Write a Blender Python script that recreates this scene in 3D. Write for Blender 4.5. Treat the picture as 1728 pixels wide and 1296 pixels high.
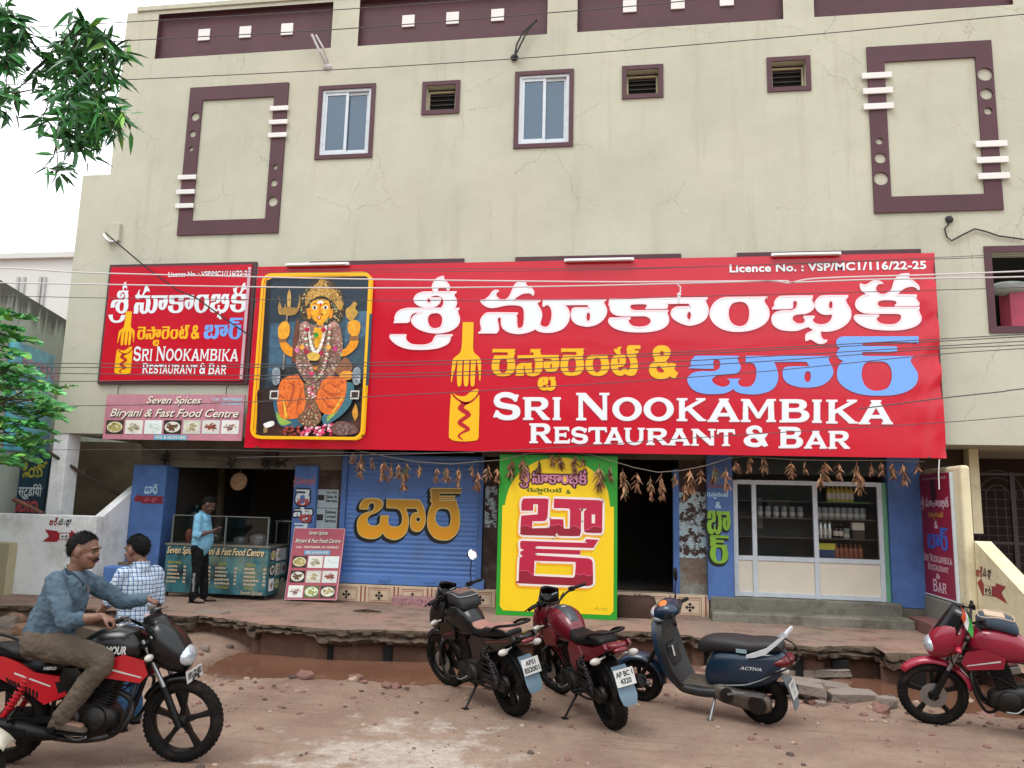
import bpy, math, random
from math import sin, cos, pi, radians, sqrt, atan2
from mathutils import Vector, Matrix, noise
from mathutils.geometry import tessellate_polygon
for o in list(bpy.data.objects): bpy.data.objects.remove(o)
SC = bpy.context.scene; COL = SC.collection
random.seed(7)
V = Vector
# ---------------------------------------------------------------- camera
CAM_H = 2.0; FPX = 1300.0; PITCH = radians(8.614); YAW = radians(8.380); ROLL = radians(1.4057)
_f = V((-sin(YAW)*cos(PITCH), cos(YAW)*cos(PITCH), sin(PITCH)))
_r = V((cos(YAW), sin(YAW), 0)); _u = _r.cross(_f)
RT = cos(ROLL)*_r + sin(ROLL)*_u; UP = -sin(ROLL)*_r + cos(ROLL)*_u; FW = _f
cam = bpy.data.cameras.new('camera'); cam.sensor_width = 36; cam.lens = 36*FPX/1728; cam.clip_end = 500; cam.clip_start = .05
camo = bpy.data.objects.new('camera', cam); COL.objects.link(camo)
camo.matrix_world = Matrix.Translation((0, 0, CAM_H)) @ Matrix((RT, UP, -FW)).transposed().to_4x4()
SC.camera = camo
# ---------------------------------------------------------------- sky, sun, exposure
SUN_EL, SUN_AZ = radians(62), radians(215)
w = bpy.data.worlds.new('World'); SC.world = w; w.use_nodes = True
nt = w.node_tree; bg = nt.nodes['Background']; bg.inputs[1].default_value = 0.1
sky = nt.nodes.new('ShaderNodeTexSky'); sky.sky_type = 'NISHITA'; sky.sun_disc = False
sky.sun_elevation = SUN_EL; sky.sun_rotation = SUN_AZ
nz = nt.nodes.new('ShaderNodeTexNoise'); nz.inputs['Scale'].default_value = 2.2; nz.inputs['Detail'].default_value = 5
cr = nt.nodes.new('ShaderNodeValToRGB'); cr.color_ramp.elements[0].color = (8.6, 9.0, 9.6, 1); cr.color_ramp.elements[1].color = (11, 11.1, 11.3, 1)
mx = nt.nodes.new('ShaderNodeMix'); mx.data_type = 'RGBA'; mx.inputs[0].default_value = 0.88
tcw = nt.nodes.new('ShaderNodeTexCoord'); sx = nt.nodes.new('ShaderNodeSeparateXYZ'); nt.links.new(tcw.outputs['Generated'], sx.inputs[0])
mr = nt.nodes.new('ShaderNodeMapRange'); mr.interpolation_type = 'SMOOTHSTEP'; mr.inputs[1].default_value = .04; mr.inputs[2].default_value = .36; mr.inputs[3].default_value = .10; mr.inputs[4].default_value = 1.25; ma = nt.nodes.new('ShaderNodeMath'); ma.operation = 'MULTIPLY_ADD'; ma.inputs[1].default_value = .3; bk = nt.nodes.new('ShaderNodeMath'); bk.operation = 'MULTIPLY'; bk.use_clamp = True; bk.inputs[1].default_value = -2; nt.links.new(sx.outputs['Y'], bk.inputs[0]); xb = nt.nodes.new('ShaderNodeMath'); xb.operation = 'MULTIPLY'; nt.links.new(sx.outputs['X'], xb.inputs[0]); nt.links.new(bk.outputs[0], xb.inputs[1]); nt.links.new(xb.outputs[0], ma.inputs[0]); nt.links.new(sx.outputs['Z'], ma.inputs[2]); nt.links.new(ma.outputs[0], mr.inputs[0])
vm = nt.nodes.new('ShaderNodeVectorMath'); vm.operation = 'SCALE'; nt.links.new(mr.outputs[0], vm.inputs['Scale'])
nt.links.new(nz.outputs['Fac'], cr.inputs[0]); nt.links.new(sky.outputs[0], mx.inputs['A']); nt.links.new(cr.outputs[0], vm.inputs[0]); nt.links.new(vm.outputs[0], mx.inputs['B'])
nt.links.new(mx.outputs['Result'], bg.inputs[0])
sl = bpy.data.lights.new('sun', 'SUN'); sl.energy = 1.0; sl.angle = radians(25); sl.color = (1, .96, .9)
so = bpy.data.objects.new('sun', sl); COL.objects.link(so)
_sd = V((sin(SUN_AZ)*cos(SUN_EL), cos(SUN_AZ)*cos(SUN_EL), sin(SUN_EL)))
so.rotation_euler = (-_sd).to_track_quat('-Z', 'Y').to_euler()
SC.view_settings.view_transform = 'Standard'; SC.view_settings.look = 'None'; SC.view_settings.gamma = 1
SC.view_settings.use_curve_mapping = False
SC.view_settings.exposure = 0.92
# ---------------------------------------------------------------- helpers
def ray(px, py):
    return RT*((px-864)/FPX) + UP*((648-py)/FPX) + FW
def F(px, py, Y):                     # point of the upright plane y = Y seen at a photo pixel
    d = ray(px, py); t = Y/d.y
    return V((d.x*t, Y, CAM_H+d.z*t))
def G(px, py, z=0.0):                 # point of the level plane z seen at a photo pixel
    d = ray(px, py); t = (z-CAM_H)/d.z
    return V((d.x*t, d.y*t, z))
def FX(px, py, X):                    # point of the upright plane x = X
    d = ray(px, py); t = X/d.x
    return V((X, d.y*t, CAM_H+d.z*t))
def srgb(h):
    if isinstance(h, str):
        h = h.lstrip('#'); c = [int(h[i:i+2], 16)/255 for i in (0, 2, 4)]
        return tuple(x/12.92 if x <= .04045 else ((x+.055)/1.055)**2.4 for x in c)
    return tuple(h)
MATS = {}
def mat(name, col, rough=.6, metal=0, var=.0, vs=3., bump=0, bs=30., spec=.5, col2=None, coat=0, alpha=1, trans=0, dirt=None, dirt_amt=0.3, dirt_s=1.5):
    if name in MATS: return MATS[name]
    m = bpy.data.materials.new(name); m.use_nodes = True; MATS[name] = m
    nt = m.node_tree; b = nt.nodes['Principled BSDF']
    c = srgb(col); b.inputs['Base Color'].default_value = (*c, 1)
    b.inputs['Roughness'].default_value = rough; b.inputs['Metallic'].default_value = metal
    b.inputs['Specular IOR Level'].default_value = spec; b.inputs['Coat Weight'].default_value = coat
    b.inputs['Coat Roughness'].default_value = .08
    if trans: b.inputs['Transmission Weight'].default_value = trans
    if alpha < 1: b.inputs['Alpha'].default_value = alpha
    N = nt.nodes.new; L = nt.links.new
    tc = N('ShaderNodeTexCoord') if (var or bump or dirt) else None
    out = None
    if var or col2:
        if tc is None: tc = N('ShaderNodeTexCoord')
        n = N('ShaderNodeTexNoise'); n.inputs['Scale'].default_value = vs; n.inputs['Detail'].default_value = 6; n.inputs['Roughness'].default_value = .62
        L(tc.outputs['Object'], n.inputs['Vector'])
        r = N('ShaderNodeValToRGB'); r.color_ramp.elements[0].position = .3; r.color_ramp.elements[1].position = .7
        a = c; z = srgb(col2) if col2 else c
        lo = tuple(x*(1-var) for x in a); hi = tuple(min(1, x*(1+var)) for x in z)
        r.color_ramp.elements[0].color = (*lo, 1); r.color_ramp.elements[1].color = (*hi, 1)
        L(n.outputs['Fac'], r.inputs[0]); out = r.outputs[0]
    if dirt:
        n2 = N('ShaderNodeTexNoise'); n2.inputs['Scale'].default_value = dirt_s; n2.inputs['Detail'].default_value = 9; n2.inputs['Roughness'].default_value = .7
        L(tc.outputs['Object'], n2.inputs['Vector'])
        mr = N('ShaderNodeMapRange'); mr.inputs[1].default_value = .48; mr.inputs[2].default_value = .72; mr.inputs[3].default_value = 0; mr.inputs[4].default_value = dirt_amt
        L(n2.outputs['Fac'], mr.inputs[0])
        mi = N('ShaderNodeMix'); mi.data_type = 'RGBA'; L(mr.outputs[0], mi.inputs[0])
        if out: L(out, mi.inputs['A'])
        else: mi.inputs['A'].default_value = (*c, 1)
        mi.inputs['B'].default_value = (*srgb(dirt), 1); out = mi.outputs['Result']
    if out: L(out, b.inputs['Base Color'])
    if bump:
        n3 = N('ShaderNodeTexNoise'); n3.inputs['Scale'].default_value = bs; n3.inputs['Detail'].default_value = 5
        L(tc.outputs['Object'], n3.inputs['Vector'])
        bu = N('ShaderNodeBump'); bu.inputs['Strength'].default_value = bump; bu.inputs['Distance'].default_value = .02
        L(n3.outputs['Fac'], bu.inputs['Height']); L(bu.outputs[0], b.inputs['Normal'])
        if coat: L(bu.outputs[0], b.inputs['Coat Normal'])
    return m
class MB:
    def __init__(s): s.v = []; s.f = []; s.m = []; s.mi = 0; s.M = None
    def add(s, vs, fs):
        n = len(s.v)
        for p in vs:
            p = V(p); s.v.append(s.M @ p if s.M else p)
        for f in fs: s.f.append([i+n for i in f]); s.m.append(s.mi)
    def box(s, x0, x1, y0, y1, z0, z1):
        s.add([(x0,y0,z0),(x1,y0,z0),(x1,y1,z0),(x0,y1,z0),(x0,y0,z1),(x1,y0,z1),(x1,y1,z1),(x0,y1,z1)],
              [(3,2,1,0),(4,5,6,7),(0,1,5,4),(1,2,6,5),(2,3,7,6),(3,0,4,7)])
    def cbox(s, c, sz, R=None):
        hx, hy, hz = sz[0]/2, sz[1]/2, sz[2]/2; c = V(c)
        P = [V((a*hx, b*hy, d*hz)) for d in (-1,1) for a, b in ((-1,-1),(1,-1),(1,1),(-1,1))]
        if R: P = [R @ p for p in P]
        s.add([c+p for p in P], [(3,2,1,0),(4,5,6,7),(0,1,5,4),(1,2,6,5),(2,3,7,6),(3,0,4,7)])
    def quad(s, a, b, c, d): s.add([a,b,c,d], [(0,1,2,3)])
    def loft(s, rings, caps=True, close=True):
        n = len(rings[0]); vs = [p for r in rings for p in r]; fs = []
        for i in range(len(rings)-1):
            for j in range(n if close else n-1):
                k = (j+1) % n; fs.append((i*n+j, i*n+k, (i+1)*n+k, (i+1)*n+j))
        if caps: fs.append(tuple(reversed(range(n)))); fs.append(tuple((len(rings)-1)*n+j for j in range(n)))
        s.add(vs, fs)
    def tube(s, pts, r, n=8, caps=True, closed=False, flat=1.0, up=None):
        pts = [V(p) for p in pts]; m = len(pts); rr = r if isinstance(r, (list, tuple)) else [r]*m
        rings = []; pu = up
        for i, p in enumerate(pts):
            if closed: t = pts[(i+1) % m]-pts[i-1]
            else: t = pts[min(i+1, m-1)]-pts[max(i-1, 0)]
            if t.length < 1e-9: t = V((0,0,1))
            t.normalize()
            if pu is None: pu = V((0,0,1)) if abs(t.z) < .9 else V((1,0,0))
            a = pu - t*pu.dot(t)
            if a.length < 1e-6: a = t.orthogonal()
            a.normalize(); b = t.cross(a)
            if up is None: pu = a
            rings.append([p + (a*cos(2*pi*k/n)*flat + b*sin(2*pi*k/n))*rr[i] for k in range(n)])
        if closed: rings.append(rings[0]); 
        s.loft(rings, caps=caps and not closed)
    def cyl(s, p0, p1, r0, r1=None, n=16): s.tube([p0, p1], [r0, r0 if r1 is None else r1], n)
    def lathe(s, c, axis, prof, n=24, a0=0, a1=2*pi):   # prof: (radius, along)
        c = V(c); ax = V(axis).normalized(); a = ax.orthogonal().normalized(); b = ax.cross(a); full = abs(a1-a0-2*pi) < 1e-6
        k = n if full else n+1
        rings = [[c+ax*h+(a*cos(a0+(a1-a0)*j/n)+b*sin(a0+(a1-a0)*j/n))*r for j in range(k)] for r, h in prof]
        s.loft(rings, caps=False, close=full)
    def ell(s, c, r, n=12, m=8, R=None):
        c = V(c); rings = []
        for i in range(1, m):
            th = pi*i/m; rings.append([V((r[0]*sin(th)*cos(2*pi*j/n), r[1]*sin(th)*sin(2*pi*j/n), -r[2]*cos(th))) for j in range(n)])
        vs = [V((0,0,-r[2]))]+[p for q in rings for p in q]+[V((0,0,r[2]))]
        if R: vs = [R @ p for p in vs]
        fs = []
        for j in range(n): fs.append((0, 1+(j+1) % n, 1+j))
        for i in range(m-2):
            for j in range(n):
                a = 1+i*n; k = (j+1) % n; fs.append((a+j, a+k, a+n+k, a+n+j))
        L = len(vs)-1; a = 1+(m-2)*n
        for j in range(n): fs.append((a+j, a+(j+1) % n, L))
        s.add([c+p for p in vs], fs)
    def poly(s, pts, holes=(), mp=None):                # 2-D outline with holes -> flat faces through mp(u, v)
        loops = [[V((p[0], p[1], 0)) for p in pts]]+[[V((p[0], p[1], 0)) for p in h] for h in holes]
        tris = tessellate_polygon(loops); flat = [p for l in loops for p in l]
        mp = mp or (lambda u, v: V((u, v, 0)))
        out = []
        for t in tris:
            a, b, c = (flat[i] for i in t)
            if (b-a).cross(c-a).z < 0: t = (t[0], t[2], t[1])
            out.append(t)
        s.add([mp(p.x, p.y) for p in flat], out)
    def prism(s, pts, y0, y1, mp=None, holes=()):       # outline (u,v) extruded along the third axis
        mp = mp or (lambda u, v, y: V((u, y, v)))
        s.poly(pts, holes, lambda u, v: mp(u, v, y0)); 
        n0 = len(s.f); s.poly(pts, holes, lambda u, v: mp(u, v, y1))
        for i in range(n0, len(s.f)): s.f[i] = s.f[i][::-1]
        for l in [pts]+list(holes):
            n = len(l); s.add([mp(p[0], p[1], y0) for p in l]+[mp(p[0], p[1], y1) for p in l],
                              [(j, (j+1) % n, n+(j+1) % n, n+j) for j in range(n)])
    def build(s, name, ms, parent=None, smooth=False, bevel=0, world=False, fix=True, sub=0, auto=None):
        me = bpy.data.meshes.new(name); me.from_pydata([tuple(p) for p in s.v], [], s.f)
        for m in (ms if isinstance(ms, (list, tuple)) else [ms]): me.materials.append(m)
        me.polygons.foreach_set('material_index', s.m)
        me.polygons.foreach_set('use_smooth', [bool(smooth)]*len(me.polygons))
        me.update()
        if fix:
            import bmesh
            bm = bmesh.new(); bm.from_mesh(me); bmesh.ops.recalc_face_normals(bm, faces=bm.faces); bm.to_mesh(me); bm.free()
        if smooth and auto: me.set_sharp_from_angle(angle=radians(auto))
        o = bpy.data.objects.new(name, me); COL.objects.link(o)
        if bevel:
            b = o.modifiers.new('b', 'BEVEL'); b.width = bevel; b.segments = 2; b.limit_method = 'ANGLE'
        if sub:
            b = o.modifiers.new('s', 'SUBSURF'); b.levels = sub; b.render_levels = sub
        if parent is not None:
            o.parent = parent
            if world: o.matrix_parent_inverse = PINV[parent.name]
        return o
PINV = {}
def tag(o, label, cat, group=None, kind=None):
    if label: o['label'] = label
    if cat: o['category'] = cat
    if group: o['group'] = group
    if kind: o['kind'] = kind
    return o
def thing(name, label, cat, loc=(0,0,0), rz=0, group=None, rx=0):
    o = bpy.data.objects.new(name, None); COL.objects.link(o); o.empty_display_size = .1
    o.location = loc; o.rotation_euler = (rx, 0, rz)
    PINV[o.name] = (Matrix.Translation(loc) @ Matrix.Rotation(rz, 4, 'Z') @ Matrix.Rotation(rx, 4, 'X')).inverted()
    return tag(o, label, cat, group)
def struct(o): o['kind'] = 'structure'; return o
# traced outlines: "x,y x,y! ..." in crop pixels; '!' keeps a corner
def parse(s, x0=0, y0=0, sc=1):
    out = []
    for t in s.split():
        c = t.endswith('!'); a, b = t.rstrip('!').split(',')
        out.append((x0+float(a)/sc, y0+float(b)/sc, c))
    return out
def smooth2(P, n=4):
    N = len(P); out = []
    for i in range(N):
        p1, p2 = P[i], P[(i+1) % N]
        if p1[2] and p2[2]: out.append((p1[0], p1[1])); continue
        p0 = P[i-1] if not p1[2] else p1; p3 = P[(i+2) % N] if not p2[2] else p2
        for k in range(n):
            t = k/n; q = []
            for d in (0, 1):
                a, b, c, e = p0[d], p1[d], p2[d], p3[d]
                q.append(.5*(2*b+(c-a)*t+(2*a-5*b+4*c-e)*t*t+(3*b-a-3*c+e)*t**3))
            out.append(tuple(q))
    return out
def trace(s, x0, y0, sc, Y, n=4):      # outline on the upright plane y = Y -> (x, z)
    r = []
    for x, y in smooth2(parse(s, x0, y0, sc), n):
        p = F(x, y, Y); r.append((p.x, p.z))
    return r
def text2d(body, bold=.0, shear=0, spacing=1.0):
    c = bpy.data.curves.new('t', 'FONT'); c.body = body; c.offset = bold; c.shear = shear; c.resolution_u = 3; c.space_character = spacing
    o = bpy.data.objects.new('t', c); m = bpy.data.meshes.new_from_object(o)
    vs = [(v.co.x, v.co.y) for v in m.vertices]; fs = [list(p.vertices) for p in m.polygons]
    bpy.data.objects.remove(o); bpy.data.curves.remove(c); bpy.data.meshes.remove(m)
    par = list(range(len(vs)))
    def fd(i):
        while par[i] != i: par[i] = par[par[i]]; i = par[i]
        return i
    for f in fs:
        for i in f[1:]: par[fd(i)] = fd(f[0])
    ids = {}; lay = [ids.setdefault(fd(i), len(ids)) % 6 for i in range(len(vs))]
    return vs, fs, lay
def put_text(mb, body, mp, u0, u1, v0, v1, bold=.02, shear=0, keep=False, spacing=1.0):
    """text filling the box u0..u1, v0..v1 of the surface mp(u, v, height)"""
    vs, fs, lay = text2d(body, bold, shear, spacing)
    if not vs: return
    xa, xb = min(v[0] for v in vs), max(v[0] for v in vs); ya, yb = min(v[1] for v in vs), max(v[1] for v in vs)
    su = (u1-u0)/(xb-xa); sv = (v1-v0)/(yb-ya)
    if keep: su = sv = min(abs(su), abs(sv))
    n = len(mb.v)
    mb.add([mp(u0+(x-xa)*su, v0+(y-ya)*sv, l*.00035) for (x, y), l in zip(vs, lay)], fs)
def wallmap(Y, off=.004):
    return lambda u, v, h=0: V((u, Y-off-h, v))
def ribbon(mb, pts, wd, mp, closed=True):   # a brushed line of width wd on the surface mp
    n = len(pts); A = []; B = []
    nr = (mp(1, 0)-mp(0, 0)).cross(mp(0, 1)-mp(0, 0)).normalized()
    for i in range(n):
        p = pts[i]; q = pts[(i+1) % n] if closed or i < n-1 else p; o = pts[i-1] if closed or i > 0 else p
        dx, dy = q[0]-o[0], q[1]-o[1]; l = sqrt(dx*dx+dy*dy) or 1
        A.append((p[0]-dy/l*wd, p[1]+dx/l*wd)); B.append((p[0]+dy/l*wd, p[1]-dx/l*wd))
    for i in range(n if closed else n-1):
        j = (i+1) % n; h = nr*(.00025*(i % 7))
        mb.add([mp(*A[i])+h, mp(*A[j])+h, mp(*B[j])+h, mp(*B[i])+h], [(0, 1, 2, 3)])
# ---------------------------------------------------------------- traced lettering (outline, holes) in photo crop pixels
YB = 11.80                                       # plane of the big banner
def T(s, crop, Y=YB, n=4): return trace(s, crop[0], crop[1], crop[2], Y, n)
def shift(P, dx, dy): return [(a+dx, b+dy) for a, b in P]
K1, K2, K3, K4, K5, K6, K7 = (640,450,8.64), (800,450,8.64), (980,450,8.64), (1160,450,8.64), (1360,450,8.64), (1150,550,8.64), (1360,550,8.64)
KF, KG, KY1, KY2, KS, KB = (740,540,10.8), (740,640,10.8), (820,570,10.8), (980,560,9.6), (590,810,8.64), (860,820,9.6)
def cx(s, dx, dy=0):                             # re-base a crop string by dx, dy
    o = []
    for t in s.split():
        c = '!' if t.endswith('!') else ''; a, b = t.rstrip('!').split(','); o.append('%g,%g%s' % (float(a)+dx, float(b)+dy, c))
    return ' '.join(o)
WHITE = []   # list of (outer, [holes])
WHITE.append((T("938,145! 945,190 985,235 1020,280 1022,320 1010,345! 995,335! 980,312 930,295 875,305 852,330 848,370! 1130,372! 1092,400 1095,440 1120,480 1125,540 1110,580 1090,612! 1170,612! 1142,640 1150,690 1168,750 1165,810 1130,870 1050,925 930,960 810,965 680,945 560,895 490,830 475,780 500,730 560,690 632,660! 560,662 490,680 455,720 440,790 415,812! 215,815! 235,790 235,740 260,680 320,635 420,612! 905,610! 940,560 945,500 920,450 870,420 800,418 730,445 695,480 698,515 722,535 752,525 760,495 745,470 730,460! 893,458! 895,490 870,540 810,580 720,592 620,580 550,545 513,495 525,440 570,400 640,375! 800,372! 785,330 780,290 795,240 830,190 880,160", K1),
    [T("820,670 880,680 925,730 930,800 905,875 850,905 780,905 730,870 703,800 710,730 750,685", K1)]))
WHITE.append((T("165,997! 395,997! 383,1030 400,1085 470,1135 590,1150 700,1140 775,1105 805,1050 835,1005! 1075,997! 1035,1025 1030,1070 990,1125 880,1175 740,1200 590,1205 430,1195 290,1150 200,1085 162,1030", K1), []))
_a = "62,965! 330,965! 355,920 350,850 338,790 345,745 370,735 398,745 402,790 405,850 440,910 520,955 640,975 760,960 850,930 893,905! 950,940 1060,958 1180,945 1290,900 1360,820 1388,720 1375,640 1340,590 1285,555! 1640,553 1670,575 1685,607! 1470,607 1430,650 1420,710 1440,780 1500,835 1590,862 "
_b = cx("30,860 100,868 200,850 290,800 350,730 375,650 360,590 330,520 375,482!", 1555.2)
_c = " 1005,490! 1005,590! 1040,560 1090,560 1130,610 1142,690 1130,790 1090,870 1030,890 980,870 958,840 970,780 985,710 970,640 935,580 920,530 975,492! 565,492! 620,440 700,395 780,380 830,388 862,420! 868,370 840,325 780,290 750,255 750,222! 650,228 600,270 565,340 530,420 500,460 455,490! 375,488! 325,440 318,390 360,355! 310,348 270,375 230,430 160,490! 95,495! 130,540 190,580 270,597 370,580 480,558 600,555 690,575 730,620 738,700 735,800 715,880 665,908 630,890 620,830 618,750 610,715 640,680! 240,677 160,700 110,760 100,830 115,900 100,950"
WHITE.append((T(_a+_b+_c, K2), [T("110,660 140,680 147,730 138,785 110,802 82,785 73,730 85,680", K3)]))
WHITE.append((T("415,478! "+cx("295,458! 258,490 270,540 295,600 295,670 265,750 190,810 90,845 0,850", 1555.2)+" 1430,805 1350,750 1320,690 1340,630 1395,595! 1600,590! 1590,555 1555,532 1245,537! 1262,570 1250,607! 945,612! 970,590 972,565 935,540 790,542 735,550 710,590 735,630 800,648! 1275,643! 1252,675 1270,730 1278,790 1250,850 1170,905 1030,940 860,950 690,942 540,910 450,860 410,800 425,755! 728,750! 690,780 695,820 750,870 850,888 950,875 1015,835 1030,790 1010,750 950,718 850,714 620,717 500,695 440,640 433,580 440,560! 415,575!", K3),
    [T("1580,645 1610,670 1618,715 1605,765 1578,788 1550,765 1538,715 1552,670", K3)]))
WHITE.append((T("1165,448! 1115,475 1120,530 1165,600 1185,680 1165,770 1090,850 960,910 800,940 650,938 500,900 390,820 335,720 345,620 400,530 480,475 560,455!", K4), [T("760,503 840,520 895,580 912,680 895,790 840,860 750,880 670,855 610,790 588,690 605,590 660,525", K4)]))
WHITE.append((T("1230,615! 1500,608 1525,580 1530,515 1565,490 1600,510 1605,560 1580,615 1520,645 1400,650 1300,670 1245,720 1235,790 1270,860 1350,910 1480,930 1600,925 1700,890 "+cx("35,870! 80,900 130,920! 60,960 5,995 -2,1078! 60,1055 110,1075 170,1110 230,1118 280,1100 305,1080! 250,1070 215,1030 205,980 205,935! 330,938 450,910 560,850 630,770 648,690 630,610 580,530 570,480 612,428! 270,430 190,455 140,520 140,590 190,660 280,695 390,685! 380,760 320,830 220,855 130,835 88,790 95,755 125,728!", 1728)+" 1685,730! 1715,760 1715,810 1670,838 1600,838 1540,800 1518,755 1550,705 1640,685 "+cx("-20,682 60,650 105,600 105,550 75,490 95,432!", 1728)+" 1400,438 1320,460 1275,520 1272,580", K4),
    [T("358,492 390,515 398,560 385,610 358,622 330,605 320,560 332,515", K5)]))
WHITE.append((T("720,712! 1065,712! 1022,745 1025,790 1080,835 1190,855 1300,845 1370,800 1395,750 1380,700 1300,680 930,678 820,660 745,610 725,545 755,480 840,425 925,418! 850,375 800,320 793,255! 850,275 900,260 980,215 1050,215 1115,245! 1050,250 1010,300 1015,360 1070,405 1140,412 1210,380 1255,330 1275,260 1310,180 1380,120 1500,108! 1485,150 1520,190 1600,250 1640,300 1638,345! 1600,300 1530,285 1440,305 1370,355 1300,415! 1610,418! 1590,450 1600,480 1640,535 1635,565! 1290,570! 1325,550 1320,510 1270,485 1150,480 1060,495 1030,540 1060,590 1120,603! 1655,598! 1632,625 1645,680 1670,745 1650,810 1570,870 1420,910 1250,922 1080,915 920,895 790,840 720,780 705,740", K5), []))
BLUE = [(T("90,618! 440,625 465,600 465,515 510,490 555,510 565,570 540,630 460,660 300,660 180,680 100,740 85,800 120,880 200,950 330,990 480,995 620,985 710,950 755,920! 800,960 900,990 1060,1000 1200,980 1320,930 1390,840 1410,730 1390,630 1350,528! 1765,522 1830,540 1859,590! 1540,595 1480,650 1475,720 1500,790 1570,850 1700,890 "+cx("0,900 100,895 220,870 330,800 395,700 385,610 340,520 330,480 360,440!", 1814.4)+" 935,437! 935,545! 1040,545 1080,600 1092,680 1075,790 1020,870 940,890 860,875 825,825 835,790 865,770! 660,770! 700,800 700,845 650,880 580,885 490,850 445,800 470,750 560,715 720,705 820,680 860,630 860,580 825,510 820,470 840,437! 260,437 180,460 135,520 135,590", K6), [T("25,660 60,680 70,735 55,800 25,820 -10,800 -25,740 -10,680", K7)]),
        (T("600,152! 1640,152! 1640,260! 1540,240 1300,238 870,245 820,262 835,292 900,297! 1325,297! 1325,378! 870,380 820,400 825,430 880,440! 1590,440! 1530,480 1530,530 1580,610 1625,690 1625,800 1570,890 1460,960 1300,1005 1100,1018 880,1010 700,970 550,890 465,790 450,690 465,610 500,550 545,515! 490,485 450,440 445,395 460,360 495,330! 455,300 440,260 450,200 510,160", K7), [T("1010,520 1140,525 1220,590 1250,700 1235,820 1180,910 1060,945 950,935 860,870 815,760 812,660 840,570 900,525", K7)])]
FORK = [(T("443,42! 640,42! 637,300 632,520 660,605 730,665 768,720 778,800 775,950 765,1105! 745,1105! 735,980 700,735! 690,735! 680,800 668,1000 660,1140 645,1205 600,1205 587,1140 585,1000 592,735! 565,735! 555,950 545,1140 525,1205 480,1205 463,1140 460,950 468,735! 440,735! 430,950 420,1140 400,1205 355,1205 340,1120 338,950 352,735! 335,735! 300,900 265,1020 245,1135! 230,1130! 235,1000 245,850 260,730 310,670 380,615 415,540 430,400 438,200", KF), []),
        (T("230,255! 300,345 420,430 520,455 640,395 745,280! 745,600 735,900 725,1080 650,1120 460,1135 270,1115 190,1060! 200,700", KG), []),
        (T("270,250! 330,290 420,312 500,300 560,250 620,205 680,180 725,185 728,215 690,300 620,370 540,408 460,405 380,370 310,310", KG), [])]
WAVE = [(T("395,400! 405,450 365,490 360,550 420,600 500,650! 430,700 365,750 350,800 390,850 500,910! 430,955 365,1000 355,1050 400,1090 465,1115! 400,1050 395,1020 460,980 560,940 575,900 540,860 430,785! 500,735 580,680 590,630 550,580 460,525! 490,480 580,420!", KG), []),
        (T("240,268! 300,330 390,400 480,425 590,400 690,310 735,240! 745,280! 640,395 520,455 420,430 300,345", KG), [])]
_re = "120,208! 545,208! 520,240 530,290 510,325 525,330! 505,345 510,370 530,460 530,560 490,640 420,685 310,700 200,685 130,610 108,520 120,420 150,345 150,325! 395,325! 405,290 390,265! 150,265 125,290!"
_rh = "320,380 370,390 390,450 395,530 370,620 320,648 265,630 240,560 245,460 270,395"
YEL = [(T(_re, KY1), [T(_rh, KY1)]), (T(cx(_re, 1252, -8), KY1), [T(cx(_rh, 1252, -8), KY1)]),
       (T("580,325! 870,320! 870,280 845,260 815,285! 812,210! 1005,208! 985,240 1010,318! 1330,318! 1318,360 1335,430 1330,520 1280,600 1190,628 1110,610 1060,550 1050,490 1070,430 1090,422! 1200,420! 1190,385! 1035,375! 1040,450 1030,550 990,650 900,695 820,698 745,670 715,600 715,530 700,510 688,540 690,620 690,690! 540,692! 555,640 550,560 580,500 640,465! 840,462! 830,500 838,570 845,630 860,645 885,610 900,520 900,430 880,378! 620,375 580,400!", KY1), [T("1190,460 1208,520 1190,575 1170,520", KY1)]),
       (T("1270,718! 1255,740 1270,800 1275,870 1250,930 1190,962 1140,960 1110,945! 1070,962 1000,940 955,880 948,820 970,750 1020,720! 1120,720 1135,760 1130,820 1100,855 1040,865 1045,900 1080,912 1095,890 1100,870! 1140,870! 1145,900 1165,910 1185,870 1185,800 1170,760 1145,770! 1145,718!", KY1), [T("1050,750 1055,790 1045,820 1040,780", KY1)]),
       (T("450,375! 435,400 440,440 460,520 455,600 410,670 330,710 240,712 150,680 90,600 78,520 95,440 140,390 190,378!", KY2), [T("265,415 315,440 335,530 325,610 270,665 215,630 193,540 205,450", KY2)]),
       (T("545,275! 580,285 610,250 670,245! 640,275 640,320 650,360 720,370! 725,420 725,500 690,555 610,575 610,615 640,635 675,615 685,590! 740,590! 745,620 765,625 795,590 805,520 795,450 770,420! 745,370 755,330 745,280 760,235 790,220! 965,222! 965,280! 940,275 880,278 865,290 880,305! 935,305! 930,345! 870,350 870,365 900,375 895,420 920,500 920,590 890,680 820,715 750,700 715,680! 660,712 590,700 520,640 488,550 500,450 550,385 600,370! 570,345 545,310", KY2), [T("615,425 632,460 625,505 612,520 602,490 603,450", KY2)])]
AMP = [(T("1310,222 1390,235 1445,290 1450,350 1425,420 1380,465! 1425,535! 1440,505! 1535,520! 1535,560 1510,605! 1575,670! 1530,750! 1490,745 1445,715! 1390,750 1300,765 1200,745 1130,690 1108,600 1135,530 1205,465! 1175,400 1170,340 1185,280 1240,235", KY2), [T("1315,310 1350,335 1345,370 1315,400 1285,370 1283,330", KY2), T("1265,540! 1360,640! 1320,665 1260,655 1225,610 1240,565", KY2)])]
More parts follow.
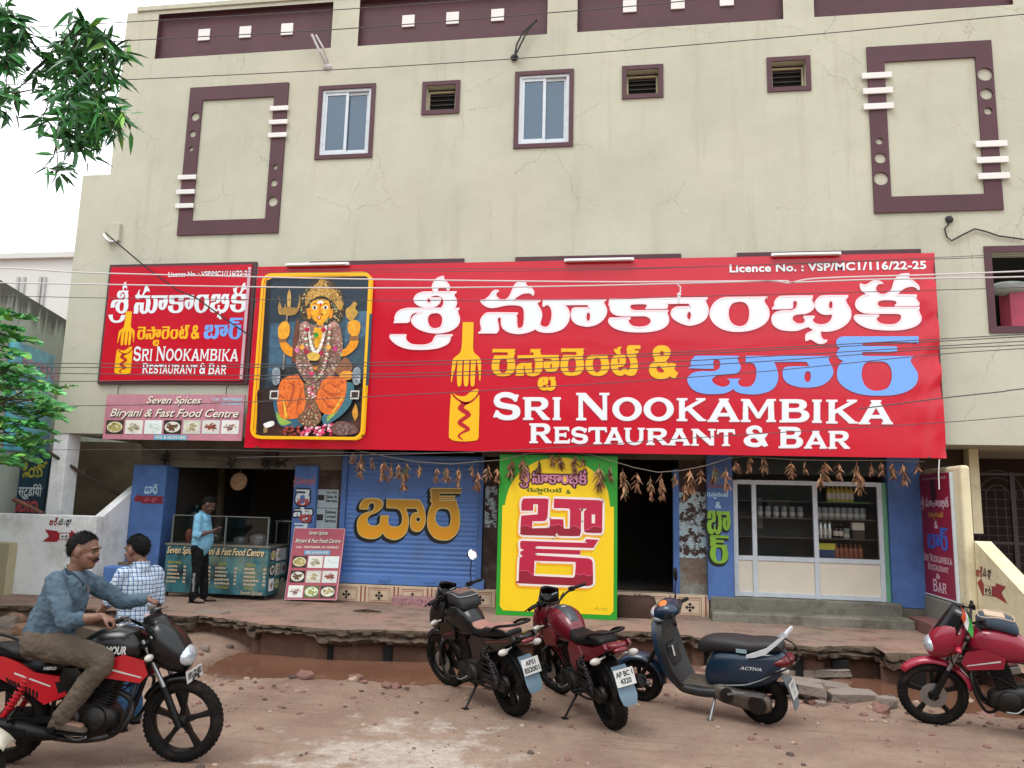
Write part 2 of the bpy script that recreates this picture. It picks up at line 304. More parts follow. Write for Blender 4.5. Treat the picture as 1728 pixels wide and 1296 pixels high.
# copperplate capitals, drawn in a 100-high box (y down) that is stretched to each letter's place
def ellp(cx_, cy_, rx, ry, a0=0, a1=360, n=28):
    return [(cx_+rx*cos(radians(a0+(a1-a0)*i/n)), cy_+ry*sin(radians(a0+(a1-a0)*i/n))) for i in range(n+(a1-a0 != 360))]
def S2(s, n=5): return smooth2(parse(s), n)
CAP = {
 'I': (S2("4,0! 96,0! 96,7! 78,10! 78,90! 96,93! 96,100! 4,100! 4,93! 22,90! 22,10! 4,7!"), []),
 'N': (S2("0,0! 28,0! 80,68! 80,8! 70,6! 70,0! 100,0! 100,6! 92,9! 92,100! 78,100! 20,24! 20,91! 30,94! 30,100! 0,100! 0,94! 8,91! 8,9! 0,6!"), []),
 'K': (S2("0,0! 36,0! 36,6! 27,9! 27,44! 76,8! 66,6! 66,0! 98,0! 98,5! 50,42! 92,93! 100,95! 100,100! 74,100! 36,53! 27,60! 27,91! 36,94! 36,100! 0,100! 0,94! 9,91! 9,9! 0,6!"), []),
 'A': (S2("36,0! 66,0! 66,5! 62,8! 95,92! 100,95! 100,100! 68,100! 68,95! 74,92! 68,76! 34,76! 27,92! 34,95! 34,100! 0,100! 0,95! 6,92! 40,8! 36,5!"), [S2("51,30! 38,62! 64,62!")]),
 'M': (S2("0,0! 24,0! 50,62! 76,0! 100,0! 100,6! 93,9! 95,91! 100,94! 100,100! 73,100! 73,94! 79,91! 78,26! 54,84! 46,84! 20,26! 20,91! 27,94! 27,100! 0,100! 0,94! 6,91! 7,9! 0,6!"), []),
 'B': (S2("0,0! 62,0 80,4 90,14 91,28 86,38 76,46! 90,52 99,64 99,78 90,92 74,99 60,100! 0,100! 0,94! 9,91! 9,9! 0,6!"), [S2("30,15! 56,15 66,18 69,26 66,34 56,39 30,39!"), S2("30,54! 60,54 72,58 76,69 72,80 60,86 30,86!")]),
 'R': (S2("0,0! 62,0 82,5 92,18 92,36 82,50 66,56! 94,92! 100,95! 100,100! 75,100! 46,58! 29,58! 29,91! 38,94! 38,100! 0,100! 0,94! 8,91! 8,9! 0,6!"), [S2("29,15! 56,15 67,19 71,29 67,39 56,44 29,44!")]),
 'E': (S2("0,0! 94,0! 96,24! 90,24! 84,15! 32,15! 32,41! 66,41! 70,34! 76,34! 76,64! 70,64! 66,56! 32,56! 32,85! 88,85! 94,74! 100,74! 98,100! 0,100! 0,94! 10,91! 10,9! 0,6!"), []),
 'T': (S2("2,0! 98,0! 100,28! 93,28! 88,16! 60,16! 60,91! 72,94! 72,100! 28,100! 28,94! 40,91! 40,16! 12,16! 7,28! 0,28!"), []),
 'U': (S2("0,0! 34,0! 34,6! 25,9! 25,58 29,74 38,83 50,86 62,83 71,74 75,58 75,9! 66,6! 66,0! 100,0! 100,6! 91,9! 91,60 86,80 72,95 50,101 28,95 13,80 8,60 8,9! 0,6!"), []),
 'O': (ellp(50, 50, 50, 51), [ellp(50, 50, 29, 36)]),
 'S': (S2("94,10! 86,32! 80,33! 70,23 52,17 36,17 25,23 24,31 32,37 55,42 82,47 95,56 99,70 95,86 80,97 55,101 30,98 10,88! 6,92! 0,90! 11,66! 16,66! 26,77 42,84 58,85 70,81 74,72 68,64 50,60 26,56 10,48 3,34 7,16 22,4 44,-1 66,2 84,10! 88,7!"), []),
 '&': (S2("100,36! 84,62! 96,90! 100,94! 84,100! 74,92! 60,100 38,101 14,94 2,78 4,62 16,52 26,48! 14,36 12,18 26,4 46,-1 64,4 74,14! 74,30! 68,31! 58,18 46,14 36,18 34,28 40,36 52,39 74,42! 80,36!"), [S2("34,58 26,66 28,77 40,84 54,83 64,76! 48,58!")])}
LINES = [('S',832.5,877.9,662.6,708.4),('R',882.7,927.7,671,708.3),('I',932.5,946.9,671,708.5),('N',972.4,1028.3,663.6,709),('O',1033.9,1082.5,671.3,709.8),('O',1086.6,1136.5,671.5,710),('K',1142,1191.2,672.6,710.3),('A',1193.8,1248,673.4,711.6),('M',1250.4,1309,674,711.8),('B',1315.5,1365,674.4,712.4),('I',1369.9,1387,675,713.2),('K',1394,1446.9,675.2,714.4),('A',1448.4,1506.4,676,715.5),
 ('R',893.6,930.5,715.2,747.4),('E',934.5,961.5,721,748),('S',964,992,721,748.6),('T',993,1024,721.4,749),('A',1019.5,1053,722,749.6),('U',1053.5,1088,722.6,750.6),('R',1091,1127,723.4,750.6),('A',1127.5,1164.5,723.8,751.2),('N',1166.5,1207.5,724.4,751.8),('T',1210,1240,725,752.2),('&',1255,1296,719,753.7),('B',1314,1354.3,721,756),('A',1356.7,1395.5,728,756.6),('R',1398,1433.7,728,757)]
CAPS = []
for ch, xa, xb, ya, yb in LINES:
    o, hs = CAP[ch]
    def pl(P):
        r = []
        for x, y in P:
            p = F(xa+(xb-xa)*x/100, ya+(yb-ya)*y/100, YB); r.append((p.x, p.z))
        return r
    CAPS.append((pl(o), [pl(h) for h in hs]))
def bounds(G_):
    P = [p for o, h in G_ for p in o]; return min(p[0] for p in P), max(p[0] for p in P), min(p[1] for p in P), max(p[1] for p in P)
def put(mb, glyphs, mp): 
    for o, hs in glyphs: mb.poly(o, hs, mp)
def put_fit(mb, glyphs, mp, u0, u1, v0, v1, B=None, grow=0):  # glyphs rescaled so that their bounds fill u0..u1, v0..v1
    xa, xb, ya, yb = B or bounds(glyphs)
    f = lambda P: [(u0+(x-xa)/(xb-xa)*(u1-u0), v0+(y-ya)/(yb-ya)*(v1-v0)) for x, y in P]
    for o, hs in glyphs:
        if grow: ribbon(mb, f(o), grow, mp)
        mb.poly(f(o), [f(h) for h in hs], mp)
# painted shutter lettering and the board's block letters
YS = 12.80
SHUT = [(T("145,420! 270,425! 275,370 310,330 355,345 362,400 330,450 230,480 150,530 115,610 115,710 150,800 240,845 340,855 430,825 485,765! 530,830 640,870 740,845 820,770 855,660 855,540 815,415! 950,410 985,430 1000,480! 940,480 895,530 885,620 900,710 960,750 1030,740 1085,670 1105,560 1095,470 1070,380 1020,300 980,288! 540,280! 540,405! 680,410 740,450 770,540 755,640 700,680 620,680 565,640 560,560 572,520! 450,520! 450,580 435,640 380,670 300,660 255,600 270,540 310,500 400,465 470,400 485,340 455,290 390,270 260,270 190,300 150,370", KS, YS), [T("1000,535 1036,575 1000,613 962,575", KS, YS)]),
        (T("1200,120! 1635,125! 1625,190! 1310,190! 1310,235! 1540,235! 1535,275! 1310,275! 1300,298! 1560,297! 1560,345! 1590,430 1605,560 1600,680 1550,790 1460,865 1360,875 1250,850 1170,760 1135,650 1145,510 1175,400 1210,345! 1180,300 1195,250 1180,220 1190,190 1175,150", KS, YS), [T("1360,410 1440,430 1475,500 1478,590 1450,670 1370,690 1290,660 1250,590 1250,500 1290,430", KS, YS)])]
YO = 11.95                                       # plane of the yellow board
KB2 = (860,895,9.6)
BLOCK = [(T("190,400! 380,400! 385,295! 460,295! 455,460! 190,480! 180,600! 175,740 190,780 220,795! 700,808 740,795 765,755! 785,790 830,808! 1100,812 1140,790 1155,740! 1160,420 1150,390 1125,370! 1255,370! 1215,400 1205,430! 1205,700 1220,745 1260,757! 1460,762 1490,745 1500,700! 1505,290 1490,250 1440,230! 720,205! 715,360! 930,362 970,375 980,420! 975,690! 880,690! 870,540! 655,535! 650,650 640,680! 365,685! 370,570! 540,570 590,550 615,500! 630,250 620,215 590,203! 260,203 210,230 190,290!", KB, YO), [T("1330,460! 1385,460! 1385,605! 1330,605!", KB, YO)]),
         (T("200,168! 1180,200 1215,180 1245,140! 1440,152! 1360,285! 430,255! 415,275 430,295! 1145,320! 1145,392! 430,365! 412,383 430,403! 1270,452! 1325,475 1348,530! 1352,830 1330,880 1270,902! 180,858! 155,840 148,810! 160,480 175,445! 215,408! 172,385! 175,345! 235,320! 175,290! 172,210 180,180", KB2, YO), [T("405,490! 1030,510 1062,525 1070,560! 1060,720 1040,760 1000,765! 395,735!", KB2, YO)])]
BDARK = [(T("178,665! 260,635 330,665 365,685! 640,681! 655,640! 720,640 800,620 870,665 878,690! 975,690! 985,660 1060,645 1150,695! 1153,745 1130,790 1100,810! 830,806 785,788 765,755! 740,793 700,806! 220,793 178,745!", KB, YO), []),
         (T("1206,705! 1260,710 1350,660 1420,655 1500,690! 1495,735 1460,760! 1260,755 1210,720!", KB, YO), []),
         (T("150,670! 190,655 290,655 394,735! 1000,766! 1040,760 1062,720! 1066,690! 1130,720 1210,705 1260,735 1350,715! 1350,830 1330,878 1270,900! 180,856 150,815!", KB2, YO), [])]
BPINK = [T("178,665! 260,635 330,665 362,683!", KB, YO), T("655,640! 720,640 800,620 870,665!", KB, YO), T("985,660! 1060,645 1150,695!", KB, YO), T("1206,705! 1260,710 1350,660 1420,655 1480,682!", KB, YO), T("150,670! 190,655 290,655 392,733!", KB2, YO), T("1070,690! 1130,720 1210,705 1260,735 1340,717!", KB2, YO)]
# ---------------------------------------------------------------- ground
PZ = 0.28                                            # platform height
def sst(a, b, x): t = max(0, min(1, (x-a)/(b-a))); return t*t*(3-2*t)
EDGE_PX = [(-160,1016),(60,1022),(170,1030),(330,1040),(420,1052),(560,1062),(720,1066),(900,1068),(1042,1066),(1141,1072),(1214,1077),(1221,1071),(1245,1071),(1253,1080),(1307,1084),(1380,1094),(1425,1090),(1491,1093),(1495,1103),(1547,1104),(1610,1106),(1660,1100),(1705,1112),(1760,1150)]
EDGE = [G(a, b, PZ) for a, b in EDGE_PX]
def edge_y(x):
    for a, b in zip(EDGE, EDGE[1:]):
        if a.x <= x <= b.x: return a.y+(b.y-a.y)*(x-a.x)/(b.x-a.x)
    return EDGE[0].y if x < EDGE[0].x else EDGE[-1].y
def gh(x, y):
    d = edge_y(x)-y
    dep = .17+.05*noise.noise(V((x*.7, 3.1, 0)))
    if x > -.2: dep *= .55+.45*sst(1.7, 2.6, x)
    if x < -4.6: dep *= 1-sst(-4.6, -5.6, x)*1.15
    h = -dep*sst(1.75, 1.0, d)
    h += (noise.noise(V((x*1.6, y*1.6, 21)))*.07+noise.noise(V((x*5, y*5, 23)))*.025)*sst(2.6, 1.9, d)*(1-sst(.5, .1, d))
    n = noise.noise(V((x*.9, y*.9, 0)))*.03+noise.noise(V((x*3, y*3, 5)))*.012+noise.noise(V((x*9, y*9, 9)))*.006
    k = 1-.6*sst(8.9, 7.6, y)
    return h+n*k
def ground_mat():
    m = bpy.data.materials.new('red_earth'); m.use_nodes = True; nt = m.node_tree; b = nt.nodes['Principled BSDF']; N = nt.nodes.new; L = nt.links.new
    tc = N('ShaderNodeTexCoord')
    def nzf(s, d=6, r=.6):
        n = N('ShaderNodeTexNoise'); n.inputs['Scale'].default_value = s; n.inputs['Detail'].default_value = d; n.inputs['Roughness'].default_value = r
        L(tc.outputs['Object'], n.inputs['Vector']); return n.outputs['Fac']
    def rmp(f, p0, p1, c0, c1):
        r = N('ShaderNodeValToRGB'); r.color_ramp.elements[0].position = p0; r.color_ramp.elements[1].position = p1
        r.color_ramp.elements[0].color = (*srgb(c0), 1); r.color_ramp.elements[1].color = (*srgb(c1), 1); L(f, r.inputs[0]); return r.outputs[0]
    def mix(f, a, c):
        x = N('ShaderNodeMix'); x.data_type = 'RGBA'; L(f, x.inputs[0]); L(a, x.inputs['A']); L(c, x.inputs['B']); return x.outputs['Result']
    def rng(f, a, c, lo=0., hi=1.):
        x = N('ShaderNodeMapRange'); x.inputs[1].default_value = a; x.inputs[2].default_value = c; x.inputs[3].default_value = lo; x.inputs[4].default_value = hi; L(f, x.inputs[0]); return x.outputs[0]
    c = rmp(nzf(1.3, 8), .3, .72, '#8b7060', '#b39a86')
    c = mix(rng(nzf(7, 9, .8), .45, .7, 0, .8), c, rmp(nzf(30), .3, .7, '#715a4b', '#9e8572'))
    # worn sandy strip in the middle of the road
    sp = N('ShaderNodeSeparateXYZ'); L(tc.outputs['Object'], sp.inputs[0])
    d = N('ShaderNodeVectorMath'); d.operation = 'DISTANCE'; d.inputs[1].default_value = (0, 0, 0)
    mp = N('ShaderNodeMapping'); mp.inputs['Location'].default_value = (1.75*.75, -5.6*.42, 0); mp.inputs['Scale'].default_value = (.75, .42, 0); L(tc.outputs['Object'], mp.inputs[0]); L(mp.outputs[0], d.inputs[0])
    ad = N('ShaderNodeMath'); ad.operation = 'ADD'; L(d.outputs['Value'], ad.inputs[0]); L(rng(nzf(2.6, 9, .72), .3, .7, -.6, .6), ad.inputs[1])
    c = mix(rng(ad.outputs[0], .70, .30, 0, .85), c, rmp(nzf(14, 7, .7), .35, .65, '#b0a295', '#ded2c4'))
    # darker damp earth towards the drain
    ad2 = N('ShaderNodeMath'); ad2.operation = 'ADD'; L(sp.outputs['Z'], ad2.inputs[0]); L(rng(nzf(3), .3, .7, -.03, .03), ad2.inputs[1])
    c = mix(rng(ad2.outputs[0], -.02, -.14, 0, .8), c, rmp(nzf(6), .3, .7, '#4a2c22', '#6b4030'))
    # gravel speckle
    vo = N('ShaderNodeTexVoronoi'); vo.inputs['Scale'].default_value = 75; L(tc.outputs['Object'], vo.inputs['Vector'])
    gm = N('ShaderNodeMath'); gm.operation = 'MULTIPLY'; L(rng(vo.outputs['Distance'], .30, .18), gm.inputs[0]); L(rng(nzf(1.7, 5), .40, .58, .1, .9), gm.inputs[1])
    c = mix(gm.outputs[0], c, rmp(vo.outputs['Color'], .2, .8, '#6e5850', '#b3a294'))
    mr_ = N('ShaderNodeMapping'); mr_.inputs['Scale'].default_value = (.35, 5.5, 1); mr_.inputs['Rotation'].default_value = (0, 0, .12); L(tc.outputs['Object'], mr_.inputs[0])
    rn = N('ShaderNodeTexNoise'); rn.inputs['Scale'].default_value = 1.6; rn.inputs['Detail'].default_value = 7; rn.inputs['Roughness'].default_value = .65; L(mr_.outputs[0], rn.inputs['Vector'])
    c = mix(rng(rn.outputs['Fac'], .55, .72, 0, .55), c, rmp(nzf(20), .3, .7, '#5f463b', '#7c6052'))
    c = mix(rng(rn.outputs['Fac'], .40, .28, 0, .4), c, rmp(nzf(20), .3, .7, '#a68f7c', '#bfab98'))
    c = mix(rng(nzf(60, 6, .8), .52, .72, 0, .55), c, rmp(nzf(3), .3, .7, '#5c4a40', '#7a645a'))
    L(c, b.inputs['Base Color']); 
    L(rng(ad2.outputs[0], .0, -.12, .92, .5), b.inputs['Roughness']); b.inputs['Specular IOR Level'].default_value = .3
    bu = N('ShaderNodeBump'); bu.inputs['Strength'].default_value = 1.0; bu.inputs['Distance'].default_value = .05; L(nzf(26, 9, .75), bu.inputs['Height']); L(bu.outputs[0], b.inputs['Normal'])
    return m
GM = ground_mat()
mb = MB(); X0, X1, Y0, Y1 = -12.0, 9.0, 2.0, 13.0; NX, NY = 300, 160
for j in range(NY+1):
    for i in range(NX+1):
        x = X0+(X1-X0)*i/NX; y = Y0+(Y1-Y0)*j/NY
        e = min(i, NX-i, j)/4; mb.v.append(V((x, y, gh(x, y)*min(1, e))))
for j in range(NY):
    for i in range(NX): a = j*(NX+1)+i; mb.f.append([a, a+1, a+NX+2, a+NX+1]); mb.m.append(0)
B = 300
mb.add([(X0,Y0,0),(X1,Y0,0),(X1,Y1,-.3),(X0,Y1,-.3),(-B,-B,0),(B,-B,0),(B,B,-.3),(-B,B,-.3),(X0,B,-.3),(X1,B,-.3),(X0,-B,0),(X1,-B,0)],
       [(10,11,1,0),(3,2,9,8)])
mb.add([(-B,-B,0),(X0,-B,0),(X0,Y0,0),(X0,Y1,0),(X0,B,0),(-B,B,0)], [(0,1,2,3,4,5)])
mb.add([(X1,-B,0),(B,-B,0),(B,B,0),(X1,B,0),(X1,Y1,0),(X1,Y0,0)], [(0,1,2,3,4,5)])
struct(mb.build('ground', GM, smooth=True))
PUD = mat('muddy_water', '#6b4c3c', rough=.08, var=.12, vs=1.5, spec=.5)
mb = MB()
for x0, x1 in ((-5.4, -.35), (2.2, 4.4)):
    n = 60; P = [(x0+(x1-x0)*i/n) for i in range(n+1)]
    A = [V((x, edge_y(x)-1.8, -.095)) for x in P]; C = [V((x, edge_y(x)-.05, -.095)) for x in P]
    mb.add(A+C, [(i, i+1, n+2+i, n+1+i) for i in range(n)])
struct(mb.build('puddle_water', PUD))
# ---------------------------------------------------------------- platform in front of the shops
CONC = mat('old_pink_concrete', '#897b6d', rough=.9, spec=.2, var=.18, vs=1.4, bump=.5, bs=40, dirt='#463a31', dirt_amt=.8, dirt_s=2.6, col2='#876a5e')
ROCK = mat('broken_concrete_edge', '#463a30', rough=.95, spec=.1, var=.5, vs=6, bump=1.0, bs=18, dirt='#1c1510', dirt_amt=.9, dirt_s=6, col2='#5f5246')
DRAIN = mat('drain_wall', '#6b4c3c', rough=.95, var=.3, vs=3, bump=.8, bs=14, dirt='#2a1c14', dirt_amt=.7, dirt_s=3)
pts = []
for a, b in zip(EDGE, EDGE[1:]):
    k = max(1, int((b-a).length/.045))
    for i in range(k): pts.append(a.lerp(b, i/k))
pts.append(EDGE[-1])
rgE = random.Random(17); brk = []; xx = -14.
while xx < 9: brk.append((xx, rgE.uniform(-.07, .10), rgE.uniform(.6, 1.2))); xx += rgE.uniform(.18, 1.1)
def blk(x):
    for b in reversed(brk):
        if x >= b[0]: return b
    return brk[0]
E2 = [V((p.x, p.y+blk(p.x)[1]+noise.noise(V((p.x*2.2, 1, 0)))*.06+noise.noise(V((p.x*13, 2, 0)))*.03, PZ)) for p in pts]
mb = MB(); n = len(E2)
back = [V((p.x, 12.72, PZ+.0)) for p in E2]
rows = [back]+[[p.lerp(q, t)+V((0, 0, noise.noise(V((p.x*.8, q.y*t*3, 4)))*.008)) for p, q in zip(back, E2)] for t in (.3, .6, .85, 1)]
mb.add([p for r in rows for p in r], [(r*n+i, (r+1)*n+i, (r+1)*n+i+1, r*n+i+1) for r in range(len(rows)-1) for i in range(n-1)])
mb.mi = 1
prof = [(0, 0), (-.02, -.02), (-.012, -.06), (.03, -.075), (.01, -.10), (-.035, -.115), (-.02, -.15), (.05, -.175), (.16, -.19)]
rows = []
for k, (dy, dz) in enumerate(prof):
    r = []
    for p in E2:
        nn = noise.noise(V((p.x*6, k*1.7, 3)))*.05+noise.noise(V((p.x*23, k*2.9, 8)))*.03 if k else 0; dzz = dz*blk(p.x)[2]
        cut = .16*max(0, noise.noise(V((p.x*1.1, 7.7, 0)))) if k > 3 else 0
        r.append(V((p.x, p.y+dy+nn, p.z+(dzz if k else dz)+(nn*.5 if k else 0)+cut*.4)))
    rows.append(r)
mb.add([p for r in rows for p in r], [(r*n+i, (r+1)*n+i, (r+1)*n+i+1, r*n+i+1) for r in range(len(rows)-1) for i in range(n-1)])
mb.mi = 2
rows = [[V((p.x, p.y+.15+noise.noise(V((p.x*4, k*3, 1)))*.04, z)) for p in E2] for k, z in enumerate((.16, .02, -.12, -.34))]
mb.add([p for r in rows for p in r], [(r*n+i, (r+1)*n+i, (r+1)*n+i+1, r*n+i+1) for r in range(len(rows)-1) for i in range(n-1)])
struct(mb.build('pavement', [CONC, ROCK, DRAIN], smooth=True, auto=40))
# foundation blocks and dark drain mouths under the pavement edge
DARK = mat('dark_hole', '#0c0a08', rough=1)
for i, (pa, pb) in enumerate(((1195,1205),(1400,1424),(1503,1527),(497,506),(607,622),(893,905),(1340,1352))):
    a, b = G(pa, 1110, .1), G(pb, 1110, .1)
    h = thing('drain_mouth', None, None) if 0 else None
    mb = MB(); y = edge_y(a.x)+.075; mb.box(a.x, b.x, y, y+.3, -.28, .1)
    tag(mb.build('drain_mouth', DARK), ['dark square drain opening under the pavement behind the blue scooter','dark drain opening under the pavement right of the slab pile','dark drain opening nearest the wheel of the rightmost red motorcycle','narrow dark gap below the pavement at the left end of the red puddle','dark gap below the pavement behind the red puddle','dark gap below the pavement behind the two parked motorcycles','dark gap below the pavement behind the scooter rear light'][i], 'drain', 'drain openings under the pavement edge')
# ---------------------------------------------------------------- building
YU, YL = 12.10, 12.80
def plaster():
    m = bpy.data.materials.new('cream_plaster'); m.use_nodes = True; nt = m.node_tree; b = nt.nodes['Principled BSDF']; N = nt.nodes.new; L = nt.links.new
    tc = N('ShaderNodeTexCoord')
    def nzf(s, d=6, r=.6, src=None):
        n = N('ShaderNodeTexNoise'); n.inputs['Scale'].default_value = s; n.inputs['Detail'].default_value = d; n.inputs['Roughness'].default_value = r
        L(src or tc.outputs['Object'], n.inputs['Vector']); return n.outputs
    def rng(f, a, c, lo=0., hi=1.):
        x = N('ShaderNodeMapRange'); x.inputs[1].default_value = a; x.inputs[2].default_value = c; x.inputs[3].default_value = lo; x.inputs[4].default_value = hi; L(f, x.inputs[0]); return x.outputs[0]
    def mix(f, a, col):
        x = N('ShaderNodeMix'); x.data_type = 'RGBA'; L(f, x.inputs[0]); L(a, x.inputs['A']); x.inputs['B'].default_value = (*srgb(col), 1); return x.outputs['Result']
    r = N('ShaderNodeValToRGB'); r.color_ramp.elements[0].position = .3; r.color_ramp.elements[1].position = .7
    r.color_ramp.elements[0].color = (*srgb('#aeae9c'), 1); r.color_ramp.elements[1].color = (*srgb('#bebdaa'), 1)
    L(nzf(.7, 8, .65)['Fac'], r.inputs[0]); c = r.outputs[0]
    c = mix(rng(nzf(2.6, 8, .7)['Fac'], .55, .8, 0, .45), c, '#a9a38c')
    c = mix(rng(nzf(.45, 5, .6)['Fac'], .52, .75, 0, .35), c, '#c2b5a2')
    mp = N('ShaderNodeMapping'); mp.inputs['Scale'].default_value = (5, 5, .35); L(tc.outputs['Object'], mp.inputs[0])
    c = mix(rng(nzf(1, 6, .6, mp.outputs[0])['Fac'], .55, .82, 0, .42), c, '#938d7b')
    # hairline cracks
    ad = N('ShaderNodeMix'); ad.data_type = 'VECTOR'; ad.inputs[0].default_value = .28; L(tc.outputs['Object'], ad.inputs['A']); L(nzf(2.2, 6, .7)['Color'], ad.inputs['B'])
    vo = N('ShaderNodeTexVoronoi'); vo.feature = 'DISTANCE_TO_EDGE'; vo.inputs['Scale'].default_value = .95; L(ad.outputs['Result'], vo.inputs['Vector'])
    mm = N('ShaderNodeMath'); mm.operation = 'MULTIPLY'; L(rng(vo.outputs['Distance'], .0035, .001), mm.inputs[0]); L(rng(nzf(.8, 3)['Fac'], .47, .6, 0, .55), mm.inputs[1])
    c = mix(mm.outputs[0], c, '#6f6958')
    L(c, b.inputs['Base Color']); b.inputs['Roughness'].default_value = .85; b.inputs['Specular IOR Level'].default_value = .25
    bu = N('ShaderNodeBump'); bu.inputs['Strength'].default_value = .18; bu.inputs['Distance'].default_value = .02; L(nzf(22, 6)['Fac'], bu.inputs['Height']); L(bu.outputs[0], b.inputs['Normal'])
    return m
PLA = plaster()
MAR = mat('maroon_paint', '#4f2f36', rough=.7, var=.12, vs=2, bump=.12, bs=40, dirt='#3a2228', dirt_amt=.3)
WHT = mat('white_tile', '#d9d7d2', rough=.4, var=.04)
ALU = mat('white_aluminium', '#c5cdd2', rough=.35, var=.06, vs=6, dirt='#8a8f90', dirt_amt=.3, dirt_s=8)
GLS = mat('window_glass', '#23485f', rough=.04, spec=1.0)
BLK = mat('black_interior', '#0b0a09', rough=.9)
BLUE_W = mat('blue_wall_paint', '#4a6da6', rough=.65, var=.2, vs=2.5, bump=.25, bs=30, dirt='#3a4e70', dirt_amt=.6, dirt_s=3)
def R4(tl, tr, br, bl, Y=YU):
    a, b, c, d = F(*tl, Y), F(*tr, Y), F(*br, Y), F(*bl, Y)
    return ((a.x+d.x)/2, (b.x+c.x)/2, (c.z+d.z)/2, (a.z+b.z)/2)
def R2(x0, y0, x1, y1, Y):
    a, b, c, d = F(x0, y0, Y), F(x1, y0, Y), F(x1, y1, Y), F(x0, y1, Y)
    return ((a.x+d.x)/2, (b.x+c.x)/2, (c.z+d.z)/2, (a.z+b.z)/2)
def wall_holes(mb, x0, x1, z0, z1, Y, holes):
    xs = sorted({x0, x1, *[v for h in holes for v in h[:2] if x0 < v < x1]}); zs = sorted({z0, z1, *[v for h in holes for v in h[2:4] if z0 < v < z1]})
    idx = {}
    def vid(x, z):
        if (x, z) not in idx: idx[(x, z)] = len(mb.v); mb.v.append(V((x, Y, z)))
        return idx[(x, z)]
    for a, b in zip(xs, xs[1:]):
        for c, d in zip(zs, zs[1:]):
            mx_, mz_ = (a+b)/2, (c+d)/2
            if any(h[0] < mx_ < h[1] and h[2] < mz_ < h[3] for h in holes): continue
            mb.f.append([vid(a, c), vid(b, c), vid(b, d), vid(a, d)]); mb.m.append(mb.mi)
    for h in holes:
        a, b, c, d, dep = h[:5]
        for q in (((a,c),(b,c)), ((b,c),(b,d)), ((b,d),(a,d)), ((a,d),(a,c))):
            mb.quad(V((q[0][0], Y, q[0][1])), V((q[1][0], Y, q[1][1])), V((q[1][0], Y+dep, q[1][1])), V((q[0][0], Y+dep, q[0][1])))
BLD = thing('restaurant_building', 'cream three storey restaurant building with maroon trim and blue shop pillars', 'building', (-2.5, YU, 0))
def bp(mb, name, m, parent=BLD, **k): return mb.build(name, m, parent, world=True, **k)
def sub(mb, name, m, par, **k):                       # child of a building part (part sits at the building's origin)
    o = mb.build(name, m, par); return o
# levels
zslab = F(900, 741, YU).z
xA, xB = F(196, 200, YU).x, F(128, 400, YU).x; xR = 9.5
zA = F(232, 21, YU).z; zB = F(165, 295, YU).z
r1 = R4((268,24), (563,3), (558,81), (261,99)); rz0, rz1 = r1[2], r1[3]
recs = [(r1[0], r1[1]), (F(606,30,YU).x, F(924,20,YU).x), (F(974.3,30,YU).x, F(1321.5,15,YU).x), (F(1373.7,15,YU).x, F(1373.7,15,YU).x+3.0), (F(1373.7,15,YU).x+3.45, 9.2)]
vents = [R4((713.8,139),(777.7,136),(774.7,191.7),(711,194.3)), R4((1050.3,113),(1119.7,108.3),(1119,164.3),(1048.7,168.3)), R4((1293,98),(1367,94.3),(1368.7,153),(1295,155.7))]
wins = [R4((540,146.5),(635,141),(628,266.5),(530,269.5)), R4((870,122),(969.3,117),(966.3,247.3),(866,251.7))]
lows = [R2(519,439.5,781,600,YU), R2(868,431.5,1150,600,YU), R2(1245,424,1558,600,YU)]
rw = R2(1664,415,1770,562,YU); rw = (rw[0], rw[0]+2.3, rw[2], rw[3])
fr = .075
holes = [(a, b, rz0, rz1, .10) for a, b in recs] + [(v[0]+fr, v[1]-fr, v[2]+fr, v[3]-fr, .16) for v in vents] + [(v[0]+fr, v[1]-fr, v[2]+fr, v[3]-fr, .10) for v in wins] + [(v[0]+fr, v[1]-fr, v[2]+fr, v[3]-fr, .2) for v in lows] + [(rw[0]+.1, rw[1]-.1, rw[2]+.1, rw[3]-.1, .25)]
mb = MB()
wall_holes(mb, xA, xR, zslab, zA, YU, holes); wall_holes(mb, xB, xA, zslab, zB, YU, [])
for (x0, x1, z1) in ((xA, xR, zA), (xB, xA, zB)):     # roof edge and ends give the wall its body
    mb.quad(V((x0,YU,z1)), V((x1,YU,z1)), V((x1,YU+.5,z1)), V((x0,YU+.5,z1)))
mb.quad(V((xB,YU,zslab)), V((xB,YU,zB)), V((xB,YU+8,zB)), V((xB,YU+8,zslab)))
mb.quad(V((xA,YU,zB)), V((xA,YU,zA)), V((xA,YU+8,zA)), V((xA,YU+8,zB)))
mb.quad(V((xR,YU,zslab)), V((xR,YU,zA)), V((xR,YU+8,zA)), V((xR,YU+8,zslab)))
mb.quad(V((xB,YU,zslab)), V((xR,YU,zslab)), V((xR,YU+8,zslab)), V((xB,YU+8,zslab)))
bp(mb, 'wall', PLA)
mb = MB(); x_ = F(232, 20, YU).x; mb.box(x_, xR, YU-.03, YU+.5, zA+.002, zA+.10); bp(mb, 'coping', PLA, bevel=.01)
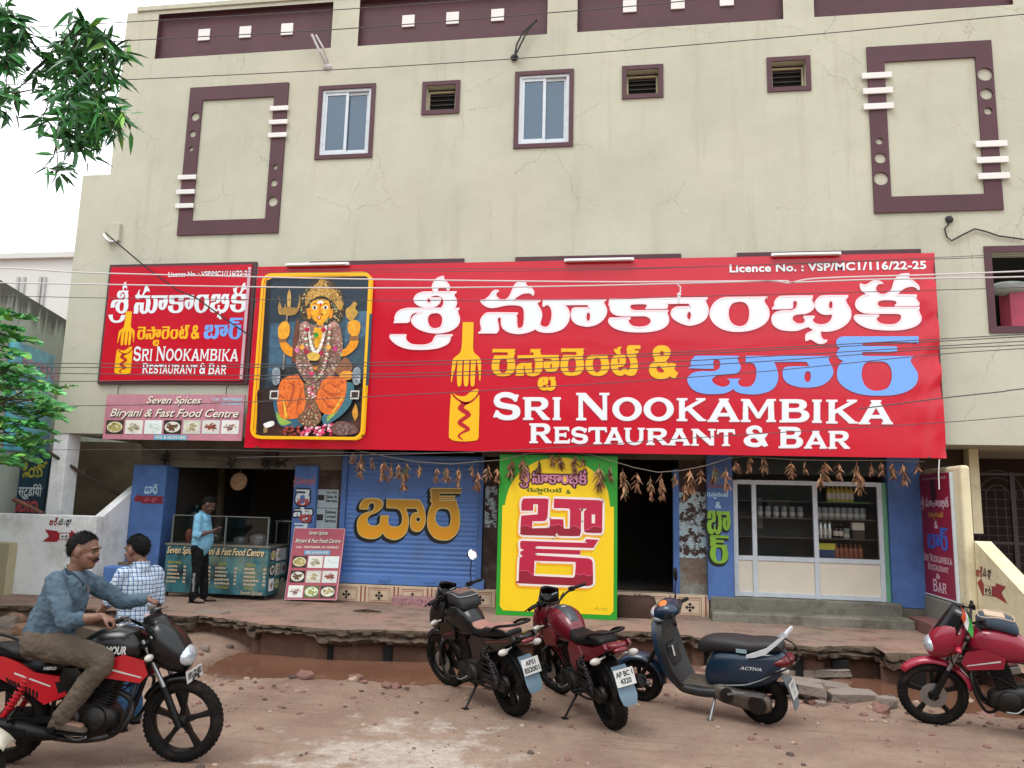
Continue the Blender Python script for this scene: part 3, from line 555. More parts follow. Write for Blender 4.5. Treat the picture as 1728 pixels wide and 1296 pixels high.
for (a, b) in recs:
    mb = MB(); mb.quad(V((a,YU+.098,rz0)), V((b,YU+.098,rz0)), V((b,YU+.098,rz1)), V((a,YU+.098,rz1)))
    e = .004                                            # painted reveals
    for q in (((a,rz0+e),(b,rz0+e)), ((a,rz1-e),(b,rz1-e))): mb.quad(V((q[0][0],YU+.001,q[0][1])), V((q[1][0],YU+.001,q[1][1])), V((q[1][0],YU+.097,q[1][1])), V((q[0][0],YU+.097,q[0][1])))
    for x in (a+e, b-e): mb.quad(V((x,YU+.001,rz0+e)), V((x,YU+.001,rz1-e)), V((x,YU+.097,rz1-e)), V((x,YU+.097,rz0+e)))
    pa = bp(mb, 'parapet_panel', MAR, fix=False)
    for k in range(3):
        cx_ = a+(b-a)*(.262+.238*k); cz = rz0+(rz1-rz0)*.53; s = .115
        t = MB(); t.box(cx_-s, cx_+s, YU+.075, YU+.097, cz-s, cz+s); o = t.build('wall_tile', WHT, pa, bevel=.006)
# painted frames with round holes and white bars
def decor(outer, inner, bars, dots):
    o = R4(*outer); i = R4(*inner); y0 = YU-.03
    mb = MB(); circ = []
    for (px, py, r) in dots:
        c = F(px, py, YU); rr = r*.0092; circ.append([(c.x+rr*cos(2*pi*k/20), c.z+rr*sin(2*pi*k/20)) for k in range(20)])
    rect = lambda q: [(q[0],q[2]),(q[1],q[2]),(q[1],q[3]),(q[0],q[3])]
    mb.prism(rect(o), y0, YU-.001, holes=[rect(i)]+circ)
    f = bp(mb, 'wall_frame', MAR)
    for (px, py, wd, ht) in bars:
        c = F(px, py, YU); b = MB(); w2, h2 = wd*.0092/2, ht*.0092/2
        b.box(c.x-w2, c.x+w2, YU-.06, y0-.002, c.z-h2, c.z+h2); b.build('white_bar', WHT, f, bevel=.008)
decor([(324.3,149),(488.7,140.3),(470,393.5),(298,398)], [(345,170),(465,164),(447,370),(323,373)],
      [(473,185,38,9.5),(471.5,208,38,9.5),(470,230,38,9.5),(318,301,38,9.5),(315.5,325.5,38,9.5),(313.5,349,38,9.5)],
      [(331,198,9),(326.7,227,7),(324,252.5,5),(466,283,5),(463.7,309.5,7.3),(461.7,341,9.7)])
decor([(1461.7,81),(1671.3,69),(1692.7,354),(1474.3,361)], [(1491.7,106),(1644,97.7),(1661,328),(1503,333)],
      [(1478,130,49,11),(1479.7,155.7,49,11),(1481,181.7,49,11),(1670.5,245,49,11),(1672.5,272,49,11),(1675,299,49,11)],
      [(1661,126.7,12),(1663.3,160,10),(1666,188.7,6.5),(1483,239.5,6),(1484.7,268,9.3),(1486,302.5,11.7)])
def ring(mb, q, wd, y0, y1):
    a, b, c, d = q
    mb.prism([(a,c),(b,c),(b,d),(a,d)], y0, y1, holes=[[(a+wd,c+wd),(b-wd,c+wd),(b-wd,d-wd),(a+wd,d-wd)]])
LOU = mat('louvre_dark', '#2a2620', rough=.5)
CRM = mat('cream_reveal', '#b5ab8c', rough=.8, dirt='#6d654f', dirt_amt=.6, dirt_s=4)
for v in vents:
    mb = MB(); ring(mb, v, fr, YU-.025, YU-.001); f = bp(mb, 'vent_frame', MAR)
    a, b, c, d = v[0]+fr, v[1]-fr, v[2]+fr, v[3]-fr
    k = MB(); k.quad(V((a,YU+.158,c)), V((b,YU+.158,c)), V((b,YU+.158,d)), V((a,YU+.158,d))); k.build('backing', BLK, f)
    k = MB(); ring(k, (a+.004,b-.012,c+.002,d-.05), .028, YU+.11, YU+.155); k.build('inner_frame', CRM, f)
    l = MB()
    for t in range(4):
        z = c+.07+(d-c-.17)*t/3.4; l.box(a+.035, b-.042, YU+.12, YU+.15, z, z+.012)
    l.build('louvre', LOU, f)
for v in wins:
    mb = MB(); ring(mb, v, fr, YU-.025, YU-.001); f = bp(mb, 'window', MAR)
    a, b, c, d = v[0]+fr, v[1]-fr, v[2]+fr, v[3]-fr; mid = (a+b)/2
    k = MB(); ring(k, (a+.002,b-.002,c+.002,d-.002), .045, YU+.0, YU+.09); k.build('outer_frame', ALU, f, bevel=.005)
    for (p, q, y) in ((a+.04, mid+.03, YU+.015), (mid-.03, b-.04, YU+.045)):
        s = MB(); ring(s, (p,q,c+.05,d-.05), .05, y, y+.028); sa = s.build('sash', ALU, f, bevel=.005)
        g = MB(); g.quad(V((p+.04,y+.014,c+.09)), V((q-.04,y+.014,c+.09)), V((q-.04,y+.014,d-.09)), V((p+.04,y+.014,d-.09))); g.build('pane', GLS, f)
for v in lows+[rw]:
    mb = MB(); ring(mb, v, .1 if v is rw else fr, YU-.025, YU-.001); f = bp(mb, 'window', MAR)
    a, b, c, d = v[0]+fr, v[1]-fr, v[2]+fr, v[3]-fr
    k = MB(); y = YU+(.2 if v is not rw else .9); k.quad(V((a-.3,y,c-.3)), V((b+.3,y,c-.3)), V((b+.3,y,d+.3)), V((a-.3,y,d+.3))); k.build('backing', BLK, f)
    if v is not rw:
        k = MB(); ring(k, (a+.001,b-.001,c+.001,d-.001), .04, YU+.04, YU+.1); k.build('outer_frame', ALU, f)
# ---------------------------------------------------------------- ground floor
zsl = zslab-.002
def W(px): return F(px, 880, YL).x
zpl = F(600, 985, YL).z                                 # top of the tiled plinth
mb = MB()
BRW = mat('brown_old_wall', '#3c2c25', rough=.85, var=.25, vs=3, bump=.3, dirt='#77706a', dirt_amt=.35, dirt_s=6)
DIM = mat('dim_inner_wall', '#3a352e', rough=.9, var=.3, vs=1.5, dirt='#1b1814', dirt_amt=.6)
LIN = mat('grey_lintel', '#6b6459', rough=.9, var=.2, vs=2, dirt='#3a342d', dirt_amt=.6)
xs0, xs1 = W(105), 4.55
# interior shell
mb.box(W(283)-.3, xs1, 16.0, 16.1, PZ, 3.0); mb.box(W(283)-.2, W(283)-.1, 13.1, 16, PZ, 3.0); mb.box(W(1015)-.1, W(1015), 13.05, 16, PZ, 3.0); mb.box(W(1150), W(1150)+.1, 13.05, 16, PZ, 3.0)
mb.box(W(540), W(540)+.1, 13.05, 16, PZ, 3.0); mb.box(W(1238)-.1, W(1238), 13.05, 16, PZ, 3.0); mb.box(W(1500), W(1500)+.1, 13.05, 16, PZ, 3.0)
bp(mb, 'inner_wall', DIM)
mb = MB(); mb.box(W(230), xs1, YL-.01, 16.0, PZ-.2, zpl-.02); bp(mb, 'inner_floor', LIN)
mb = MB(); mb.box(-11.3, W(283), 14.6, 14.7, PZ, 3.0); bp(mb, 'stairwell_wall', mat('stairwell_wall', '#6a5c48', rough=.9, var=.3, vs=1.2, dirt='#2e261d', dirt_amt=.6, dirt_s=1.4))
zo = F(400, 790, YL).z
for q in ((W(228), W(572), YL, YL+.25, zo, zsl), (W(840)-.3, W(1240), YL, YL+.25, F(1100,775,YL).z, zsl), (W(1240), W(1560), YL+.06, YL+.25, F(1300,800,YL).z, zsl)): mb = MB(); mb.box(*q); bp(mb, 'lintel', LIN if q[3] == YL+.25 and q[2] == YL else mat('dark_slat', '#1d2a2b', rough=.6, var=.3, vs=5))
# painted pillars
def pillar(pa, pb, y, zb, name='pillar', m=BLUE_W, zt=None): 
    k = MB(); k.box(W(pa), W(pb), y, YL+.24, zb, zt or zsl); return bp(k, name, m, bevel=.012)
p1 = pillar(226, 282, YL-.16, PZ, zt=F(250,785,YL).z)
p2 = pillar(496, 534, YL-.10, PZ, zt=F(515,786,YL).z)
p3 = pillar(1192, 1236, YL-.10, F(1215,1013,YL).z)
p4 = pillar(1500, 1556, YL-.02, F(1520,1026,YL).z)
k = MB(); k.box(W(1552), 4.56, YL+.3, YL+.5, PZ, zsl); bp(k, 'side_wall_back', BRW)
k = MB(); k.box(W(534)+.002, W(574), YL, YL+.2, PZ, zo); bp(k, 'poster_wall', BRW)
k = MB(); k.box(W(816), W(1015), YL, YL+.2, PZ, zsl-.3); bp(k, 'brown_wall', BRW)
def peel():
    m = bpy.data.materials.new('peeling_posters'); m.use_nodes = True; nt = m.node_tree; b = nt.nodes['Principled BSDF']; N = nt.nodes.new; L = nt.links.new
    tc = N('ShaderNodeTexCoord'); n = N('ShaderNodeTexNoise'); n.inputs['Scale'].default_value = 9; n.inputs['Detail'].default_value = 9; n.inputs['Roughness'].default_value = .75; L(tc.outputs['Object'], n.inputs['Vector'])
    r = N('ShaderNodeValToRGB'); r.color_ramp.interpolation = 'CONSTANT'; e = r.color_ramp.elements; e[0].color = (*srgb('#3a2a24'), 1); e[1].position = .5; e[1].color = (*srgb('#a9b6b8'), 1)
    x = e.new(.56); x.color = (*srgb('#8fb0bb'), 1); x = e.new(.64); x.color = (*srgb('#c4c6c0'), 1); L(n.outputs['Fac'], r.inputs[0]); L(r.outputs[0], b.inputs['Base Color']); b.inputs['Roughness'].default_value = .8
    return m
PEEL = peel()
za, zb_ = F(1170, 942, YL).z, F(1170, 1004, YL).z
k = MB(); k.box(W(1146), W(1192), YL, YL+.22, za, F(1170,830,YL).z); bp(k, 'peeling_wall', PEEL)
k = MB(); k.box(W(1146), W(1192), YL+.01, YL+.22, zb_-.1, za); bp(k, 'mud_plaster', mat('mud_plaster', '#6d5c4d', rough=.95, var=.2, vs=5, bump=.5, dirt='#9fb0ac', dirt_amt=.7, dirt_s=1.6))
k = MB(); k.box(W(1146), W(1192), YL+.005, YL+.22, F(1170,830,YL).z, zsl); bp(k, 'upper_brown_wall', BRW)
k = MB(); k.box(W(1136), W(1146), YL-.02, YL+.22, F(1140,1003,YL).z, zsl-.4); bp(k, 'door_jamb', BLUE_W)
k = MB(); k.box(W(816)+.02, W(838), YL-.006, YL-.001, F(826,890,YL).z, F(826,820,YL).z); bp(k, 'torn_poster', PEEL)
# roller shutter
def shutter():
    x0, x1 = W(574), W(815); zt, zb = zsl-.25, F(700,986,YL).z; k = MB(); n = int((zt-zb)/.077)
    prof = []
    for i in range(n*4+1):
        z = zt-(zt-zb)*i/(n*4); prof.append((YL+.035-.022*abs(sin(pi*(i % 4)/4))**.7, z))
    k.add([V((x0+.07,y,z)) for y, z in prof]+[V((x1-.07,y,z)) for y, z in prof], [(i, i+1, len(prof)+i+1, len(prof)+i) for i in range(len(prof)-1)])
    SH = mat('blue_shutter', '#527ab8', rough=.5, var=.14, vs=2.5, dirt='#5d7090', dirt_amt=.5, dirt_s=2.4)
    s = bp(k, 'roller_shutter', SH, smooth=True)
    k = MB(); k.box(x0+.05, x1-.05, YL-.03, YL+.03, zb-.02, zb+.13); k.build('bottom_rail', SH, s, bevel=.008)
    k = MB()
    for u in (.3, .62): k.tube([(x0+(x1-x0)*u, YL-.03, zb+.05), (x0+(x1-x0)*u+.02, YL-.07, zb+.05), (x0+(x1-x0)*u+.16, YL-.07, zb+.05), (x0+(x1-x0)*u+.18, YL-.03, zb+.05)], .01, 6)
    k.build('handle', SH, s)
    for a in (x0, x1-.09): k = MB(); k.box(a, a+.09, YL-.05, YL+.06, zb-.02, zt); k.build('guide_rail', BLUE_W, s, bevel=.006)
    k = MB(); k.box(x1-.11, x1+.06, YL-.075, YL-.052, zb-.03, zb+.13); k.build('lock_plate', SH, s)
    GOLD = mat('gold_paint', '#c58a18', rough=.5, var=.1, vs=6, col2='#b8922c'); BP = mat('black_paint', '#10100f', rough=.6)
    k = MB(); m1 = wallmap(YL, -.008); m2 = wallmap(YL, -.0085+.004); off = lambda u, v: V((u-.045, YL+.0125, v-.05))
    for o, hs in SHUT: ribbon(k, o, .035, lambda u, v: V((u-.03, YL+.0115, v-.03)))
    put(k, SHUT, off); k.build('lettering_shadow', BP, s)
    k = MB(); put(k, SHUT, lambda u, v: V((u, YL+.004, v))); k.build('lettering', GOLD, s)
    B4 = bounds(SHUT); nt = GOLD.node_tree; N = nt.nodes.new; L = nt.links.new; tc = N('ShaderNodeTexCoord'); sp = N('ShaderNodeSeparateXYZ'); L(tc.outputs['Object'], sp.inputs[0]); r_ = N('ShaderNodeMapRange'); r_.inputs[1].default_value = B4[2]-YL*0; r_.inputs[2].default_value = B4[3]; L(sp.outputs['Z'], r_.inputs[0]); q_ = N('ShaderNodeValToRGB'); q_.color_ramp.elements[0].color = (*srgb('#efa00c'), 1); q_.color_ramp.elements[1].color = (*srgb('#8d6c20'), 1); e_ = q_.color_ramp.elements.new(.45); e_.color = (*srgb('#d99c14'), 1); L(r_.outputs[0], q_.inputs[0]); L(q_.outputs[0], nt.nodes['Principled BSDF'].inputs['Base Color'])
    k = MB(); CR = mat('cream_paint', '#d2bf7c', rough=.5)
    for o, hs in SHUT:
        ribbon(k, o, .008, lambda u, v: V((u, YL+.002, v)))
        for h in hs: ribbon(k, h, .008, lambda u, v: V((u, YL+.002, v)))
    k.build('lettering_edge', CR, s)
shutter()
# tiled plinth with printed tiles
TILE = mat('cream_tile', '#c9b399', rough=.3, var=.06, vs=4, dirt='#7a6552', dirt_amt=.4, dirt_s=3); TL1 = mat('tile_brown', '#8a4a34', rough=.35); TL2 = mat('tile_black', '#2a2220', rough=.35)
def plinth(xa, xb, zb, zt):
    k = MB(); k.box(xa, xb, YL-.06, YL+.2, zb-.3, zt); p = bp(k, 'tiled_plinth', TILE, bevel=.006)
    k = MB(); d = MB(); mp = wallmap(YL-.06, .003); n = max(1, round((xb-xa)/.54)); w_ = (xb-xa)/n; hgt = zt-.02-zb
    for i in range(n):
        a = xa+i*w_; q = [(a+.08,zb+.0),(a+w_-.12,zb+.0),(a+w_-.12,zt-.05),(a+.08,zt-.05)]
        ribbon(k, q, .007, mp); ribbon(k, [(x+(.03 if x < a+w_/2 else -.03), z+(.03 if z < zb+.1 else -.03)) for x, z in q], .004, mp)
        for x in (a+w_-.05, a+.02): k.poly([(x-.012,zb),(x+.012,zb),(x+.012,zt-.02),(x-.012,zt-.02)], (), mp)
        c = (a+w_/2-.02, zb+hgt*.42)
        for dx, dz in ((.045,0),(-.045,0),(0,.045),(0,-.045),(0,0)):
            r = .03 if dx or dz else .022; d.poly([(c[0]+dx-r,c[1]+dz),(c[0]+dx,c[1]+dz-r),(c[0]+dx+r,c[1]+dz),(c[0]+dx,c[1]+dz+r)], (), wallmap(YL-.06, .003+.0008*(dx+.05)/.05+.002*(dx == 0 == dz)))
    k.build('tile_pattern', TL1, p); d.build('tile_flower', TL2, p)
plinth(W(568), W(846), PZ, zpl); plinth(W(1020), W(1194), F(1120,1036,YL).z, F(1120,1001,YL).z)
k = MB(); k.box(F(664,1010,YL-.2).x, F(792,1010,YL-.2).x, YL-.34, YL-.06, PZ-.02, PZ+.13); bp(k, 'granite_step', mat('purple_granite', '#6a3a40', rough=.35, var=.5, vs=60, col2='#a07a7c'), bevel=.008)
STEPC = mat('step_concrete', '#77746a', rough=.9, spec=.2, var=.25, vs=2, bump=.5, dirt='#37352c', dirt_amt=.9, dirt_s=2.4)
zs = F(1400, 1013, YL).z
k = MB(); k.box(W(1196), W(1512), YL-.12, YL+.2, PZ-.1, zs); k.box(W(1194), W(1512)+.04, YL-.5, YL-.12, PZ-.1, PZ+(zs-PZ)*.42); bp(k, 'concrete_step', STEPC, bevel=.02)
RST = mat('red_oxide_step', '#6e4a44', rough=.75, var=.15, vs=3, dirt='#3f2c28', dirt_amt=.5)
k = MB(); k.box(W(1512)+.05, 4.54, 11.75, 12.6, PZ-.1, PZ+.17); k.box(W(1512)+.45, 4.54, 12.02, 12.75, PZ+.17, PZ+.34); bp(k, 'entrance_step', RST, bevel=.012)
# glass shop front
def shopfront():
    x0, x1 = W(1236), W(1502); z0, z1 = zs+.0, F(1360,812,YL).z; zm = F(1360,945,YL).z; y = YL+.08
    fx = [W(1240)+.02, W(1274), W(1378), W(1488)]
    fr_ = MB()
    for x in fx: fr_.box(x-.035, x+.035, y-.03, y+.03, z0, z1)
    for a, b in zip(fx, fx[1:]):
        for z in (z0+.04, zm, z1-.03): fr_.box(a+.035, b-.035, y-.028, y+.028, z-.035, z+.035)
    f = bp(fr_, 'shop_window', ALU, bevel=.004)
    LAM = mat('cream_laminate', '#d9d0bd', rough=.4, var=.04)
    for a, b in zip(fx, fx[1:]):
        k = MB(); k.box(a+.03, b-.03, y-.005, y+.012, z0+.07, zm-.03); k.build('lower_panel', LAM, f)
        g = MB(); g.quad(V((a+.03,y,zm+.03)), V((b-.03,y,zm+.03)), V((b-.03,y,z1-.06)), V((a+.03,y,z1-.06))); g.build('pane', mat('shop_glass', '#05080a', rough=.02, alpha=.14, spec=.9), f)
    k = MB(); k.box(W(1488)+.036, W(1500), y-.03, y+.1, z0, z1); k.build('green_jamb', mat('green_paint', '#5f9c78', rough=.5, var=.08), f, bevel=.004)
    k = MB(); k.box(x0, x1, y+.62, y+.66, zm-.3, z1+.3); bp(k, 'cabinet_back', mat('cabinet_back', '#2c3433', rough=.7, var=.2, vs=4))
    SHF = mat('shelf_wood', '#5a4c40', rough=.6)
    sz = [zm+.03, zm+(z1-zm)*.27, zm+(z1-zm)*.52, zm+(z1-zm)*.74]
    for z in sz:
        k = MB(); k.box(x0+.05, x1-.05, y+.15, y+.6, z-.012, z); bp(k, 'shelf', SHF)
    return fx, sz, y, z1, zm
SHOP = shopfront()
# ---------------------------------------------------------------- right-hand side: boundary column, stair wall, gate
YEL_W = mat('cream_yellow_wall', '#d4c9a6', rough=.8, var=.08, vs=2, bump=.2, bs=26, dirt='#8a7a58', dirt_amt=.5, dirt_s=1.7)
GRYC = mat('grey_cement', '#77756c', rough=.9, var=.15, vs=3, bump=.3, dirt='#4c4a42', dirt_amt=.5)
zc = F(1630, 785, 11.4).z
t = thing('boundary_wall', 'cream rounded boundary wall at the right carrying the tall red signboard', 'wall', (4.68, 11.4, 0))
k = MB(); k.box(4.57, 4.70, 11.4, 12.75, PZ-.2, zc); k.build('wall_body', YEL_W, t, world=True, bevel=.04)
k = MB(); k.box(4.50, 4.569, 11.42, 12.78, PZ-.2, FX(1600, 1013, 4.53).z-.02); k.build('cement_base', GRYC, t, world=True, bevel=.01)
t = thing('stair_wall', 'cream sloping stair wall at the right with a painted red arrow', 'wall', (4.9, 10.5, 0))
a_, b_ = FX(1640, 908, 4.692), FX(1728, 1003, 4.692); sl_ = (b_.z-a_.z)/(b_.y-a_.y)
pr = [(11.41, PZ-.3), (11.41, a_.z+(11.41-a_.y)*sl_), (9.2, max(.35, a_.z+(9.2-a_.y)*sl_)), (9.2, -.4)]
k = MB(); k.prism(pr, 4.692, 4.90, mp=lambda u, v, y: V((y, u, v))); k.build('wall_body', YEL_W, t, world=True, bevel=.015)
mpx = lambda u, v, h=0: V((4.688-h, u, v))
RP = mat('red_paint', '#8c2a30', rough=.6, var=.1); BKP = mat('black_lettering', '#1d1a18', rough=.6)
def onx(px, py, X=4.692): p = FX(px, py, X); return (p.y, p.z)
k = MB(); k.poly([onx(*p) for p in ((1649.5,983),(1656,976),(1661,987),(1680,990),(1681,984),(1698,990),(1690,1000),(1701,1019),(1680,1007),(1660,1003),(1659,1007))], (), mpx); ar = k.build('painted_arrow', RP, t, world=True)
k = MB(); k.poly([onx(*p) for p in ((1661.5,987.5),(1674.5,990),(1674.5,1005),(1661.5,1002))], (), lambda u, v: V((4.685, u, v))); k.build('arrow_panel', YEL_W, ar)
k = MB(); (ya, za_), (yb, zb2) = onx(1663, 1001), onx(1673, 991); put_text(k, 'దారి', lambda u, v, h=0: V((4.682-h, u, v)), ya, yb, za_, zb2, .03); k.build('lettering', BKP, ar)
k = MB(); (ya, za_), (yb, zb2) = onx(1648.5,973), onx(1658,956); put_text(k, 'బార్', mpx, ya, yb, za_, zb2, .05); k.build('lettering', RP, ar)
k = MB(); (ya, za_), (yb, zb2) = onx(1659.5,977), onx(1673,960); put_text(k, 'మేడపైకి', mpx, ya, yb, za_, zb2, .03); k.build('lettering', BKP, ar)
# grille gate
t = thing('grille_gate', 'brown iron grille gate behind the cream stair wall', 'gate', (5.6, 13.2, 0)); IRON = mat('brown_iron', '#2b1e1a', rough=.6, var=.2)
gx0, gx1, gz0, gz1 = 4.95, 7.3, F(1690,975,13.2).z-.2, F(1690,797,13.2).z
k = MB()
for x, wd in ((gx0,.03),(F(1712,880,13.2).x,.035),(gx1,.03)): k.box(x-wd, x+wd, 13.18, 13.24, gz0, gz1)
for z in (gz0+.03, gz0+(gz1-gz0)*.4, gz1-.03): k.box(gx0, gx1, 13.185, 13.225, z-.02, z+.02)
k.build('gate_frame', IRON, t, world=True)
k = MB()
for i in range(1, 17): x = gx0+(gx1-gx0)*i/17; k.cyl(V((x,13.2,gz0)), V((x,13.2,gz1-.25)), .009, n=6)
for i in range(1, 12): z = gz0+(gz1-gz0)*i/13; k.cyl(V((gx0,13.205,z)), V((gx1,13.205,z)), .008, n=6)
c = F(1683, 830, 13.2)
for r in (.38,.28,.18): k.tube([(c.x+r*cos(a), 13.2, c.z-.1+r*sin(a)*1.15) for a in [pi*i/16 for i in range(17)]], .010, 6)
k.build('grille_bar', IRON, t, world=True)
k = MB(); k.box(4.85, 9.5, 15.2, 15.3, -.3, 3.0); k.box(4.83, 9.5, 13.6, 15.2, PZ-.4, PZ-.1); bp(k, 'passage_wall', mat('passage_wall', '#2c1d18', rough=.9, var=.2))
k = MB(); k.box(F(1640,770,YL).x, F(1656,770,YL).x, 12.9, 13.15, F(1650,900,13).z, zsl); bp(k, 'passage_post', YEL_W)
k = MB(); k.box(4.5, F(1640,770,YL).x, YL+.3, YL+.4, F(1600,800,13).z-.3, zsl); bp(k, 'passage_panel', mat('passage_brown', '#3a2a1c', rough=.8, var=.2))
# ---------------------------------------------------------------- signs
RED = mat('red_flex', '#bf0022', rough=.5, var=.05, vs=.8, spec=.12, coat=.8, bump=.3, bs=1.4)
MATS['red_flex'].node_tree.nodes['Principled BSDF'].inputs['Coat Roughness'].default_value = .10
WL = mat('white_print', '#dfe6e8', rough=.35); YLP = mat('yellow_print', '#f2b400', rough=.35); BLP = mat('blue_print', '#6fa3ee', rough=.35); RDP = mat('dark_red_print', '#b0101f', rough=.35)
PKE = mat('pale_edge', '#f0d5da', rough=.35)
A_, B_, C_, D_ = F(437,447,YB), F(1578,430,YB), F(1597,775,YB), F(410,754,YB)
bx0, bx1, bz0, bz1 = (A_.x+D_.x)/2, (B_.x+C_.x)/2, (C_.z+D_.z)/2, (A_.z+B_.z)/2
BAN = thing('shop_banner', 'huge red restaurant banner with goddess picture and white Telugu lettering', 'banner', ((bx0+bx1)/2, YB, bz0))
k = MB(); NXB, NZB = 240, 60
def flexz(u, v): return .006*noise.noise(V((u*1.3, v*2.2, 0)))
vs = []
for j in range(NZB+1):
    for i in range(NXB+1): e_ = sst(.93, 1, i/NXB)+.35*sst(.06, 0, i/NXB); vs.append(V((bx0+(bx1-bx0)*i/NXB, YB+.004+.003*noise.noise(V((i*.045, j*.125, 0)))+e_*.028*noise.noise(V((i*.30-j*.18, j*.12, 4))), bz0+(bz1-bz0)*j/NZB)))
k.add(vs, [(j*(NXB+1)+i, j*(NXB+1)+i+1, (j+1)*(NXB+1)+i+1, (j+1)*(NXB+1)+i) for j in range(NZB) for i in range(NXB)])
k.build('flex_sheet', RED, BAN, world=True, smooth=True)
k = MB()
for z in (bz0+.03, (bz0+bz1)/2, bz1-.03): k.box(bx0+.01, bx1-.01, YB+.03, YB+.07, z-.02, z+.02)
for i in range(9): x = bx0+.03+(bx1-bx0-.06)*i/8; k.box(x-.02, x+.02, YB+.075, YB+.11, bz0+.01, bz1-.01)
k.box(bx0, bx0+.012, YB+.008, YB+.10, bz0, bz1); k.box(bx1-.012, bx1, YB+.008, YB+.10, bz0, bz1); k.box(bx0+.013, bx1-.013, YB+.008, YB+.028, bz0, bz0+.02)
k.build('back_frame', mat('rusty_steel', '#4a3a34', rough=.7, var=.3), BAN, world=True)
wm = wallmap(YB, .004); wm2 = wallmap(YB, .0075); wm3 = wallmap(YB, .010)
def lettering(name, G_, m, mp, edge=None, ew=.012, emap=None):
    k = MB(); put(k, G_, mp); o = k.build(name, m, BAN, world=True)
    if edge:
        e = MB()
        for a, hs in G_:
            for P in [a]+hs: ribbon(e, P, ew, emap or mp)
        e.build(name+'_outline', edge, o)
    return o
def fixsub(): pass
lettering('white_lettering', WHITE, WL, wm2, PKE, .013, wm3); lettering('blue_lettering', BLUE, BLP, wm2)
lettering('yellow_lettering', YEL+AMP, YLP, wm2, mat('orange_edge', '#c06a10', rough=.4), .008, wm)
lettering('fork_emblem', FORK[:1]+FORK[1:], YLP, wm2); lettering('emblem_wave', WAVE, RDP, wm3)
lettering('english_lettering', CAPS, WL, wm2, PKE, .007, wm)
k = MB(); q = R4((1231,447),(1562,439.5),(1563,454),(1231,460.5), YB); put_text(k, 'Licence No. : VSP/MC1/116/22-25', wm2, q[0], q[1], q[2], q[3], .03, spacing=1.05); k.build('licence_lettering', WL, BAN, world=True)
# printed goddess picture
Z5 = (400,432,4.114)
def rrect(x0, x1, z0, z1, r, n=8):
    P = []
    for cx_, cz, a in ((x1-r,z1-r,0),(x0+r,z1-r,90),(x0+r,z0+r,180),(x1-r,z0+r,270)):
        for i in range(n+1): t = radians(a+90*i/n); P.append((cx_+r*cos(t), cz+r*sin(t)))
    return P
pq = R4((448,463),(632,463),(615,742),(426,742), YB)
pw = MB(); pm = []
def pmat(h):
    m = mat('print_'+h.strip('#'), h, rough=.38, var=0 if h == '#f2b400' else .28, vs=16)
    if m not in pm: pm.append(m)
    pw.mi = pm.index(m)
LAYER = [0]
def lay():
    LAYER[0] += 1; o = .005+.0004*LAYER[0]; return lambda u, v: V((u, YB-o, v))
def pp(h, s, n=4): pmat(h); pw.poly(T(s, Z5, YB, n), (), lay())
def dots(hs, s, cnt, r0, r1, seed=1):
    rg = random.Random(seed); P = T(s, Z5, YB, 2); xa, xb = min(p[0] for p in P), max(p[0] for p in P); ya, yb = min(p[1] for p in P), max(p[1] for p in P)
    def inside(x, y):
        c = False
        for (x1, y1), (x2, y2) in zip(P, P[1:]+P[:1]):
            if (y1 > y) != (y2 > y) and x < (x2-x1)*(y-y1)/(y2-y1)+x1: c = not c
        return c
    m_ = lay(); LAYER[0] += 1; n = 0
    while n < cnt:
        x, y = rg.uniform(xa, xb), rg.uniform(ya, yb)
        if not inside(x, y): continue
        pmat(rg.choice(hs)); r = rg.uniform(r0, r1); o = rg.random()*6; e = rg.uniform(.6, 1)
        h_ = .0003*rg.random()
        pw.poly([(x+r*cos(o+k*pi/3), y+r*e*sin(o+k*pi/3)) for k in range(6)], (), lambda u, v: m_(u, v)+V((0, -h_, 0))); n += 1
pmat('#f2b400'); pw.poly(rrect(*pq, .16), (), lay())
e = .045; pmat('#22323e'); pw.poly(rrect(pq[0]+e, pq[1]-e, pq[2]+e, pq[3]-e, .125), (), lay())
pp('#34505f', "240,470! 940,400! 915,900! 215,870!"); pp('#44687f', "760,390! 915,380! 900,560! 750,600!"); pp('#3d5f76', "232,480! 400,470! 380,780! 220,800!")
for y in (480, 570, 640, 760): pp('#2a4354', "225,%d! 890,%d! 890,%d! 225,%d!" % (y, y-10, y-6, y+4))
pp('#1d2226', "205,170! 240,160! 195,900! 190,1235! 140,1210!")
pp('#4b2c22', "145,930! 870,880! 855,1225 840,1240 160,1240 140,1215"); pp('#5d3a2c', "600,1140! 860,1090! 845,1230! 640,1240!"); pp('#2c1c18', "140,950! 260,900! 300,1150! 150,1240!")
pp('#2b2a2c', "250,800 330,780 420,760 700,750 850,790 860,1000 780,1150 350,1180 260,1050")
pp('#3c3122', "600,150 690,200 745,300 740,420 690,470 500,460 440,420 440,300 500,200"); dots(['#7a5f2c','#b8964a','#4d4024','#1e1912','#8aa070','#d8c080','#3a2c1c'], "600,160 690,210 745,300 735,420 690,460 500,450 445,420 450,300 510,200", 340, .008, .02, 3)
pp('#b58b3c', "590,155 640,215 690,245 735,320 720,380 660,310 590,290 520,305 480,350 480,285 520,225 560,190"); dots(['#e2c37a','#8d6424','#d4a94e','#6d4c1d'], "590,160 640,215 690,250 730,320 660,305 590,285 520,300 490,330 485,285 525,225 560,190", 190, .006, .014, 4)
pp('#1b1614', "505,340 540,295 595,280 640,300 660,360 655,430 500,420 490,380"); pp('#eda40e', "512,335 545,305 595,300 635,312 648,350 642,405 622,445 590,472 552,462 522,425 510,375")
pp('#d98a12', "484,370! 512,365 515,430 495,440!"); pp('#d98a12', "648,370! 670,375 660,430 640,430!")
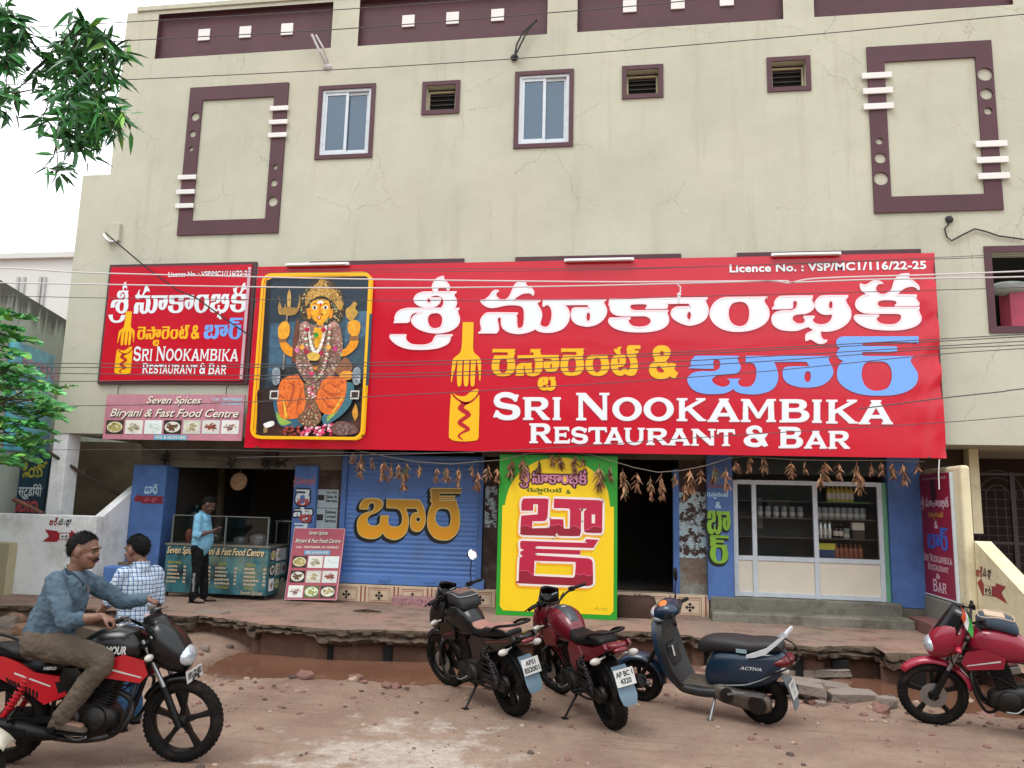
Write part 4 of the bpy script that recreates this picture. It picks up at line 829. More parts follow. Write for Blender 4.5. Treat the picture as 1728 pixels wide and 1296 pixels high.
for x in (541, 617): 
    pp('#f0eee6', "%d,360 %d,345 %d,360 %d,374" % (x-20, x, x+20, x)); pp('#1c1310', "%d,360 %d,348 %d,360 %d,372" % (x-10, x, x+10, x)); pp('#2a1a10', "%d,343! %d,328 %d,338! %d,332" % (x-24, x, x+24, x))
pp('#c98408', "572,350! 580,350! 590,392 580,402 570,394"); pp('#c07a0a', "515,400 530,430 560,462 540,452 520,425"); pp('#f6c040', "600,380 625,370 625,400 605,410"); pp('#5a3a10', "588,398 598,404 596,416 588,410"); pp('#efe6d8', "560,312! 600,310! 602,332! 562,334!"); pp('#c2202a', "575,345 582,325 590,345 582,352"); pp('#b06a10', "570,400 582,408 596,400 582,414"); pp('#c03a3a', "556,428 572,422 590,428 573,440"); pp('#f3e3da', "566,428 573,436 580,428 573,424")
pp('#e59a14', "560,465! 600,468! 610,500! 545,500!")
pp('#a88240', "286,270! 305,330 325,375 340,330 345,400! 300,410 288,360 300,310"); pp('#a88240', "437,265! 430,330 410,380 380,390 372,330 360,400! 400,412 430,380 445,320"); pp('#c09a54', "355,390! 352,280 370,230! 380,290 372,400!"); pp('#9a7638', "300,375 340,360 400,360 425,380 400,412 330,412"); pp('#8a7a6a', "346,410! 358,412! 330,790! 318,790!")
pp('#e8a020', "290,500 315,465 345,455 370,490 365,550 330,590 295,570"); pp('#8a5a34', "292,580! 345,575! 348,600! 297,605!"); pp('#e79412', "300,605! 345,600! 390,640! 388,700 340,680 310,640"); pp('#6a3c28', "395,560! 420,440! 440,440! 415,740! 385,740!")
pp('#e8a020', "770,500 785,455 820,445 858,470 855,530 830,560 790,550"); pp('#8a5a34', "780,560! 850,555! 848,590! 785,590!"); pp('#e79412', "790,590! 850,590! 830,640 770,690 720,700! 725,660 760,640"); pp('#b9923c', "760,370! 790,350 815,320 838,335 825,365 845,395 820,435 790,450 760,420"); 
pp('#8d6a5c', "440,480 480,455 530,480 640,480 680,450 720,500 738,640 700,790 650,860 600,905 540,915 490,880 450,830 415,760 418,640 435,560")
dots(['#7a5848','#a98574','#c9a394','#6a7a4a','#b04a6a','#e2c9bf','#5a3e34','#c8b27a'], "440,490 480,460 530,485 640,485 680,455 720,500 738,640 700,790 650,860 600,905 540,915 490,880 450,830 415,760 418,640 435,560", 620, .008, .021, 5)
dots(['#4a3028','#d9b9a8','#8a3a4a','#3c2a22','#b58a6a','#e8d8c8'], "445,500 480,465 530,490 640,490 680,460 715,500 732,640 695,790 645,855 600,900 540,910 495,880 455,830 420,760 422,640 438,560", 420, .004, .010, 15)
dots(['#e2b84a','#a8741c','#f0d890'], "505,500! 525,500! 560,690! 545,700!", 26, .006, .012, 16); dots(['#e2b84a','#a8741c','#f0d890'], "600,500! 622,500! 580,700! 562,690!", 26, .006, .012, 17)
for k_, x in enumerate((478, 668)): pp('#b9897c', "%d,480 %d,460 %d,480 %d,500" % (x-28, x, x+28, x))
pp('#e8a81c', "540,500! 605,500! 600,640! 545,640!")
for (x0_, y0_, x1_, y1_, x2_, y2_, nn) in ((500,500,545,680,625,495,46),(478,490,505,790,560,860,50),(655,490,640,780,580,850,50)):
    for i in range(nn):
        t = i/(nn-1); x = (1-t)**2*x0_+2*t*(1-t)*x1_+t*t*x2_; y = (1-t)**2*y0_+2*t*(1-t)*(y1_+(170 if x0_ == 500 else 0))+t*t*y2_
        rr = 9+3*((i*7) % 3)/2; hx = ['#efe9da','#dcd6bd','#f4f0e6'][i % 3] if x0_ == 500 else ['#efe9da','#b0a07a','#c7527a','#6f8a4c'][i % 4]
        pp(hx, "%g,%g %g,%g %g,%g %g,%g" % (x-rr, y, x, y-rr, x+rr, y, x, y+rr), 2)
for (x, y, h) in ((502,520,'#b0203a'),(615,520,'#b0203a'),(498,670,'#a01c3c'),(600,680,'#a01c3c'),(432,660,'#d870a0'),(695,650,'#c23a7c'),(565,555,'#2f8a2c'),(467,640,'#f0a23a'),(650,640,'#f0a23a'),(532,825,'#d83a6c')): pp(h, "%d,%d %d,%d %d,%d %d,%d" % (x-18, y, x, y-18, x+18, y, x, y+20))
pp('#d9b24a', "505,690 550,675 590,695 575,730 520,728"); pp('#1a1513', "520,735! 585,735! 578,760! 525,760!"); pp('#e08a2a', "525,770! 585,770! 560,800!")
pp('#8a5a3c', "700,790 740,730 765,710 800,740 815,790 770,830 715,830"); pp('#e59a30', "725,830 760,805 815,815 805,860 740,862")
pp('#2f5d74', "265,960 300,930! 345,1140! 470,1130! 465,1190 330,1190 285,1110"); pp('#3c6f7c', "770,880! 825,900 810,1020 740,1110 620,1190! 600,1130!"); pp('#8fb04a', "290,1080! 330,1130! 400,1160! 330,1180 295,1130"); pp('#8fb04a', "640,1120! 720,1080! 640,1160!")
pp('#e0702a', "335,860 440,825! 480,890 540,925 600,885 650,840! 755,850 775,890 760,1000 700,1090 640,1105 590,1075 545,1010 500,1010 470,1110 400,1135 330,1130 300,1060 300,950")
for s in ("350,880! 420,900 400,1000 350,1100! 385,1000 400,910", "470,900! 460,1000 420,1110! 440,1000", "600,910! 680,960 750,940! 690,985 620,950", "590,960! 660,1040 720,1050! 650,1060", "640,870! 700,900 760,880! 700,920", "320,960! 350,1010 330,1100! 335,1010"): pp('#b44f1c', s)
dots(['#f08a40','#c45a1c','#d86a28','#a8481a'], "340,860 440,835! 480,895 540,930 600,890 650,845! 750,855 770,890 755,1000 695,1085 640,1100 590,1070 545,1005 500,1005 465,1105 400,1130 335,1125 305,1060 305,950", 120, .008, .022, 18)
pp('#e8b23a', "335,1000! 345,1000! 370,1125! 350,1130!"); pp('#e8b23a', "745,980! 757,985! 690,1090! 672,1092!")
pp('#7d5c48', "490,890 540,910 600,890 570,960 545,1010 500,1000 480,930"); pp('#6f5138', "500,1000! 560,1005! 600,1100 590,1160 530,1195 460,1170 440,1120 480,1080"); dots(['#9a7a58','#4d3626','#b79a74','#a03a3a','#c9b08a'], "490,900 540,910 590,900 560,1005 600,1100 580,1160 530,1190 460,1165 445,1120 490,1070", 150, .008, .02, 6)
dots(['#e8e4da','#c22a5c','#d94a80'], "510,915! 560,915! 565,985! 515,990!", 30, .012, .02, 7)
for x in (290, 845): pp('#7d8a92', "%d,790 %d,780 %d,820 %d,890 %d,900 %d,850" % (x-20, x+15, x+30, x+20, x-15, x-30)); dots(['#c4ccd0','#4a545c','#9aa6ac'], "%d,785 %d,785 %d,890 %d,890" % (x-25, x+25, x+25, x-25), 26, .008, .016, 8); pp('#c9c9c0', "%d,940! %d,940! %d,1000! %d,1000!" % (x-40, x+20, x+15, x-45)); pp('#3b2a24', "%d,950! %d,950! %d,990! %d,990!" % (x-32, x+12, x+8, x-36))
pp('#c98d2c', "838,1030! 850,1060 855,1110 835,1150! 815,1100 825,1060"); pp('#e9e9e6', "205,1170 270,1150 275,1180 220,1200!"); pp('#9a7a4a', "205,1195! 235,1195! 228,1230! 205,1230!")
dots(['#c2204a','#e0527c','#a81c38','#d98aa0','#e8c0c8'], "470,1200! 560,1190! 680,1160! 670,1245! 460,1250!", 60, .02, .035, 9); dots(['#8a2a2a','#6a2a22','#b04a3a'], "300,1200! 460,1180! 460,1250! 330,1250!", 40, .015, .03, 10)
pp('#6a4a44', "680,1180 740,1150 830,1180 850,1230 740,1250 680,1230"); dots(['#8a7a78','#4a2c2a'], "690,1185 740,1160 820,1190 830,1230 740,1240", 40, .01, .02, 11)
pmat('#f2b400'); pw.poly(rrect(*pq, .16), [rrect(pq[0]+e, pq[1]-e, pq[2]+e, pq[3]-e, .125)], lay())
pw.build('goddess_picture', pm, BAN, world=True, fix=False)
# ---- framed smaller sign on the wall
fq = R4((189.6,447.8),(436,443),(419.3,649),(165.3,649))
SG = thing('wall_sign', 'smaller red restaurant sign in a maroon frame on the cream wall', 'sign', ((fq[0]+fq[1])/2, YU, fq[2]))
k = MB(); k.box(fq[0], fq[1], YU-.05, YU-.001, fq[2], fq[3]); k.build('frame', MAR, SG, world=True, bevel=.006)
sq = R4((193,452.6),(430,449),(412,644),(171.4,643.5)); YG = YU-.07
k = MB(); k.box(sq[0], sq[1], YG, YU-.052, sq[2], sq[3]); k.build('panel', RED, SG, world=True)
k = MB(); k.box(sq[1]-.06, sq[1]-.008, YG-.012, YG-.001, sq[2]+.02, sq[3]-.05); k.build('white_strip', mat('pale_strip', '#c9a9b4', rough=.4), SG, world=True)
def fitF(mb, G_, x0, y0, x1, y1, Y, mp=None, **kw):
    ym, xm = (y0+y1)/2, (x0+x1)/2
    put_fit(mb, G_, mp or wallmap(Y, .004), F(x0,ym,Y).x, F(x1,ym,Y).x, F(xm,y1,Y).z, F(xm,y0,Y).z, **kw)
for nm, G_, m, bx in (('white_lettering', WHITE, WL, (186,473.8,416,543.8)), ('yellow_lettering', YEL, YLP, (231.6,548.7,319,584)), ('ampersand', AMP, YLP, (322.8,548.7,337.4,572.5)), ('blue_lettering', BLUE, BLP, (344.7,536.5,409,572.5)), ('fork_emblem', FORK, YLP, (198,525.6,226,631.3)), ('english_lettering', CAPS, WL, (224.8,584,402,631.8))):
    k = MB(); fitF(k, G_, *bx, YG); k.build(nm, m, SG, world=True)
fb = bounds(FORK); k = MB(); xa, xb = F(212,525,YG).x, 0
u0, u1, v0, v1 = F(198,578,YG).x, F(226,578,YG).x, F(212,631.3,YG).z, F(212,525.6,YG).z
wb = bounds(WAVE); g_ = lambda x, z: (u0+(x-fb[0])/(fb[1]-fb[0])*(u1-u0), v0+(z-fb[2])/(fb[3]-fb[2])*(v1-v0))
a0, a1 = g_(wb[0], wb[2]), g_(wb[1], wb[3]); put_fit(k, WAVE, wallmap(YG, .007), a0[0], a1[0], a0[1], a1[1]); k.build('emblem_wave', RDP, SG, world=True)
k = MB(); q = R4((284.5,458.5),(423,457),(422,465.5),(284,467), YG); put_text(k, 'Licence No. : VSP/MC1/116/22-25', wallmap(YG), *q, .03); k.build('licence_lettering', WL, SG, world=True)
# ---- food pictures shared by the food-stall boards
FOODC = [('#d8cfae','#b9a860','#8d8a3c','#3a332a'),('#e2dfd2','#a8a584','#7d7a58','#e2e2da'),('#dfe9e6','#cfdcd6','#e8efec','#dfe9e6'),('#dcd8cc','#6a4a30','#5c5a3a','#2c2824'),('#d9d6c8','#a99a78','#d0c6a0','#c2c6b8'),('#d9d2c9','#7a3a30','#9a5040','#c8d2cc'),('#e2e0d6','#7a5560','#b08a7c','#dfe2e0'),('#d6dcc0','#8a9a4a','#c4b878','#5a6a3a'),('#dcd9c4','#b0a878','#8f8a58','#3a3a30')]
def food(k, pmats, i, mp, u0, u1, v0, v1, h=0):
    pl, f1, f2, bgc = FOODC[i % 9]; rg = random.Random(i+3)
    def mm(hx):
        m = mat('food_'+hx.strip('#'), hx, rough=.4)
        if m not in pmats: pmats.append(m)
        k.mi = pmats.index(m)
    cu, cv, ru, rv = (u0+u1)/2, (v0+v1)/2, (u1-u0)*.45, (v1-v0)*.40
    mm(bgc); k.poly([(u0,v0),(u1,v0),(u1,v1),(u0,v1)], (), lambda u, v: mp(u, v, h))
    mm(pl); k.poly([(cu+ru*cos(t*pi/9), cv+rv*sin(t*pi/9)) for t in range(18)], (), lambda u, v: mp(u, v, h+.0015))
    for n in range(26):
        mm(f1 if n % 3 else f2); a = rg.random()*6.28; r = sqrt(rg.random())*.72; x = cu+ru*r*cos(a); y = cv+rv*r*sin(a); s = rg.uniform(.08, .2)
        k.poly([(x+ru*s*1.3*cos(a+t*pi/3), y+rv*s*sin(a+t*pi/3)) for t in range(6)], (), lambda u, v: mp(u, v, h+.003+.0002*n))
PINK = mat('faded_pink_flex', '#b97a88', rough=.4, var=.16, vs=1.6, dirt='#c7a0ac', dirt_amt=.7, dirt_s=1.5); BLKP = mat('black_print', '#1c1a1c', rough=.45); CYB = mat('cyan_print', '#5aa6c8', rough=.4); CRP = mat('cream_print', '#e6dccb', rough=.4)
yf = YU-.16; q = R4((181,665),(413,666.5),(407.6,745),(172.6,740), yf)
FB = thing('food_stall_banner', 'faded pink food stall banner with seven dish pictures hung below the small red sign', 'banner', ((q[0]+q[1])/2, yf, q[2]))
k = MB(); k.box(q[0], q[1], yf, yf+.03, q[2], q[3]); k.build('flex_panel', PINK, FB, world=True)
k = MB()
for px in (200.5, 383): a = F(px, 647, yf+.015); k.tube([(a.x, yf+.015, q[3]-.01), (a.x, yf+.015, q[3]+.12), (a.x, YU-.05, q[3]+.2)], .008, 6)
k.build('hook', IRON, FB, world=True)
def scr(k1, k2, s, x0, y0, x1, y1, Y, off=.004, sh=.35, b=.015):
    a, b_, c, d = R2(x0, y0, x1, y1, Y)
    put_text(k2, s, wallmap(Y, off), a+.012, b_+.012, c-.014, d-.014, b, sh); put_text(k1, s, wallmap(Y, off+.004), a, b_, c, d, b, sh)
k1, k2 = MB(), MB(); scr(k1, k2, 'Seven Spices', 248, 669, 340, 685, yf); scr(k1, k2, 'Biryani & Fast Food Centre', 186, 690, 403, 708, yf)
k1.build('lettering', CRP, FB, world=True); k2.build('lettering_shadow', BLKP, FB, world=True)
k = MB(); a, b, c, d = R2(359,671,409,676.5,yf); put_text(k, 'Cell : 7847968589', wallmap(yf), a, b, c, d, .03); a, b, c, d = R2(374,678.5,408,683.5,yf); put_text(k, '8112050027', wallmap(yf), a, b, c, d, .03); k.build('phone_text', mat('pale_cyan', '#a9c8dc', rough=.4), FB, world=True)
k = MB(); a, b, c, d = R2(260,734,315.5,742.5,yf); k.poly([(a,c),(b,c),(b,d),(a,d)], (), wallmap(yf)); t_ = k.build('veg_strip', CYB, FB, world=True)
k = MB(); put_text(k, 'VEG & NON-VEG', wallmap(yf, .007), a+.02, b-.02, c+.015, d-.015, .02); k.build('lettering', CRP, FB, world=True)
k = MB(); ms = []
for i in range(7):
    x0 = (737+i*133.5)/4.114; a, b, c, d = R2(x0, 432+1140/4.114, x0+121/4.114, 432+1235/4.114, yf); food(k, ms, i, wallmap(yf), a, b, c, d)
k.build('dish_picture', ms, FB, world=True, fix=False)
# ---- yellow board
oq = R4((844,767),(1041.5,769),(1042,1047),(835.5,1042), YO)
oq = (oq[0], oq[1], PZ, oq[3]); YBD = thing('painted_board', 'tall yellow board with green border and maroon block Telugu letters', 'sign board', ((oq[0]+oq[1])/2, YO, PZ))
GRN = mat('green_paint_bright', '#1f8f1f', rough=.5, var=.05); YBP = mat('yellow_paint', '#e6c100', rough=.5, var=.04, vs=2); MRP = mat('crimson_paint', '#b01238', rough=.5, var=.05); MRD = mat('dark_crimson_paint', '#8a0a24', rough=.5); OFW = mat('off_white_paint', '#e4d6cf', rough=.5); ORP = mat('orange_paint', '#e0a000', rough=.5); PNK = mat('pink_paint', '#c07a94', rough=.5); DMR = mat('dark_maroon_paint', '#3d1420', rough=.5); DGR = mat('dark_green_paint', '#3c5c10', rough=.5)
k = MB(); k.box(oq[0], oq[1], YO, YO+.035, oq[2], oq[3]); k.build('board', GRN, YBD, world=True, bevel=.004)
def om(h): return wallmap(YO, h)
K8 = (830,755,7.855)
yl = T("140,765! 175,765! 185,690 240,520 330,380 480,250 640,170 860,135 1060,150 1250,245 1420,385 1530,560 1568,785! 1618,787!", K8, YO)
zl = F(940, 1034, YO).z; xl0, xl1 = T("140,765!", K8, YO)[0][0], T("1618,787!", K8, YO)[0][0]
yl = yl+[(xl1, zl+.06), (xl1-.05, zl), (xl0+.05, zl), (xl0, zl+.06)]
def bput(name, fn, m): k = MB(); fn(k); return k.build(name, m, YBD, world=True)
bput('yellow_field', lambda k: k.poly(yl, (), om(.003)), YBP)
bput('letter_shade', lambda k: [ribbon(k, [(x-.03, z-.035) for x, z in P], .035, om(.0045)) for o, hs in BLOCK for P in [o]+hs], ORP)
bput('letter_halo', lambda k: [ribbon(k, P, .034, om(.0065)) for o, hs in BLOCK for P in [o]+hs], OFW)
bput('block_lettering', lambda k: put(k, BLOCK, om(.009)), MRP); bput('letter_lower_tone', lambda k: put(k, BDARK, om(.0105)), MRD)
bput('letter_wave', lambda k: [ribbon(k, P, .006, om(.012), closed=False) for P in BPINK], mat('rose_paint', '#c9486a', rough=.5))
sx0, sy0, sx1, sy1 = 830+375/7.855, 755+270/7.855, 830+1255/7.855, 755+540/7.855
k = MB(); fitF(k, WHITE, sx0, sy0, sx1, sy1, YO, om(.0045), grow=.022); k.build('name_outline', DMR, YBD, world=True)
k = MB(); fitF(k, WHITE, sx0, sy0, sx1, sy1, YO, om(.0065)); k.build('name_lettering', PNK, YBD, world=True)
k = MB(); fitF(k, YEL, 889.5, 823, 948.5, 834.5, YO, om(.0045)); fitF(k, AMP, 955, 826.5, 963.5, 833.5, YO, om(.0045)); k.build('small_lettering', DGR, YBD, world=True)
k = MB(); a, b, c, d = R2(1000, 1024, 1026, 1030, YO); put_text(k, 'Arts', om(.0045), a, b, c, d, 0, .4); k.build('painter_mark', mat('ochre_paint', '#bda01c', rough=.5), YBD, world=True)
# ---- red sign on the side of the boundary wall
XS = 4.53
def sy(px, py): p = FX(px, py, XS); return p.y, p.z
(y0, z0), (y1, z1), (y2, z2), (y3, z3) = sy(1551,801), sy(1601,798), sy(1616.6,1015.5), sy(1563,1004)
ya, yb, zb_, zt_ = (y0+y3)/2, (y1+y2)/2, (z2+z3)/2, (z0+z1)/2
RS = thing('side_sign', 'tall dark red signboard fixed to the side of the cream boundary wall', 'sign board', (XS, (ya+yb)/2, zb_))
k = MB(); k.box(XS, XS+.03, yb, ya, zb_, zt_); k.build('panel', mat('maroon_flex', '#8c0f2c', rough=.4, var=.06), RS, world=True)
k = MB(); k.box(XS-.01, XS+.035, yb-.025, yb-.001, zb_, zt_); k.box(XS-.01, XS-.001, yb, ya, zb_-.0, zb_+.02); k.build('edge_strip', ALU, RS, world=True)
xm = lambda u, v, h=0: V((XS-.004-h, u, v))
def fitX(nm, m, G_, x0, y0_, x1, y1_, txt=None):
    k = MB(); ym_, xm_ = (y0_+y1_)/2, (x0+x1)/2; u0, u1, v0, v1 = sy(x0, ym_)[0], sy(x1, ym_)[0], sy(xm_, y1_)[1], sy(xm_, y0_)[1]
    if txt: put_text(k, txt, xm, u0, u1, v0, v1, .01)
    else: put_fit(k, G_, xm, u0, u1, v0, v1)
    k.build(nm, m, RS, world=True)
PKP = mat('pale_pink_print', '#d8b8c4', rough=.45)
fitX('white_lettering', PKP, WHITE, 1553.5, 836, 1601, 861); fitX('yellow_lettering', mat('dull_yellow_print', '#b98a3c', rough=.45), YEL, 1567, 864, 1592, 877); fitX('ampersand', PKP, AMP, 1577, 879, 1583, 892); fitX('blue_lettering', mat('deep_blue_print', '#3a5fc0', rough=.45), BLUE, 1565, 890, 1600, 927.5)
fitX('english_lettering', PKP, CAPS[:13], 1560, 936, 1607, 950); fitX('english_lettering', PKP, CAPS[13:23], 1566.6, 952.5, 1601, 964); fitX('english_lettering', PKP, CAPS[23:24], 1580, 968, 1587, 977); fitX('english_lettering', PKP, CAPS[24:], 1575, 979, 1597.5, 1000)
fitX('small_text', PKP, None, 1556, 805.5, 1596, 809, txt='Licence No. VSP/MC1/116/22-25')
k = MB(); c = sy(1574.5, 827); k.poly([(c[0]+.10*cos(t*pi/10), c[1]+.19*sin(t*pi/10)) for t in range(20)], (), xm); k.build('oval_emblem', mat('emblem_dark', '#3a1c20', rough=.5), RS, world=True)
# ---- writing painted on pillars
def pil(parent, nm, m, fn, Y): k = MB(); fn(k, wallmap(Y, .004)); return k.build(nm, m, parent)
YP = YL-.16; PB = mat('pale_blue_paint', '#a9cbe0', rough=.5)
pil(p1, 'lettering', PB, lambda k, mp: fitF(k, SHUT, 244, 817, 266, 834, YP, mp), YP)
ARW = [(226,842),(233,832),(233,836.5),(277,837.5),(274,843.5),(276,850),(240,849.5),(237,846),(229,847)]
pil(p1, 'painted_arrow', mat('crimson_arrow', '#7a1a28', rough=.6), lambda k, mp: k.poly([(F(x, y, YP).x, F(x, y, YP).z) for x, y in ARW], (), mp), YP)
def _t(k, s, x0, y0, x1, y1, Y, off=.007, b=.03): a, bb, c, d = R2(x0, y0, x1, y1, Y); put_text(k, s, wallmap(Y, off), a, bb, c, d, b)
k = MB(); _t(k, 'మేడపైకి', 243, 839, 266, 848.5, YP); k.build('lettering', mat('rose_lettering', '#b05a6a', rough=.6), p1)
Y2 = YL-.10; WR = mat('white_brush', '#c8d2d6', rough=.5); RB = mat('red_brush', '#9a3a3c', rough=.5)
def stack(k, mp):
    fitF(k, YEL[:1], 499, 826, 523, 853, Y2, mp); fitF(k, YEL[2:4], 495, 856, 527, 881, Y2, mp); fitF(k, YEL[:1], 496, 883, 520, 905, Y2, mp)
pil(p2, 'lettering_outline', mat('dark_blue_brush', '#16233a', rough=.6), lambda k, mp: (fitF(k, YEL[:1], 499, 826, 523, 853, Y2, wallmap(Y2, .003), grow=.03), fitF(k, YEL[2:4], 495, 856, 527, 881, Y2, wallmap(Y2, .003), grow=.03)), Y2)
pil(p2, 'lettering', WR, lambda k, mp: stack(k, wallmap(Y2, .006)), Y2)
pil(p2, 'lettering_lower_tone', RB, lambda k, mp: (fitF(k, YEL[:1], 501, 842, 522, 853, Y2, wallmap(Y2, .009)), fitF(k, YEL[3:4], 505, 868, 526, 881, Y2, wallmap(Y2, .009))), Y2)
pil(p2, 'name_lettering', mat('rose_brush', '#a5626c', rough=.5), lambda k, mp: fitF(k, WHITE, 495, 802, 532, 822, Y2, mp), Y2)
LIM = mat('lime_paint', '#7fb02c', rough=.5, var=.15, vs=8)
pil(p3, 'name_lettering', mat('dull_red_brush', '#7c4650', rough=.5), lambda k, mp: fitF(k, WHITE, 1193, 813, 1230, 827, Y2, mp), Y2)
pil(p3, 'small_lettering', PB, lambda k, mp: (fitF(k, YEL, 1193, 830.5, 1229, 842, Y2, mp), fitF(k, AMP, 1207, 847, 1217, 858, Y2, mp)), Y2)
pil(p3, 'lettering_shadow', mat('black_brush', '#11150c', rough=.6), lambda k, mp: (fitF(k, BLUE[:1], 1191, 864, 1231, 904, Y2, mp, grow=.02), fitF(k, BLUE[1:], 1196, 905, 1228, 954, Y2, mp, grow=.02)), Y2)
pil(p3, 'lettering', LIM, lambda k, mp: (fitF(k, BLUE[:1], 1193, 862, 1233, 902, Y2, wallmap(Y2, .007)), fitF(k, BLUE[1:], 1198, 903, 1230, 951, Y2, wallmap(Y2, .007))), Y2)
# posters
PAP = mat('poster_paper', '#9fb0b4', rough=.8, var=.1, vs=6, dirt='#5d6a6c', dirt_amt=.5, dirt_s=6)
for i, (x0, y0, x1, y1) in enumerate(((533,826,571,857),(531,858,569,892))):
    a, b, c, d = R2(x0, y0, x1, y1, YL); k = MB(); k.box(a, b, YL-.006, YL-.002, c, d)
    t = tag(k.build('wall_poster', PAP), ['pale printed service poster on the brown wall beside the shutter','lower faded paper poster behind the pink menu standee'][i], 'poster')
    k = MB(); w_ = b-a; h_ = d-c
    rows = (['Any Disk','Sales &','Service'] if i == 0 else ['Sales','Contact','Service'])
    for j, s in enumerate(rows): put_text(k, s, wallmap(YL, .008), a+w_*.45, b-.02, c+h_*(.75-.22*j), c+h_*(.92-.22*j), .03)
    k.poly([(a+w_*.1,c+h_*.4),(a+w_*.38,c+h_*.4),(a+w_*.38,c+h_*.7),(a+w_*.1,c+h_*.7)], (), wallmap(YL, .008)); k.build('lettering', BKP, t)
# ---------------------------------------------------------------- left side: neighbour, stair wall, far building
def hit(px, py, P0, n): d = ray(px, py); o = V((0, 0, CAM_H)); t = (V(P0)-o).dot(n)/d.dot(n); return o+d*t
NP, NQ = V((-10.22, 11, 0)), V((-11.1, 13.5, 0)); nd = (NQ-NP).normalized(); nn_ = V((nd.y, -nd.x, 0))
ztop = F(0, 472, 11).z
def nbwall():
    m = mat('mossy_grey_wall', '#a2aa9e', rough=.9, var=.1, vs=1.2, bump=.2, dirt='#7f8a7c', dirt_amt=.6, dirt_s=.9)
    nt = m.node_tree; b = nt.nodes['Principled BSDF']; N = nt.nodes.new; L = nt.links.new; src = b.inputs['Base Color'].links[0].from_socket
    tc = N('ShaderNodeTexCoord'); sp = N('ShaderNodeSeparateXYZ'); L(tc.outputs['Object'], sp.inputs[0]); mp = N('ShaderNodeMapping'); mp.inputs['Scale'].default_value = (5, 5, .5); L(tc.outputs['Object'], mp.inputs[0])
    n = N('ShaderNodeTexNoise'); n.inputs['Scale'].default_value = 1.5; n.inputs['Detail'].default_value = 7; L(mp.outputs[0], n.inputs['Vector'])
    a = N('ShaderNodeMapRange'); a.inputs[1].default_value = ztop-1.0; a.inputs[2].default_value = ztop; a.inputs[3].default_value = -.38; a.inputs[4].default_value = .42; L(sp.outputs['Z'], a.inputs[0])
    s = N('ShaderNodeMath'); s.operation = 'ADD'; L(n.outputs['Fac'], s.inputs[0]); L(a.outputs[0], s.inputs[1])
    r = N('ShaderNodeMapRange'); r.inputs[1].default_value = .55; r.inputs[2].default_value = .8; r.inputs[4].default_value = .85; L(s.outputs[0], r.inputs[0])
    mi = N('ShaderNodeMix'); mi.data_type = 'RGBA'; L(r.outputs[0], mi.inputs[0]); L(src, mi.inputs['A']); mi.inputs['B'].default_value = (*srgb('#3c3b38'), 1); L(mi.outputs['Result'], b.inputs['Base Color'])
    return m
NB = thing('studio_building', 'grey green neighbouring building with a stained parapet behind the green tree', 'building', (-11, 12.5, 0))
k = MB(); a, b = NP-nd*4, NP+nd*9; o = V((-6, -1, 0))
k.prism([(0, -.3), (13, -.3), (13, ztop), (0, ztop)], 0, 6, mp=lambda u, v, y: V((a.x, a.y, v))+nd*u-nn_*y); k.build('wall', nbwall(), NB, world=True)
PS = thing('studio_banner', 'dark blue photo studio banner on the neighbouring wall beside the cream corner', 'banner', (-11, 13, 3.2))
O_ = NP+nn_*.05
def npt(px, py, off=0): return hit(px, py, O_+nn_*off, nn_)
c4 = [npt(20,572), npt(93,601), npt(83,762), npt(10,760)]
k = MB(); k.add(c4+[p-nn_*.04 for p in c4], [(0,1,2,3),(4,5,6,7),(0,1,5,4),(1,2,6,5),(2,3,7,6),(3,0,4,7)])
k.build('flex_panel', mat('studio_blue', '#16303c', rough=.4, var=.5, vs=.9, col2='#58b8cc'), PS, world=True)
def quadmap(c, nrm, off=.006): return lambda u, v, h=0: (c[3].lerp(c[2], u)).lerp(c[0].lerp(c[1], u), v)+nrm*(off+h)
k = MB(); mp = quadmap(c4, nn_); put_text(k, 'POORNA', mp, .25, 1.12, .74, .88, .02); k.build('lettering', mat('rose_print', '#b0707c', rough=.4), PS, world=True)
k = MB(); put_text(k, 'STUDIO', mp, .1, 1.02, .47, .62, .01); k.build('lettering', mat('pale_print', '#c5cbb0', rough=.4), PS, world=True)
k = MB(); put_text(k, 'PHOTOGRAPHY', mp, .45, 1.0, .1, .17, .01); k.build('lettering', mat('violet_print', '#8f86c2', rough=.4), PS, world=True)
YT = 12.55
SB = thing('studio_board', 'dark teal studio board with Telugu and Hindi lettering beside the white pillar', 'sign board', (-10.9, YT, 1.5))
c4 = [F(-40,752,YT), F(86,762,YT), F(70,872,YT), F(-40,872,YT)]
k = MB(); k.add(c4+[p+V((0,.05,0)) for p in c4], [(0,1,2,3),(4,5,6,7),(0,1,5,4),(1,2,6,5),(2,3,7,6),(3,0,4,7)])
k.build('panel', mat('dark_teal_flex', '#223c4a', rough=.45, var=.3, vs=1.5), SB, world=True)
for s, x0, y0, x1, y1, m, b_ in (('స్టూడియో',-6,778,80,806,mat('olive_yellow_print','#a8a23a',rough=.4),.025), ('फोटो स्टूडियो',3,816,71,843,mat('white_grey_print','#c2ccd0',rough=.4),.02), ('STUDIO',1,844,65,864.5,mat('dull_red_print','#b0474e',rough=.4),.06), ('9863625',33,769,66,777,mat('grey_print','#7e8e92',rough=.4),.01)):
    k = MB(); _t(k, s, x0, y0, x1, y1, YT, .006, b_); k.build('lettering', m, SB, world=True)
WW = mat('white_wash', '#dfe1e1', rough=.85, var=.06, vs=1.5, bump=.2, dirt='#7d776a', dirt_amt=.55, dirt_s=1.3)
k = MB(); k.box(xB+.0, xB+.27, YU+.02, YU+.35, PZ-.2, zslab-.003); bp(k, 'corner_pillar', WW, bevel=.01)
SW = thing('white_stair_wall', 'low whitewashed wall with a red arrow beside the stairs at the left', 'wall', (-9.5, 11.8, PZ))
